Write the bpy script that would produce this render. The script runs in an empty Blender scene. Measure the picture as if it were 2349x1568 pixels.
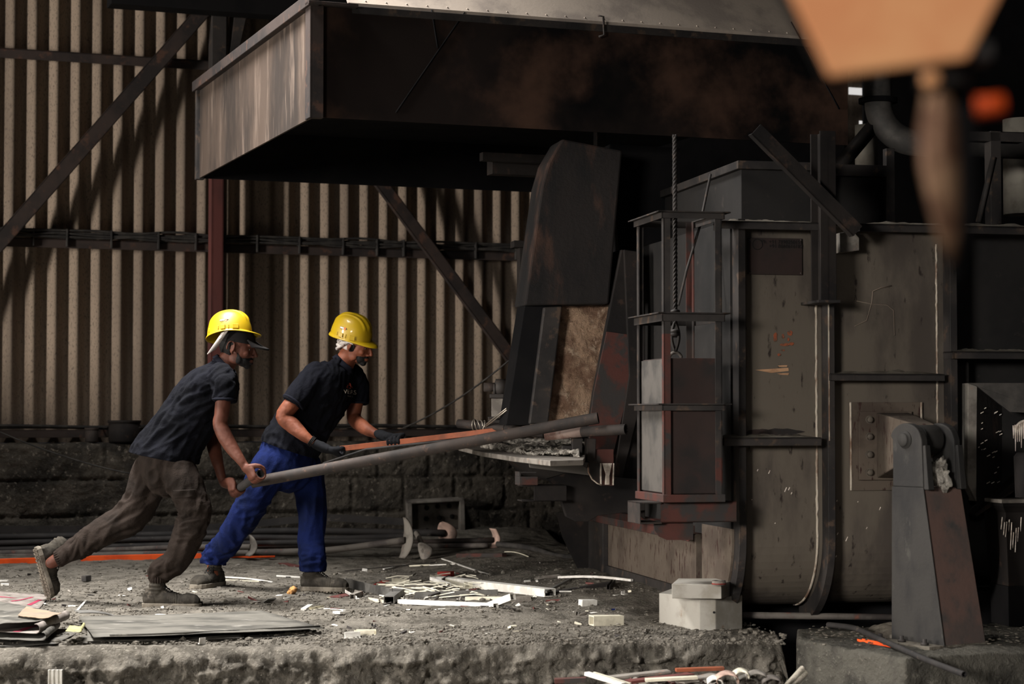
import bpy, bmesh, math, random
from mathutils import Vector, Matrix, noise, Quaternion
PI = math.pi
R = math.radians
random.seed(7)
scene = bpy.context.scene
COL = scene.collection

# ------------------------------------------------------------------ camera
FPX = 4600.0; CX = 1174.5; CY = 784.0; HC = 1.07
PITCH = math.atan((950.0 - CY) / FPX)
cam = bpy.data.cameras.new('camera')
cam.sensor_width = 36.0
cam.lens = FPX / 2349.0 * 36.0
cam.clip_start = 0.05; cam.clip_end = 200
cam.dof.use_dof = True
cam.dof.focus_distance = 11.0
cam.dof.aperture_fstop = 3.3
camo = bpy.data.objects.new('camera', cam)
camo.location = (0, 0, HC)
camo.rotation_euler = (PI / 2 + PITCH, 0, 0)
COL.objects.link(camo)
scene.camera = camo

# ------------------------------------------------------------------ exposure, world, lights
vs = scene.view_settings
vs.view_transform = 'Standard'; vs.look = 'None'; vs.gamma = 1.0; vs.use_curve_mapping = False
vs.exposure = 0.0
w = bpy.data.worlds.new('world'); scene.world = w; w.use_nodes = True
w.node_tree.nodes['Background'].inputs[0].default_value = (0.42, 0.50, 0.75, 1)
w.node_tree.nodes['Background'].inputs[1].default_value = 0.02

def area(name, loc, target, sx, sy, power, col, spread=180):
    l = bpy.data.lights.new(name, 'AREA'); l.shape = 'RECTANGLE'; l.size = sx; l.size_y = sy
    l.energy = power; l.color = col; l.spread = math.radians(spread)
    o = bpy.data.objects.new(name, l); COL.objects.link(o)
    o.location = loc
    o.rotation_euler = (Vector(target) - Vector(loc)).to_track_quat('-Z', 'Y').to_euler()
    return o
# daylight through the open gable end of the shed on the left, and a roof light above the loading bay
area('daylight_open_side', (-12.8, 4.9, 2.4), (-.8, 14.8, 1.5), 1.3, 3.4, 1180, (1.0, 0.93, 0.85), 150)
area('daylight_roof_light', (-2.9, 10.5, 6.1), (-2.0, 10.2, 0.0), 3.6, 1.3, 430, (1.0, 0.97, 0.93), 92)
area('furnace_fill_light', (-5.6, -2.5, 2.6), (1.7, 10.0, -0.35), 2.2, 1.4, 74, (1.0, 0.94, 0.87), 42)  # added fill lamp with narrow spread for the furnace front, no real window
area('hook_fill_light', (-1.0, -4.2, 4.2), (0.45, 1.7, 1.42), 1.2, 1.0, 8.5, (1.0, 0.94, 0.87), 34)  # added lamp behind the camera, only there to brighten the crane hook

# ------------------------------------------------------------------ picture <-> place
def ray(px, py):
    xr = (px - CX) / FPX; yr = (CY - py) / FPX
    c, s = math.cos(PITCH), math.sin(PITCH)
    d = Vector((xr, c - yr * s, s + yr * c))
    return d / d.y
def P(px, py, d):
    return Vector((0, 0, HC)) + ray(px, py) * d
def hitz(px, py, z=0.0):
    r = ray(px, py); return Vector((0, 0, HC)) + r * ((z - HC) / r.z)

class Frame:
    """axes turned about the vertical: a runs along the wall, b away from it"""
    def __init__(s, deg):
        s.ang = R(deg); s.c = math.cos(s.ang); s.s = math.sin(s.ang)
    def w(s, a, b, z):
        return Vector((a * s.c - b * s.s, a * s.s + b * s.c, z))
    def l(s, p):
        return Vector((p[0] * s.c + p[1] * s.s, -p[0] * s.s + p[1] * s.c, p[2]))
    def hit(s, px, py, a=None, b=None, z=None):
        o = Vector((0, 0, HC)); r = ray(px, py); lr = s.l(r); lo = s.l(o)
        if a is not None: t = (a - lo[0]) / lr[0]
        elif b is not None: t = (b - lo[1]) / lr[1]
        else: t = (z - lo[2]) / lr[2]
        return lo + lr * t
W0 = Frame(0); SH = Frame(20.5); FU = Frame(12.0)

# ------------------------------------------------------------------ materials
def s2l(c):
    return tuple(((x / 255) / 12.92 if x / 255 <= .04045 else ((x / 255 + .055) / 1.055) ** 2.4) for x in c) + (1,)
MATS = {}
def mat(name, c1, c2=None, c3=None, scale=6, rough=.75, metal=0.0, bump=.3, bscale=60, bdist=.01,
        stretch=(1, 1, 1), t2=(.42, .62), t3=(.55, .68), s3=None, stretch3=None, spec=.35, coat=0, rvar=.12):
    if name in MATS: return MATS[name]
    m = bpy.data.materials.new(name); m.use_nodes = True; MATS[name] = m
    nt = m.node_tree; N = nt.nodes; L = nt.links
    b = N['Principled BSDF']; b.inputs['Roughness'].default_value = rough; b.inputs['Metallic'].default_value = metal
    b.inputs['Specular IOR Level'].default_value = spec
    b.inputs['Coat Weight'].default_value = coat
    tc = N.new('ShaderNodeTexCoord')
    def nz(sc, st, det=6, rg=.6):
        mp = N.new('ShaderNodeMapping'); mp.inputs['Scale'].default_value = st
        L.new(tc.outputs['Object'], mp.inputs['Vector'])
        n = N.new('ShaderNodeTexNoise'); n.inputs['Scale'].default_value = sc
        n.inputs['Detail'].default_value = det; n.inputs['Roughness'].default_value = rg
        L.new(mp.outputs[0], n.inputs['Vector']); return n.outputs['Fac']
    def ramp(f, lo, hi):
        r = N.new('ShaderNodeMapRange'); r.inputs['From Min'].default_value = lo; r.inputs['From Max'].default_value = hi
        r.interpolation_type = 'SMOOTHSTEP'
        L.new(f, r.inputs['Value']); return r.outputs[0]
    def mix(f, a, bb):
        x = N.new('ShaderNodeMix'); x.data_type = 'RGBA'
        L.new(f, x.inputs['Factor'])
        for i, v in ((6, a), (7, bb)):
            if isinstance(v, tuple): x.inputs[i].default_value = v
            else: L.new(v, x.inputs[i])
        return x.outputs[2]
    col = s2l(c1)
    if c2:
        f = ramp(nz(scale, stretch), *t2); col = mix(f, col, s2l(c2))
    if c3:
        f = ramp(nz(s3 or scale * 3.3, stretch3 or stretch), *t3); col = mix(f, col, s2l(c3))
    if isinstance(col, tuple): b.inputs['Base Color'].default_value = col
    else: L.new(col, b.inputs['Base Color'])
    if rvar:
        rr = N.new('ShaderNodeMapRange'); rr.inputs['To Min'].default_value = max(0, rough - rvar); rr.inputs['To Max'].default_value = min(1, rough + rvar)
        L.new(nz(scale * 2.1, stretch), rr.inputs['Value']); L.new(rr.outputs[0], b.inputs['Roughness'])
    if bump:
        bp = N.new('ShaderNodeBump'); bp.inputs['Strength'].default_value = bump; bp.inputs['Distance'].default_value = bdist
        L.new(nz(bscale, (1, 1, 1), 8, .65), bp.inputs['Height']); L.new(bp.outputs[0], b.inputs['Normal'])
    return m

mat('sheet', (142, 127, 112), (122, 109, 97), (104, 93, 84), scale=3, stretch=(1, 1, .12), s3=90, stretch3=(1, 1, .5), t3=(.52, .66), rough=.95, bump=.25, bscale=90, bdist=.006, spec=.1)
mat('block', (98, 92, 84), (62, 59, 55), (150, 142, 130), scale=3, s3=26, t3=(.56, .72), rough=1, bump=1.0, bscale=45, bdist=.03, spec=.05)
mat('soil', (144, 138, 128), (108, 103, 95), (174, 168, 156), scale=7, s3=60, t3=(.58, .68), rough=1, bump=1.0, bscale=42, bdist=.045, spec=.05)
mat('dust', (126, 120, 110), (98, 92, 84), None, scale=9, rough=1, bump=.8, bscale=60, bdist=.015, spec=.05)
mat('concrete', (112, 109, 101), (84, 82, 77), (140, 136, 126), scale=4, s3=30, t3=(.58, .7), rough=1, bump=1, bscale=30, bdist=.05, spec=.05)
mat('dark_steel', (58, 54, 52), (42, 40, 40), (84, 70, 60), scale=4, s3=14, rough=.65, metal=.2, bump=.2, bscale=50, bdist=.004)
mat('soot_steel', (38, 34, 32), (26, 24, 24), (58, 46, 40), scale=3, s3=9, t3=(.58, .7), rough=.8, bump=.3, bscale=40, bdist=.005, spec=.2)
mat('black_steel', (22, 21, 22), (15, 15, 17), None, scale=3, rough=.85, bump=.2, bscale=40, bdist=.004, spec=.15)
mat('brown_steel', (58, 48, 44), (40, 35, 34), (80, 58, 48), scale=3, s3=10, rough=.75, bump=.2, bscale=60, bdist=.003)
mat('red_oxide', (78, 44, 38), (56, 45, 41), (50, 47, 46), scale=5, s3=9, t3=(.48, .6), rough=.75, bump=.25, bscale=50, bdist=.004)
mat('red_paint', (96, 54, 50), (76, 46, 44), None, scale=3, rough=.7, bump=.1, bscale=50, bdist=.003, stretch=(1, 1, .3))
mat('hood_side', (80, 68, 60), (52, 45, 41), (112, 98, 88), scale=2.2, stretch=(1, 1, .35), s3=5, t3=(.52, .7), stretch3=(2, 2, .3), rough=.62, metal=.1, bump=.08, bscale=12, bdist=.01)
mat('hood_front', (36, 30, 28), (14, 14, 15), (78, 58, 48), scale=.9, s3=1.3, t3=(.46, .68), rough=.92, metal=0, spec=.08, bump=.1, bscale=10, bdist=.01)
mat('furnace_panel', (100, 92, 82), (76, 69, 63), (44, 36, 32), scale=3.2, stretch=(1, 1, .35), s3=24, t3=(.60, .70), stretch3=(1, 1, .3), rough=.75, metal=.1, bump=.18, bscale=30, bdist=.006)
mat('furnace_rusty', (92, 82, 72), (72, 62, 54), (52, 32, 27), scale=3.5, s3=34, t3=(.56, .64), stretch3=(1, 1, .32), rough=.8, bump=.2, bscale=30, bdist=.006)
mat('panel_dark', (34, 32, 31), (25, 24, 24), (52, 47, 44), scale=3, s3=12, t3=(.6, .75), rough=.8, bump=.2, bscale=30, bdist=.005)
mat('weld', (196, 186, 170), (120, 96, 80), None, scale=14, stretch=(1, 1, .4), rough=.8, bump=.6, bscale=60, bdist=.01)
mat('refractory', (230, 194, 164), (170, 136, 114), (240, 214, 188), scale=8, s3=22, rough=.95, bump=1, bscale=26, bdist=.06, spec=.05)
mat('slab_steel', (34, 30, 29), (22, 21, 22), (72, 52, 43), scale=4, stretch=(1, 1, .4), s3=3.2, stretch3=(1.4, 1, .45), t3=(.52, .66), rough=.85, bump=.4, bscale=45, bdist=.008)
mat('pipe_rust', (56, 48, 44), (42, 38, 36), (86, 66, 56), scale=8, s3=30, t3=(.58, .72), rough=.75, metal=.1, bump=.25, bscale=60, bdist=.003)
mat('pipe_grey', (104, 98, 92), (74, 68, 66), (126, 84, 72), scale=6, s3=12, t3=(.6, .74), rough=.75, bump=.2, bscale=60, bdist=.003)
mat('pipe_dark', (50, 47, 46), (38, 36, 36), (84, 76, 70), scale=6, s3=18, t3=(.6, .74), rough=.75, bump=.2, bscale=60, bdist=.003)
mat('pipe_pink', (168, 146, 136), (128, 98, 88), None, scale=14, rough=.8, bump=.3, bscale=60, bdist=.004)
mat('ash', (188, 182, 172), (128, 122, 114), (70, 66, 62), scale=22, s3=40, t3=(.56, .68), rough=1, bump=1, bscale=70, bdist=.02, spec=.05)
mat('pale_steel', (140, 134, 126), (108, 102, 96), (160, 126, 108), scale=9, s3=16, t3=(.6, .74), rough=.7, bump=.3, bscale=60, bdist=.004)
mat('pink_blade', (190, 160, 146), (156, 134, 124), None, scale=14, rough=.8, bump=.3, bscale=60, bdist=.003)
mat('orange_strip', (240, 92, 34), (214, 76, 26), None, scale=5, rough=.6, bump=.05)
mat('bar_orange', (150, 82, 54), (120, 70, 50), None, scale=8, rough=.7, bump=.15, bscale=50, bdist=.002)
mat('rubber', (40, 38, 37), (60, 57, 54), None, scale=10, rough=.8, bump=.1)
mat('white_box', (162, 158, 150), (138, 133, 123), (130, 108, 90), scale=5, s3=12, t3=(.64, .78), rough=.7, bump=.15, bscale=40, bdist=.004)
mat('white_alu', (236, 234, 228), (212, 208, 200), None, scale=12, rough=.5, metal=0, bump=.08, bscale=60, bdist=.002)
mat('cream_alu', (222, 216, 196), (196, 190, 172), None, scale=12, rough=.6, bump=.08, bscale=60, bdist=.002)
mat('grey_alu', (112, 110, 106), (90, 88, 85), None, scale=12, rough=.6, metal=.2, bump=.1, bscale=60, bdist=.002)
mat('dark_scrap', (62, 58, 56), (44, 42, 41), None, scale=12, rough=.8, bump=.15)
mat('red_scrap', (150, 42, 34), (120, 36, 30), None, scale=12, rough=.7, bump=.1)
mat('maroon_scrap', (104, 58, 54), (84, 48, 46), None, scale=12, rough=.7, bump=.1)
mat('wire_metal', (170, 162, 150), None, None, rough=.4, metal=.8, bump=0, rvar=0)
mat('pillar', (54, 52, 50), (41, 40, 40), (74, 72, 68), scale=5, stretch=(1, 1, .5), s3=14, t3=(.6, .76), rough=.75, metal=.1, bump=.25, bscale=35, bdist=.006)
mat('pillar_red', (108, 86, 79), (90, 79, 75), (74, 71, 70), scale=5, s3=10, t3=(.56, .74), rough=.8, bump=.25, bscale=35, bdist=.006)
mat('hook_orange', (255, 186, 130), (244, 166, 114), (206, 192, 174), scale=9, s3=7, t3=(.62, .76), rough=.8, bump=.1)
mat('hook_steel', (150, 118, 92), (96, 66, 50), None, scale=20, rough=.5, metal=.5, bump=.1)
mat('duct', (96, 92, 88), (72, 70, 68), None, scale=5, rough=.6, metal=.2, bump=.1)
mat('light_pipe', (170, 164, 152), (140, 134, 124), None, scale=5, rough=.6, metal=.2, bump=.1)
mat('roof_cover', (190, 176, 162), (160, 148, 138), None, scale=3, rough=.8, bump=.1)
mat('plate_red', (50, 38, 35), (38, 34, 33), (66, 42, 36), scale=4, s3=5, t3=(.58,.74), rough=.8, bump=.2, bscale=60, bdist=.002)
mat('text_dark', (20, 18, 18), None, None, rough=.9, bump=0, rvar=0)
mat('drip', (226, 216, 204), (190, 176, 162), None, scale=40, rough=.8, bump=.3, bscale=80, bdist=.003)
mat('orange_mark', (150, 82, 54), (92, 72, 60), None, scale=60, rough=.9, bump=0)
mat('chalk_mark', (190, 150, 116), (150, 112, 84), None, scale=24, stretch=(.3, 1, 1), rough=.95, bump=0)
# clothing, skin
mat('skin1', (92, 52, 38), (76, 42, 31), None, scale=9, rough=.62, bump=.15, bscale=120, bdist=.002, spec=.35)
mat('skin2', (128, 72, 49), (108, 59, 40), None, scale=9, rough=.62, bump=.15, bscale=120, bdist=.002, spec=.35)
mat('shirt', (15, 16, 23), (12, 13, 18), None, scale=5, rough=.95, bump=.6, bscale=14, bdist=.02, spec=.1)
mat('collar', (24, 25, 33), None, None, rough=.95, bump=.2, spec=.1, rvar=0)
mat('trousers_brown', (46, 39, 35), (36, 31, 28), None, scale=5, rough=.95, bump=.6, bscale=16, bdist=.02, spec=.1)
mat('trousers_blue', (18, 29, 72), (14, 23, 54), None, scale=5, rough=.95, bump=.6, bscale=14, bdist=.02, spec=.1)
mat('glove', (28, 29, 33), (21, 22, 25), None, scale=30, rough=.9, bump=.5, bscale=160, bdist=.003, spec=.2)
mat('boot', (68, 64, 58), (50, 47, 43), (90, 84, 76), scale=12, s3=20, t3=(.56, .72), rough=.95, bump=.4, bscale=70, bdist=.004, spec=.1)
mat('sole', (128, 121, 110), (94, 88, 80), None, scale=12, rough=.95, bump=.5, bscale=60, bdist=.005, spec=.1)
mat('lace', (34, 32, 31), None, None, rough=.9, bump=0, rvar=0)
mat('helmet', (188, 156, 18), (180, 148, 14), None, scale=4, rough=.42, bump=0, spec=.5, coat=.3, rvar=.05)
mat('helmet_strap', (222, 214, 208), None, None, rough=.6, bump=0, rvar=0)
mat('hair', (14, 12, 12), (9, 8, 8), None, scale=30, stretch=(1, 1, .2), rough=.7, bump=.8, bscale=120, bdist=.004)
mat('cap', (20, 17, 17), None, None, rough=.95, bump=.3, bscale=140, bdist=.002, rvar=0)
mat('scarf', (212, 200, 192), (96, 92, 94), (236, 230, 224), scale=16, stretch=(.6, .6, 3), s3=22, t3=(.5, .6), rough=.95, bump=.6, bscale=60, bdist=.006)
mat('eye_white', (120, 108, 98), None, None, rough=.3, bump=0, rvar=0)
mat('sticker_dark', (60, 34, 20), None, None, rough=.5, bump=0, rvar=0)
mat('sticker_white', (240, 236, 220), None, None, rough=.5, bump=0, rvar=0)
mat('sticker_orange', (214, 96, 30), None, None, rough=.5, bump=0, rvar=0)
mat('logo_red', (168, 70, 54), None, None, rough=.8, bump=0, rvar=0)
mat('logo_white', (210, 200, 186), None, None, rough=.8, bump=0, rvar=0)
m = bpy.data.materials.new('sky_opening'); m.use_nodes = True; MATS['sky_opening'] = m
m.node_tree.nodes['Principled BSDF'].inputs['Emission Color'].default_value = (.9, .87, .84, 1)
m.node_tree.nodes['Principled BSDF'].inputs['Emission Strength'].default_value = .75

# ------------------------------------------------------------------ mesh builder
class MB:
    def __init__(s, F=None):
        s.v = []; s.f = []; s.F = F; s.smooth = []
    def add(s, vs, fs, smooth=False):
        n = len(s.v)
        for p in vs:
            s.v.append(s.F.w(*p) if s.F else Vector(p))
        for f in fs:
            s.f.append(tuple(i + n for i in f)); s.smooth.append(smooth)
        return s
    def hexa(s, p):      # 4 bottom, 4 top, both counter clockwise
        return s.add(p, [(3, 2, 1, 0), (4, 5, 6, 7), (0, 1, 5, 4), (1, 2, 6, 5), (2, 3, 7, 6), (3, 0, 4, 7)])
    def box(s, a0, a1, b0, b1, z0, z1):
        a0, a1 = min(a0, a1), max(a0, a1); b0, b1 = min(b0, b1), max(b0, b1); z0, z1 = min(z0, z1), max(z0, z1)
        return s.hexa([(a0, b0, z0), (a1, b0, z0), (a1, b1, z0), (a0, b1, z0), (a0, b0, z1), (a1, b0, z1), (a1, b1, z1), (a0, b1, z1)])
    def prism(s, pts, ext):   # polygon extruded by a vector
        n = len(pts); e = Vector(ext); pts = [Vector(p) for p in pts]
        return s.add(pts + [p + e for p in pts],
                     [tuple(range(n - 1, -1, -1)), tuple(range(n, 2 * n))] + [(i, (i + 1) % n, n + (i + 1) % n, n + i) for i in range(n)])
    def loft(s, rings, caps=True, smooth=True, closed=True):
        n = len(rings[0]); vs = [p for r in rings for p in r]; fs = []
        for k in range(len(rings) - 1):
            for i in range(n if closed else n - 1):
                j = (i + 1) % n
                fs.append((k * n + i, k * n + j, (k + 1) * n + j, (k + 1) * n + i))
        s.add(vs, fs, smooth)
        if caps:
            b = len(s.v) - len(vs)
            s.f.append(tuple(b + i for i in range(n - 1, -1, -1))); s.smooth.append(False)
            e = b + (len(rings) - 1) * n
            s.f.append(tuple(e + i for i in range(n))); s.smooth.append(False)
        return s
    def tube(s, pts, r, seg=12, caps=True, hollow=0):
        pts = [Vector(p) for p in pts]; n = len(pts)
        rr = r if isinstance(r, (list, tuple)) else [r] * n
        def rings(rr):
            out = []; up = None
            for i, p in enumerate(pts):
                t = (pts[min(i + 1, n - 1)] - pts[max(i - 1, 0)]).normalized()
                if up is None:
                    up = Vector((0, 0, 1)) if abs(t.z) < .9 else Vector((0, 1, 0))
                x = t.cross(up).normalized(); y = x.cross(t).normalized(); up = y
                out.append([p + (x * math.cos(2 * PI * k / seg) + y * math.sin(2 * PI * k / seg)) * rr[i] for k in range(seg)])
            return out
        o = rings(rr)
        if not hollow: return s.loft(o, caps)
        q = rings([x - hollow for x in rr])
        s.loft(o, False); s.loft([list(reversed(x)) for x in q], False)
        for A, B, fl in ((o[0], q[0], 0), (o[-1], q[-1], 1)):
            fs = [(i, (i + 1) % seg, seg + (i + 1) % seg, seg + i) for i in range(seg)]
            if not fl: fs = [f[::-1] for f in fs]
            s.add(A + B, fs)
        return s
    def lathe(s, prof, c, axis=(0, 0, 1), seg=24, caps=True):
        ax = Vector(axis).normalized(); up = Vector((0, 0, 1)) if abs(ax.z) < .9 else Vector((1, 0, 0))
        x = ax.cross(up).normalized(); y = ax.cross(x).normalized(); c = Vector(c)
        return s.loft([[c + ax * z + (x * math.cos(2 * PI * k / seg) + y * math.sin(2 * PI * k / seg)) * max(r, 1e-4) for k in range(seg)] for r, z in prof], caps)
    def ell(s, c, rad, M=None, seg=20, rings=12):
        M = M or Matrix.Identity(3); c = Vector(c); out = []
        for j in range(rings + 1):
            t = PI * (j + .001) / (rings + .002) - PI / 2
            out.append([c + M @ Vector((rad[0] * math.cos(t) * math.cos(2 * PI * k / seg), rad[1] * math.cos(t) * math.sin(2 * PI * k / seg), rad[2] * math.sin(t))) for k in range(seg)])
        return s.loft(out, True)
    def mesh(s, name):
        me = bpy.data.meshes.new(name); me.from_pydata([tuple(v) for v in s.v], [], s.f)
        me.polygons.foreach_set('use_smooth', s.smooth); me.update()
        return me
    def join(s, o):
        n = len(s.v); s.v += o.v; s.f += [tuple(i + n for i in f) for f in o.f]; s.smooth += o.smooth; return s

def recenter(objs, loc=None):
    vs = [v.co for o in objs for v in o.data.vertices]
    if loc is None:
        lo = [min(v[i] for v in vs) for i in range(3)]; hi = [max(v[i] for v in vs) for i in range(3)]
        loc = Vector(((lo[0] + hi[0]) / 2, (lo[1] + hi[1]) / 2, lo[2]))
    T = Matrix.Translation(-loc)
    for o in {id(o.data): o for o in objs}.values(): o.data.transform(T)
    return loc
def finish(o, m, bevel=0, weighted=False):
    o.data.materials.append(MATS[m] if isinstance(m, str) else m)
    bm = bmesh.new(); bm.from_mesh(o.data); bmesh.ops.recalc_face_normals(bm, faces=bm.faces); bm.to_mesh(o.data); bm.free()
    if bevel:
        b = o.modifiers.new('bevel', 'BEVEL'); b.width = bevel; b.segments = 2; b.limit_method = 'ANGLE'; b.angle_limit = R(40)
def single(name, mb, m, label=None, cat=None, group=None, kind=None, bevel=0, loc=None, me=None):
    o = bpy.data.objects.new(name, me or mb.mesh(name)); COL.objects.link(o)
    finish(o, m, bevel)
    o.location = recenter([o], loc)
    if label: o['label'] = label
    if cat: o['category'] = cat
    if group: o['group'] = group
    if kind: o['kind'] = kind
    return o
class Thing:
    def __init__(s, name, label, cat, group=None, kind=None):
        s.e = bpy.data.objects.new(name, None); COL.objects.link(s.e); s.e.empty_display_size = .1
        if label: s.e['label'] = label
        if cat: s.e['category'] = cat
        if group: s.e['group'] = group
        if kind: s.e['kind'] = kind
        s.objs = []
    def part(s, name, mb, m, parent=None, bevel=0, label=None, me=None, kind=None):
        o = bpy.data.objects.new(name, me or mb.mesh(name)); COL.objects.link(o)
        finish(o, m, bevel); o.parent = parent or s.e
        if label: o['label'] = label
        if kind: o['kind'] = kind
        s.objs.append(o); return o
    def done(s, loc=None):
        s.e.location = recenter(s.objs, loc); return s.e
def bake(mb, voxel, smooth=2, sfac=.5, name='baked'):
    o = bpy.data.objects.new('tmp', mb.mesh('tmp')); COL.objects.link(o)
    r = o.modifiers.new('r', 'REMESH'); r.mode = 'VOXEL'; r.voxel_size = voxel; r.use_smooth_shade = True
    if smooth:
        sm = o.modifiers.new('s', 'SMOOTH'); sm.iterations = smooth; sm.factor = sfac
    dg = bpy.context.evaluated_depsgraph_get(); dg.update()
    me = bpy.data.meshes.new_from_object(o.evaluated_get(dg)); me.name = name
    old = o.data; bpy.data.objects.remove(o); bpy.data.meshes.remove(old)
    me.polygons.foreach_set('use_smooth', [True] * len(me.polygons))
    return me
def text_mesh(body, size, extrude=.0008):
    cu = bpy.data.curves.new('t', 'FONT'); cu.body = body; cu.size = size; cu.extrude = extrude
    cu.align_x = 'CENTER'; cu.align_y = 'CENTER'
    o = bpy.data.objects.new('t', cu); COL.objects.link(o)
    dg = bpy.context.evaluated_depsgraph_get(); dg.update()
    me = bpy.data.meshes.new_from_object(o.evaluated_get(dg))
    bpy.data.objects.remove(o); bpy.data.curves.remove(cu)
    return me
def N3(x, y, z): return noise.noise(Vector((x, y, z)))
def fbm(p, o=4): return noise.fractal(p, 1.0, 2.0, o)
# ================================================================== ground
EL = hitz(0, 1485); ER = hitz(1800, 1456)
EG = Frame(math.degrees(math.atan2(ER.y - EL.y, ER.x - EL.x)))
eL = EG.l(EL); eR = EG.l(ER)
E0 = eL[1]
BW = SH.l(P(250, 650, 15.5))[1]           # plane of the sheeting
BB = BW - .27                              # face of the block wall
CAPA = FU.l(P(1683, 900, 10.0))[0]         # left side plane of the furnace
BF = FU.l(P(1700, 900, 10.0))[1]           # front plane of the furnace
def ground_z(x, y):
    z = .018 * fbm(Vector((x * 1.1, y * 1.1, 3.1))) + .008 * fbm(Vector((x * 6, y * 6, 1.7))) + .006 * abs(fbm(Vector((x * 22, y * 22, 4.7)), 3))
    l = FU.l((x, y, 0)); da = CAPA - l[0]
    if l[1] > BF + .3:
        z += .10 * math.exp(-(da / .8) ** 2) * min(1, (l[1] - BF - .3) / 1.2)
    s = SH.l((x, y, 0)); k = BB - s[1]
    z += .06 * math.exp(-(k / .5) ** 2)
    z += .05 * math.exp(-((x + .3) ** 2 / .5 + (y - 10.6) ** 2 / .12)) 
    return z
def G(px, py, up=0):
    p = hitz(px, py, 0)
    for _ in range(6): p = hitz(px, py, ground_z(p.x, p.y))
    p.z += up; return p
ePit = EG.l(hitz(1712, 1440))[0]; eEnd = eR[0]
def floor_mesh():
    de = .0105; e0, e1 = eL[0] - 2.2, eEnd + .10
    ne = int((e1 - e0) / de) + 1
    ns = []
    t = 0.0                                   # path parameter over the rounded edge and down the face
    prof = []
    for k in range(50): prof.append((-.075 + .012 * math.sin(k * .45), -.62 + k * .0109))   # face, bottom up
    for k in range(7):
        a = k / 6 * PI / 2; prof.append((-.075 + .075 * (1 - math.cos(a)), -.075 + .075 * math.sin(a)))
    n = 0.0; st = .013
    while n < 7.4:
        n += st; st = min(.05, st * 1.012); prof.append((n, 0))
    vs = []; 
    for (n, z) in prof:
        for i in range(ne):
            e = e0 + i * de
            p = EG.w(e, E0 + n, z)
            if n <= 0.0 or z < 0:
                q = Vector((p.x * 7, p.y * 7, p.z * 7))
                k = fbm(q, 5) * .05 + abs(fbm(q * 2.2, 4)) * .05 + fbm(q * 6, 3) * .014
                k += .05 * max(0, .5 - abs(fbm(Vector((e * 1.3, z * 5, 9.0)))) * 3) * (1 if z < -.08 else 0)
                mid = min(1, -z / .08) if z < 0 else 0
                off = -k * mid * 1.0
                # broken undercut below the crust
                if z < -.2: off += .05 * (1 if N3(e * 1.5, 0, 2) > -.1 else .3)
                pp = EG.w(e, E0 + n + off, z + (1 - mid) * 0)
                gz = ground_z(p.x, p.y)
                pp.z += gz * (1 - mid); p = pp
            else:
                p.z = ground_z(p.x, p.y)
                p.z -= .02 * math.exp(-n / .06) * (1 + 1.5 * fbm(Vector((e * 4, n * 4, 0))))
                if e > ePit:
                    k = max(0, min(1, (n - .36 - .04 * N3(e * 5, 0, 0)) / .05)); p.z -= .75 * k * k * (3 - 2 * k)
            k = max(0, (e - (eEnd - .05 + .02 * N3(n * 4, z * 4, 5))) / .09)
            if k > 0: p.z -= .7 * min(1, k) ** 2
            vs.append(p)
    fs = []
    for j in range(len(prof) - 1):
        for i in range(ne - 1):
            a = j * ne + i; fs.append((a, a + 1, a + ne + 1, a + ne))
    mb = MB(); mb.add(vs, fs, True); return mb
single('floor', floor_mesh(), 'soil', kind='structure')
mb = MB(); mb.box(-9, 9, 3, 11.5, -.7, -.5); single('floor', mb, 'soil', kind='structure')
mb = MB(); mb.box(-14, 14, -6, 24, -.95, -.9); single('floor', mb, 'soil', kind='structure')

# right-hand concrete plinth
mb = MB()
tp = [hitz(x, y) for x, y in ((1826, 1466), (2075, 1508), (2420, 1488), (2420, 1425), (1828, 1440))]
mb.prism([p + Vector((0, 0, -.62)) for p in tp], (0, 0, .62))
me = bake(mb, .014, 8)
for v in me.vertices:
    q = v.co * 7
    v.co += Vector((0, -1, 0)) * (fbm(q, 5) * .02 if v.co.z < -.04 else 0)
    v.co.z += fbm(q * .7, 4) * .014 + (fbm(v.co * 20, 3) * .006)
single('concrete_plinth', None, 'concrete', 'broken grey concrete plinth under the tapered trunnion pedestal', 'concrete block', me=me)

# ================================================================== shed walls and roof
def sheet(a0, a1, z0, z1, b, pitch, ph, amp=.037, step=14):
    n = int((a1 - a0) / pitch * step); mb = MB(SH); vs = []
    for k in range(n + 1):
        a = a0 + (a1 - a0) * k / n
        bb = b - amp * math.cos(2 * PI * (a - ph) / pitch)
        vs += [(a, bb, z0), (a, bb, z1)]
    return mb.add(vs, [(2 * k, 2 * k + 2, 2 * k + 3, 2 * k + 1) for k in range(n)], True)
aw = lambda px, py=650, b=BW: SH.hit(px, py, b=b)[0]
zw = lambda px, py, b=BW: SH.hit(px, py, b=b)[2]
ph = aw(225); pitch = (aw(460) - aw(18)) / 9
ac = aw(508)
zt = 6.2
zb_sheet = zw(250, 1014)
def wall_part(name, mb):
    o = single(name, mb, 'sheet', kind='structure'); return o
wall_part('wall_back', sheet(aw(18) - pitch * 24, ac, zb_sheet, zt, BW, pitch, ph))
ph2 = aw(567); pitch2 = (aw(1189) - aw(567)) / 14
wall_part('wall_back', sheet(ac - .03, aw(670) + pitch * 42.5, zb_sheet, zt, BW + .03, pitch2, ph2))
# side and roof of the shed (steel sheeting, mostly out of view)
mb = MB(SH); mb.box(-9, 16, -2, BW + .6, 6.3, 6.4); single('ceiling', mb, 'black_steel', kind='structure')
mb = MB(SH); mb.box(aw(670) + pitch * 42, aw(670) + pitch * 42 + .1, 2, BW + .5, -.9, 6.4); single('wall_right', mb, 'black_steel', kind='structure')

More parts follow.
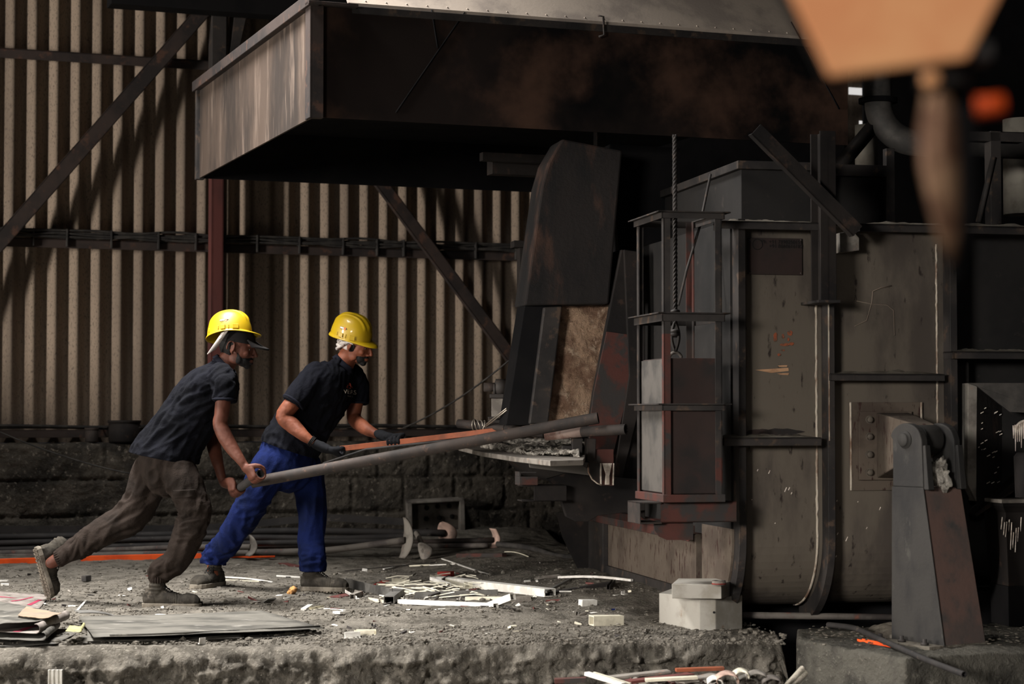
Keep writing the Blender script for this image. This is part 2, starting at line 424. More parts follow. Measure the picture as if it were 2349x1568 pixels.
mb = MB(SH); mb.box(aw(18) - pitch * 24 - .05, aw(18) - pitch * 24, BW - 2, BW + .5, -.9, 6.3); single('wall_left_and_blocker', mb, 'soot_steel', kind='structure')
mb = MB(); mb.box(-5.7, -5.4, 11.0, 13.6, -.9, 1.4); single('wall_left_and_blocker', mb, 'concrete', kind='structure')  # unseen blocker, added to shade the left of the block wall from side light
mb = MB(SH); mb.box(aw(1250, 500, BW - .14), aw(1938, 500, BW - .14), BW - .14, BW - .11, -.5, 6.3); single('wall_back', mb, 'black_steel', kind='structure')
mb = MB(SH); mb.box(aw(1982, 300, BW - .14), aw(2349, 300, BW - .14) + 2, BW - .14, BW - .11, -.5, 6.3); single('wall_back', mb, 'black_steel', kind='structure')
# block wall: height field with courses and joints
def block_wall():
    z1 = zw(250, 1018, BB); a0 = aw(0, 1018, BB) - 3.2; a1 = aw(1420, 1100, BB)
    ch = .272; bl = .43; st = .0145
    na = int((a1 - a0) / st); nz = int((z1 + .3) / st); vs = []
    rows = [(BB, z1 - (nz - j) * st) for j in range(nz + 1)]
    for b, z in rows:
        for i in range(na + 1):
            a = a0 + i * st
            c = math.floor((z1 - z) / ch + 1e-6); rz = ((z1 - z) / ch) % 1 * ch
            ra = (a + (c % 2) * bl / 2 + .13) % bl
            dj = min(min(rz, ch - rz), min(ra, bl - ra)) + .006 * N3(a * 9, z * 9, 4)
            j = math.exp(-(dj / .011) ** 2) * .028
            p = Vector((a * 8, z * 8, 0))
            dd = fbm(p, 5) * .016 + fbm(p * 4, 3) * .008 + .012 * N3(math.floor((a + (c % 2) * bl / 2 + .13) / bl) * 3.7, c * 5.1, 0)
            vs.append((a, b + j - dd, z + (.006 * fbm(Vector((a * 3, 0, 0))) if z > z1 - .02 else 0)))
    n = na + 1
    for b in (BB + .06, BB + .14, BW - .01):       # top ledge
        for i in range(n):
            a = a0 + i * st; vs.append((a, b, z1 + .008 + .01 * fbm(Vector((a * 5, b * 9, 1)))))
    nr = len(vs) // n
    mb = MB(SH); mb.add(vs, [(j * n + i, j * n + i + 1, (j + 1) * n + i + 1, (j + 1) * n + i) for j in range(nr - 1) for i in range(na)], True)
    return mb, z1
bwmb, ZBW = block_wall()
single('wall_back', bwmb, 'block', kind='structure')

mb = MB(SH); mb.box(aw(1420, 1100, BB) - .01, 16, BB, BW + .5, -.9, ZBW); single('wall_back', mb, 'soot_steel', kind='structure')
# ---- rails, columns and braces of the shed frame
def rail(px0, px1, yt, yb, b, m, label, name='wall_rail', cat='steel rail', th=.06, group=None):
    mb = MB(SH); p = SH.hit(px0, yt, b=b); q = SH.hit(px0, yb, b=b); a1 = aw(px1, yt, b)
    al = p[0] - 2.6
    mb.box(al, a1, b, b + .012, q[2], p[2]); mb.box(al, a1, b, b + th, p[2] - .012, p[2])
    return single(name, mb, m, label, cat, group, bevel=.002), p[2]
rail(-80, 494, 104, 127, BW - .1, 'brown_steel', 'upper rusty steel angle rail on the sheeting, left of the column')
_, zr = rail(-80, 1195, 541, 562, BW - .11, 'brown_steel', 'middle steel rail across the sheeting that carries the cable bundle')
rail(-80, 1160, 986, 1004, BW - .12, 'brown_steel', 'lowest steel rail just above the block wall ledge')
cb = Thing('cable_bundle', 'bundle of dusty black cables tied along the middle wall rail', 'cable')
a0 = aw(-80) - 2.6; a1 = aw(1195)
for k in range(7):
    pts = []
    for i in range(110):
        a = a0 + (a1 - a0) * i / 109
        z = zr + .016 + .02 * (k // 2) * .8 + .012 * math.sin(i * .55 + k * 1.7) * (.5 + .5 * math.sin(i * .23 + k)) 
        pts.append(SH.w(a, BW - .1 + .016 * (k % 3) - .03, z))
    mb = MB(); mb.tube(pts, .009, 8); cb.part('cable', mb, 'rubber')
for k in range(24):
    a = a0 + (a1 - a0) * (k + .5 + .2 * math.sin(k * 5)) / 24
    mb = MB(SH); mb.box(a - .006, a + .006, BW - .145, BW - .06, zr - .06, zr + .075); cb.part('cable_tie', mb, 'rubber', bevel=.002)
cb.done()
for k in range(2):
    mb = MB(); mb.tube([SH.w(a0 + (a1 - a0) * i / 40, BW - .1 - .02 * k, zw(250, 984) + .012 + .012 * k + .006 * math.sin(i * .8 + k)) for i in range(41)], .011, 8)
    single('wall_cable', mb, 'rubber', ('thin' if k else 'thick') + ' black cable lying along the lowest wall rail, %s one' % ('outer' if k else 'inner'), 'cable')

def ibeam(F, a, b, z0, z1, w_, d_, mb):
    t = .012
    mb.box(a - w_ / 2, a + w_ / 2, b, b + t, z0, z1); mb.box(a - w_ / 2, a + w_ / 2, b + d_ - t, b + d_, z0, z1)
    mb.box(a - t / 2, a + t / 2, b, b + d_, z0, z1)
th = Thing('steel_column', 'red-brown painted steel column standing on the block wall, behind the left worker', 'column')
bc = BW - .26
mb = MB(SH); aC = aw(500, 500, bc)
mb.box(aC - .05, aC - .03, bc, bc + .12, ZBW, zw(500, 380, bc)); mb.box(aC - .05, aC + .045, bc, bc + .012, ZBW, zw(500, 380, bc)); mb.box(aC + .03, aC + .045, bc, bc + .12, ZBW, zw(500, 380, bc))
th.part('column_shaft', mb, 'red_paint', bevel=.002)
mb = MB(SH); mb.box(aC - .055, aC + .06, bc - .005, bc + .13, zw(500, 380, bc), 6.2); th.part('upper_shaft', mb, 'dark_steel', bevel=.004, label='dark upper length of the column')
mb = MB(SH)
p = SH.hit(532, 150, b=bc); q = SH.hit(560, 20, b=bc)
mb.prism([(p[0] - .04, bc, p[2] - .12), (p[0], bc, p[2] - .12), (q[0] + .03, bc, q[2]), (q[0] - .06, bc, q[2] + .05)], (0, .09, 0))
th.part('knee_brace', mb, 'dark_steel'); th.done()
def brace(p0, p1, wid, dep, b, m, label, up=None):
    A = Vector(SH.hit(*p0, b=b)); B = Vector(SH.hit(*p1, b=b)); t = (B - A).normalized(); n = Vector((t.z, 0, -t.x))
    mb = MB(SH); y = Vector((0, 1, 0)); k = .012
    for u0, u1, d0, d1 in ((-wid / 2, wid / 2, 0, k), (-wid / 2, -wid / 2 + k, 0, dep), (wid / 2 - k, wid / 2, 0, dep)):
        mb.prism([A + n * u0 + y * d0, A + n * u1 + y * d0, A + n * u1 + y * d1, A + n * u0 + y * d1], B - A)
    return single('diagonal_brace', mb, m, label, 'steel brace', bevel=.003)
brace((-401, 1010), (484, 6), .115, .06, BW - .24, 'brown_steel', 'long brown channel brace crossing the sheeting at the upper left')
brace((610, 65), (1235, 898), .10, .06, BW - .24, 'brown_steel', 'rusty channel brace slanting down from the hood towards the furnace mouth')
mb = MB(SH); b = BW - .5
mb.box(aw(255, 0, b), aw(560, 0, b) + 2.5, b, b + .2, zw(300, 11, b), zw(300, -60, b)); single('eaves_beam', mb, 'black_steel', 'black beam at the very top edge above the brown channel brace', 'steel beam', bevel=.004)

# wires
def wire(pts, r, m, label, name='thin_wire', cat='wire', sag=0):
    pts = [Vector(p) for p in pts]
    if len(pts) == 2:
        A, B = pts; pts = [A.lerp(B, i / 16) - Vector((0, 0, sag * 4 * (i / 16) * (1 - i / 16))) for i in range(17)]
    mb = MB(); mb.tube(pts, r, 6); return single(name, mb, m, label, cat)
wire([P(925, 981, 14.6), P(1168, 826, 13.2)], .006, 'rubber', 'thin dark wire slanting up behind the right worker to the furnace', sag=.04)
wire([P(-5, 988, 14.85), P(300, 1086, 14.7)], .006, 'rubber', 'thin dark wire slanting down across the dark block wall, behind the left worker', sag=.03)

# ---- things on the ledge
def can(px, yt, yb, rpx, m, label, name, cat, rim=True, b=BW - .18):
    p = SH.hit(px, yb, b=b); q = SH.hit(px, yt, b=b); r = rpx * 15.3 / FPX
    base = SH.w(p[0], p[1], ZBW + .012); h = q[2] - ZBW
    t = Thing(name, label, cat)
    mb = MB(); mb.lathe([(0.001, 0), (r * .93, 0), (r, .012), (r * 1.0, h), (r * .93, h), (r * .9, .02), (.001, .018)], base, seg=28, caps=False)
    t.part('pot_wall' if cat == 'pot' else 'can_wall', mb, m)
    mb = MB(); mb.lathe([(r * .98, h - .014), (r * 1.06, h - .01), (r * 1.06, h + .006), (r * .95, h + .006)], base, seg=28, caps=False); t.part('rim', mb, m)
    if cat == 'pot':
        for s in (-1, 1):
            c = base + Vector((s * r, 0, h * .7)); mb = MB(); mb.tube([c + Vector((s * (.0 + .04 * math.sin(PI * k / 8)), (k / 8 - .5) * .09, 0)) for k in range(9)], .006, 6); t.part('handle', mb, m)
    t.done()
can(285, 969, 1014, 36, 'soot_steel', 'dark metal cooking pot on the ledge behind the left worker', 'cooking_pot', 'pot')
can(210, 986, 1014, 15, 'pipe_rust', 'small rusty tin can on the ledge left of the dark pot', 'tin_can', 'tin can')

# ================================================================== long rakes and bars on the ground by the wall
def tool(pts, r, m, label, name='furnace_rake', blade=None, flat=False, group=None, cat='furnace tool'):
    t = Thing(name, label, cat, group)
    V = []
    for x, y, dd in pts:
        p = P(x, y, dd); lim = BB - .035 - max(0, 15.15 - dd) * .38
        V.append(p if SH.l(p)[1] < lim else SH.w(*SH.hit(x, y, b=lim)))
    # smooth the polyline
    Q = []
    for i in range(len(V) - 1):
        for k in range(10): Q.append(V[i].lerp(V[i + 1], k / 10))
    Q.append(V[-1])
    for _ in range(12): Q = [Q[0]] + [(Q[i - 1] + Q[i] * 2 + Q[i + 1]) / 4 for i in range(1, len(Q) - 1)] + [Q[-1]]
    mb = MB()
    if flat: mb.loft([[q + Vector((0, 0, r * 1.0)), q + Vector((0, .012, r)), q + Vector((0, .012, -r)), q + Vector((0, 0, -r))] for q in Q], True, False)
    else: mb.tube(Q, r, 10)
    t.part('handle_bar', mb, m)
    if blade:
        kind, h, wd, bm_, tilt, yaw = blade
        c = Q[-1]; mb = MB(); vs = []
        M = Matrix.Rotation(R(yaw), 3, 'Z') @ Matrix.Rotation(R(tilt), 3, 'Y')
        nz, ny = 14, 8
        rows = []
        for j in range(nz + 1):
            v = j / nz; s = math.sin(PI * min(1, .12 + v * .88)) ** .6 if kind == 'leaf' else (1 - .25 * abs(v - .5))
            rows.append([(u / ny - .5, v - .45, s) for u in range(ny + 1)])
        for side in (0, 1):
            for row in rows:
                for (u, v, s) in row:
                    q = Vector((.035 * (v * 2) ** 2 * -1 + .02 * (u * 2) ** 2 + side * .008 + .004 * N3(u * 9, v * 9, h * 99), u * wd * s, v * h)); vs.append(c + M @ q)
        n = ny + 1; K = (nz + 1) * n; fs = []
        for j in range(nz):
            for i in range(ny):
                a = j * n + i; fs.append((a, a + 1, a + n + 1, a + n)); fs.append((K + a + n, K + a + n + 1, K + a + 1, K + a))
        for i in range(ny): fs.append((i + 1, i, K + i, K + i + 1)); a = nz * n; fs.append((a + i, a + i + 1, K + a + i + 1, K + a + i))
        for j in range(nz): fs.append((j * n, (j + 1) * n, K + (j + 1) * n, K + j * n)); fs.append(((j + 1) * n + ny, j * n + ny, K + j * n + ny, K + (j + 1) * n + ny))
        mb.add(vs, fs, True); t.part('rake_blade', mb, bm_, label='pale plate blade')
    t.done()
tool([(-60, 1214, 15.15), (470, 1213, 15.1), (690, 1190, 15.0), (760, 1186, 15.0), (935, 1197, 14.9)], .026, 'pipe_dark', 'flat black bar, topmost of the bars along the wall base', 'flat_bar', flat=True, cat='steel bar')
tool([(-60, 1232, 15.1), (420, 1226, 15.05), (640, 1216, 15.0), (1022, 1222, 14.85)], .027, 'pipe_dark', 'long rake in front of the perforated box, ending in a pinkish pointed blade', blade=('leaf', .17, .17, 'pink_blade', -12, 58))
tool([(-60, 1247, 15.0), (560, 1231, 14.95), (760, 1236, 14.95), (940, 1229, 14.85)], .024, 'pipe_dark', 'dark round bar under the topmost flat bar, ending behind the tall pale blade', 'round_bar', cat='steel bar')
tool([(-60, 1262, 14.95), (520, 1246, 14.9), (915, 1240, 14.8)], .022, 'pipe_dark', 'dark round bar running under the rake with the pinkish blade', 'round_bar', cat='steel bar')
tool([(-60, 1270, 14.85), (300, 1260, 14.85), (420, 1254, 14.8), (575, 1254, 14.65)], .022, 'pipe_grey', 'rake between the two workers\' feet, ending in a curved pale blade', blade=('leaf', .155, .11, 'pale_steel', 14, 34))
tool([(-60, 1279, 14.8), (250, 1272, 14.8), (640, 1266, 14.75), (760, 1262, 14.7), (930, 1238, 14.5)], .025, 'pipe_grey', 'lowest grey rake by the orange strip, ending in a tall pale blade', blade=('leaf', .29, .15, 'pale_steel', 8, 30))
tool([(420, 1256, 14.98), (700, 1250, 14.95), (1133, 1238, 14.8)], .021, 'pipe_rust', 'reddish rake reaching furthest right, ending in a small upright blade', blade=('plate', .15, .10, 'pink_blade', 6, 30))
tool([(850, 1250, 14.85), (1000, 1252, 14.8), (1120, 1250, 14.72)], .019, 'pipe_grey', 'short grey bar on the ground below the reddish rake', 'round_bar', cat='steel bar')
tool([(955, 1222, 14.75), (965, 1240, 14.6), (972, 1262, 14.4)], .02, 'pale_steel', 'crumpled pale metal scrap leaning on the rakes right of the tall blade', 'scrap_metal', blade=('leaf', .13, .12, 'pale_steel', -20, 60), cat='scrap')
# perforated box
t = Thing('perforated_box', 'grey cast metal box with round holes standing on edge against the block wall', 'metal box')
bq = BB - .17
p = [SH.hit(x, y, b=bq) for x, y in ((935, 1232), (1068, 1228), (1066, 1143), (933, 1150))]
F0 = [Vector(q) for q in p]; bk = Vector((.03, .14, .01))
def quad(mb, a, b, c, d, ext): mb.prism([a, b, c, d], ext)
mb = MB(SH)
def lerp4(u, v, k): return (F0[0].lerp(F0[1], u).lerp(F0[3].lerp(F0[2], u), v)) + bk * k
# rims: front frame ring and sides
th_ = .09
for (u0, u1, v0, v1) in ((0, 1, .93, 1), (0, th_, 0, 1), (1 - th_, 1, 0, 1), (0, 1, 0, .05)):
    mb.prism([lerp4(u0, v0, 0), lerp4(u1, v0, 0), lerp4(u1, v1, 0), lerp4(u0, v1, 0)], bk)
t.part('box_wall', mb, 'pale_steel', bevel=.006)
mb = MB(SH); mb.prism([lerp4(0, 0, .85), lerp4(1, 0, .85), lerp4(1, 1, .85), lerp4(0, 1, .85)], bk * .1); back = t.part('back_plate', mb, 'pipe_grey')
for (u, v) in ((.35, .45), (.55, .78), (.75, .78), (.8, .48), (.58, .46), (.36, .12), (.8, .15), (.57, .12), (.36, .75)):
    c = lerp4(u, v, .83); mb = MB(); cw = SH.w(*c); ax = SH.w(0, -1, 0); mb.lathe([(.019, 0), (.019, .012), (.001, .012)], cw, ax, 14); t.part('hole', mb, 'text_dark')
t.done()
# black hose
mb = MB(); pts = [(1140, 1247, 14.7), (1190, 1252, 14.6), (1230, 1259, 14.3), (1262, 1272, 13.9), (1300, 1278, 13.6), (1336, 1278, 13.4), (1362, 1268, 13.2)]
V = [P(*p) for p in pts]; Q = []
for i in range(len(V) - 1):
    for k in range(6): Q.append(V[i].lerp(V[i + 1], k / 6))
Q.append(V[-1])
for _ in range(6): Q = [Q[0]] + [(Q[i - 1] + Q[i] * 2 + Q[i + 1]) / 4 for i in range(1, len(Q) - 1)] + [Q[-1]]
mb.tube(Q, .02, 12); single('black_hose', mb, 'rubber', 'thick black hose curving along the ground from the rakes to the furnace', 'hose')
# orange square tube strips
def strip3(A, B, wd, h, m, name, label, cat, group=None, up=0, bevel=.002, hollow=False):
    A = Vector(A); B = Vector(B); t = (B - A).normalized(); s = t.cross(Vector((0, 0, 1))).normalized(); u = s.cross(t).normalized()
    mb = MB(); A = A + u * up; B = B + u * up
    if hollow:
        k = min(wd, h) * .12
        for (s0, s1, h0, h1) in ((-wd / 2, wd / 2, 0, k), (-wd / 2, wd / 2, h - k, h), (-wd / 2, -wd / 2 + k, k, h - k), (wd / 2 - k, wd / 2, k, h - k)):
            mb.prism([A + s * s0 + u * h0, A + s * s1 + u * h0, A + s * s1 + u * h1, A + s * s0 + u * h1], B - A)
    else: mb.prism([A - s * wd / 2, A + s * wd / 2, A + s * wd / 2 + u * h, A - s * wd / 2 + u * h], B - A)
    return single(name, mb, m, label, cat, group, bevel=bevel)
strip3(G(185, 1288), G(630, 1277), .05, .042, 'orange_strip', 'orange_profile', 'long bright orange square profile lying before the rakes, behind both workers\' feet', 'metal profile', up=.0)
strip3(G(-60, 1295), G(172, 1287), .05, .040, 'orange_strip', 'orange_profile', 'bright orange profile at the left edge, partly buried behind the raised boot', 'metal profile', up=-.004)
strip3(G(1052, 1278), G(1157, 1277), .04, .028, 'red_oxide', 'red_bar', 'short red metal bar on the soil below the perforated box', 'metal bar')

# ================================================================== extraction hood
c0 = SH.l(P(722, 268, 10.5)); HA, HB, HZ = c0[0], c0[1], c0[2]
zt0 = SH.hit(722, 12, b=HB)[2]
hb1 = SH.hit(460, 388, a=HA)[1]; hz1 = SH.hit(460, 388, a=HA)[2]
ha1 = SH.hit(1945, 292, b=HB)[0]
t = Thing('extraction_hood', 'huge soot-stained steel extraction hood hanging over the furnace mouth', 'hood')
k = .012
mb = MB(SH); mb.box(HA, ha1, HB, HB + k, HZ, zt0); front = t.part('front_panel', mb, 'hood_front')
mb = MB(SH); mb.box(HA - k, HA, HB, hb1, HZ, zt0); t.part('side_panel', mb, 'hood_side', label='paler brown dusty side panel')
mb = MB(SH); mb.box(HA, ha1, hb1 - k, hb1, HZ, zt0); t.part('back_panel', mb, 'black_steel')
mb = MB(SH); mb.box(HA + .002, ha1 - .002, HB + .014, hb1 - .014, HZ + .32, HZ + .34); t.part('inner_ceiling', mb, 'black_steel')
mb = MB(SH); mb.box(HA - .03, HA + .04, HB - .03, HB + .02, HZ - .008, zt0 + .01); mb.box(HA - .035, HA - .02, HB - .03, HB + .07, HZ - .008, zt0 + .01); t.part('corner_angle', mb, 'brown_steel', bevel=.003)
mb = MB(SH); mb.box(HA - .035, HA + .02, hb1 - .03, hb1 + .02, HZ - .01, zt0 + .01); t.part('corner_angle', mb, 'dark_steel', bevel=.003)
mb = MB(SH); mb.box(HA - .05, HA + .01, HB - .05, hb1 + .05, zt0 - .01, zt0 + .055); t.part('top_flange', mb, 'brown_steel', bevel=.003)
mb = MB(SH); mb.box(HA - .05, HA + .22, HB - .06, HB + .02, zt0 - .005, zt0 + .012); t.part('corner_plate', mb, 'brown_steel', bevel=.002)
mb = MB(SH); mb.box(HA + .2, ha1 + .02, HB - .010, HB + .02, zt0 - .03, zt0 + .01); t.part('top_flange', mb, 'dark_steel', bevel=.003)
mb = MB(SH)      # folded seams of the front plate
def seam(p0, p1, r=.004):
    A = SH.hit(*p0, b=HB - .004); B = SH.hit(*p1, b=HB - .004); mb = MB(); mb.tube([SH.w(*A.lerp(B, i / 6)) for i in range(7)], r, 6); t.part('weld_seam', mb, 'black_steel', parent=front)
seam((1066, 28), (908, 258)); seam((990, 22), (1004, 110)); seam((1815, 50), (1925, 250))
A = [SH.hit(x, y, b=HB - .03) for x, y in ((1372, 36), (1384, 38), (1386, 80), (1374, 84))]
mb = MB(); mb.tube([SH.w(*a) for a in A], .006, 6); t.part('hanging_hook', mb, 'dark_steel')
# light weathered cover plate leaning back above the front flange
zc = SH.hit(870, 0, b=HB)[2]
mb = MB(SH); aS = SH.hit(800, 0, b=HB)[0]
mb.prism([(aS, HB + .01, zt0 + .012), (aS, HB + .01, zt0 + .03), (aS, HB + .55, zt0 + .62), (aS, HB + .57, zt0 + .60)], (ha1 - aS - .01, 0, 0))
cp = t.part('sloping_cover', mb, 'roof_cover', label='pale grey weathered cover plate with rivets')
for i in range(26):
    a = aS + .1 + i * .115
    mb = MB(); mb.ell(SH.w(a, HB + .025, zt0 + .045), (.006, .006, .006), seg=8, rings=6); t.part('rivet', mb, 'roof_cover', parent=cp)
t.done()
# ================================================================== furnace body
def fa(px, d=None, b=None, py=900):
    return FU.hit(px, py, b=BF if b is None else b)[0]
def fz(px, py, b=None): return FU.hit(px, py, b=BF if b is None else b)[2]
zc = fz(1800, 1235); rr_ = .36
def shell_prof(off, z_top, nb=14):
    """front face running down and curling away under the body"""
    pr = [(BF - off, z_top), (BF - off, (z_top + zc) / 2), (BF - off, zc)]
    for k in range(1, nb + 1):
        a = k / nb * R(88)
        pr.append((BF + rr_ - (rr_ + off) * math.cos(a), zc - (rr_ + off) * math.sin(a)))
    return pr
def shell(mb, a0, a1, off, thick, z_top):
    o = shell_prof(off, z_top); i = shell_prof(off - thick, z_top)
    poly = o + i[::-1]; n = len(poly)
    vs = [(a0, b, z) for b, z in poly] + [(a1, b, z) for b, z in poly]; m = len(o)
    fs = [(k, (k + 1) % n, n + (k + 1) % n, n + k) for k in range(n)]
    for k in range(m - 1):
        fs.append((k + 1, k, n - 1 - k, n - 2 - k)); fs.append((n + k, n + k + 1, 2 * n - 2 - k, 2 * n - 1 - k))
    mb.add(vs, fs); return mb
aL, aM, aR_, aX = CAPA, fa(1890), fa(2165), fa(2349) + .8
ztA, ztB = fz(1760, 506), fz(2050, 520)
fn = Thing('melting_furnace', 'large grey steel-plated tilting furnace with curled-under front panels, right of the workers', 'furnace')
fn.part('front_panel', shell(MB(FU), aL, aM, 0, .02, ztA), 'furnace_panel', label='pale rust-stained front plate left of the tall flange')
mb = shell(MB(FU), aM, aR_, 0, .02, ztB); fn.part('front_panel', mb, 'furnace_panel')
mb = shell(MB(FU), aR_, aX, -.12, .02, ztB); fn.part('front_panel', mb, 'panel_dark', label='dark sooty front plate at the right')
mb = MB(FU); mb.box(aL, aX, BF + .3, BF + 2.6, zc, ztB - .02); fn.part('body_core', mb, 'black_steel')
# side plate towards the mouth
sz = FU.hit(1540, 1208, a=CAPA)[2]
mb = MB(FU); mb.box(CAPA - .012, CAPA, BF + .02, FU.hit(1440, 900, a=CAPA)[1], sz, ztA); fn.part('side_plate', mb, 'panel_dark')
mb = MB(FU); pr = shell_prof(0, sz + .05)[2:]
mb.prism([(CAPA - .002, b, z) for b, z in pr] + [(CAPA - .002, BF + .5, zc - rr_), (CAPA - .002, BF + .5, sz + .05), (CAPA - .002, BF, sz + .05)], (-.012, 0, 0)); fn.part('end_cap', mb, 'furnace_rusty')
for (a, off, top, nm) in ((fa(1692), .075, ztA, 'left_flange'), (fa(1893), .085, fz(1890, 690), 'middle_flange'), (fa(2173), .085, ztB, 'right_flange')):
    fn.part('flange', shell(MB(FU), a - .019, a + .019, off, off + .02, top), 'dark_steel', bevel=.002)
mb = MB(FU); mb.box(fa(1888) - .004, fa(1888) + .002, BF - .088, BF - .02, fz(1888, 1010), fz(1888, 700)); fn.part('flange_lit_edge', mb, 'weld', label='thin pale strip standing in for light on the flange edge')  # highlight along the flange edge put in as a pale strip, reusing the weld colour
# weld beads beside the flanges
def bead(px, y0, y1, r=.007, off=.0):
    mb = MB(); a = fa(px); z0, z1 = fz(px, y0), fz(px, y1); n = 60
    pts = [FU.w(a + .004 * N3(i * .7, px, 0), BF - off + .001, z0 + (z1 - z0) * i / n) for i in range(n + 1)]
    mb.tube(pts, [r * (1 + .5 * N3(i * 1.3, px, 5)) for i in range(n + 1)], 8); fn.part('weld_bead', mb, 'weld')
bead(1873, 535, 1238); bead(2150, 560, 1000, .006)
pr = shell_prof(.002, zc)[2:]
mb = MB(); mb.tube([FU.w(fa(1873), b, z) for b, z in pr], .006, 8); fn.part('weld_bead', mb, 'weld')
# ledges with dust on them
def ledge(px0, px1, yt, yb, proj=.13, m='dark_steel', dust=True, b=None, z1x=None):
    b = BF if b is None else b; a0, a1 = fa(px0, b=b - proj), fa(px1, b=b - proj)
    zt_, zb_ = FU.hit((px0 + px1) / 2, yt, b=b - proj)[2], FU.hit((px0 + px1) / 2, yb, b=b - proj)[2]
    mb = MB(FU); mb.box(a0, a1, b - proj, b - proj + .01, zb_, zt_); mb.box(a0, a1, b - proj, b + .01, zt_ - .01, zt_)
    mb.box(a0, a0 + .01, b - proj, b, zb_, zt_)
    l = fn.part('stiffener_ledge', mb, m, bevel=.002)
    if dust:
        mb = MB(FU); nx, ny = 50, 6; vs = []
        for j in range(ny + 1):
            for i in range(nx + 1):
                u, v = i / nx, j / ny; e = min(1, 6 * u, 6 * (1 - u)) * (.15 + .85 * v)
                vs.append((a0 + (a1 - a0) * u, b - proj + .004 + (proj - .004) * v, zt_ + .001 + e * (.014 + .016 * fbm(Vector((u * 7, v * 2, px0)))) * (1 if v > 0 else 0)))
        mb.add(vs, [(j * (nx + 1) + i, j * (nx + 1) + i + 1, (j + 1) * (nx + 1) + i + 1, (j + 1) * (nx + 1) + i) for j in range(ny) for i in range(nx)], True)
        d = fn.part('dust_layer', mb, 'dust', parent=l, kind='stuff')
ledge(1655, 1882, 508, 526, .12); ledge(1658, 1884, 1003, 1022, .13)
ledge(1904, 2168, 857, 873, .1); ledge(1975, 2430, 517, 535, .09); ledge(2187, 2430, 806, 823, .12)
# chipped light paint below the ledge, red stain above it, chalk and orange marks
def blot(poly, m, name, lift=.0015, b=None, tk=.002):
    b = BF if b is None else b; mb = MB(FU)
    mb.prism([Vector(FU.hit(x, y, b=b - lift)) for x, y in poly], (0, -tk, 0)); return fn.part(name, mb, m)
def ragged(cx, cy, rx, ry, n=26, s=0, amp=.35):
    return [(cx + rx * math.cos(2 * PI * i / n) * (1 + amp * N3(i * 1.3, s, 0)), cy + ry * math.sin(2 * PI * i / n) * (1 + amp * N3(i * 1.7, s, 3))) for i in range(n)]
blot(ragged(1790, 992, 48, 9, s=4, amp=.6), 'plate_red', 'red_stain'); blot(ragged(1745, 990, 30, 7, s=8, amp=.6), 'plate_red', 'red_stain')
for i, (x, y, rx, ry) in enumerate([(1779, 768, 5, 5), (1812, 764, 6, 6), (1796, 771, 3, 5), (1808, 778, 3, 4), (1800, 790, 12, 3), (1816, 788, 5, 4), (1778, 776, 4, 7), (1787, 813, 4, 3), (1795, 803, 5, 2)]):
    blot(ragged(x, y, rx, ry, 14, i, .6), 'orange_mark', 'orange_paint_spot')
for (pts) in ([(1732, 848), (1808, 843), (1809, 850), (1770, 855)], [(1782, 856), (1810, 855), (1808, 860), (1790, 859)], [(1784, 838), (1806, 837), (1805, 841), (1788, 841)]):
    blot(pts, 'chalk_mark', 'chalk_streak')
for i in range(14):          # pale scratches and splashes on the lower panels
    x, y = (random.uniform(1910, 2040), random.uniform(1140, 1300)) if i % 2 else (random.uniform(1715, 1860), random.uniform(1060, 1230))
    l = random.uniform(2, 11); blot([(x, y), (x + .45 * l, y - l), (x + .45 * l + 1.6, y - l + 1), (x + 1.6, y + .6)], 'drip', 'metal_splash', tk=.001)
def curvemark(pts, m, name, r):
    mb = MB(); mb.tube([FU.w(*FU.hit(x, y, b=BF - .001)) for x, y in pts], r, 5); fn.part(name, mb, m)
mat('faint_mark', (112, 100, 90), None, None, rough=.9, bump=0, rvar=0)
curvemark([(1960, 748), (1988, 735), (2000, 693), (2002, 668), (2020, 660), (2045, 655)], 'faint_mark', 'chalk_mark', .003)
curvemark([(1965, 690), (2000, 697), (2035, 699), (2050, 712), (2052, 770)], 'faint_mark', 'chalk_mark', .003)
# reinforcing patch behind the bearing plate
mb = MB(FU); mb.box(fa(1947), fa(2112), BF - .012, BF, fz(2030, 1124), fz(2030, 922)); fn.part('patch_plate', mb, 'furnace_rusty', bevel=.002)
for px in (1949, 2111):
    mb = MB(); a = fa(px); z0, z1 = fz(px, 1124), fz(px, 922); mb.tube([FU.w(a + .003 * N3(i, px, 0), BF - .012, z0 + (z1 - z0) * i / 30) for i in range(31)], .006, 6); fn.part('weld_bead', mb, 'weld')
PB = BF - .03
mb = MB(FU); mb.box(fa(1970, b=PB), fa(2092, b=PB), PB, BF, fz(2030, 1100), fz(2030, 943)); bp = fn.part('bolted_plate', mb, 'furnace_rusty', bevel=.003)
for y in (962, 1001, 1042, 1083):
    c = FU.w(fa(1994, b=PB, py=y), PB, FU.hit(1994, y, b=PB)[2]); mb = MB(); mb.lathe([(.001, .02), (.014, .02), (.017, .015), (.017, 0)], c, FU.w(0, -1, 0), 6); mb.lathe([(.021, .004), (.021, 0)], c, FU.w(0, -1, 0), 16); fn.part('bolt', mb, 'furnace_panel', parent=bp)
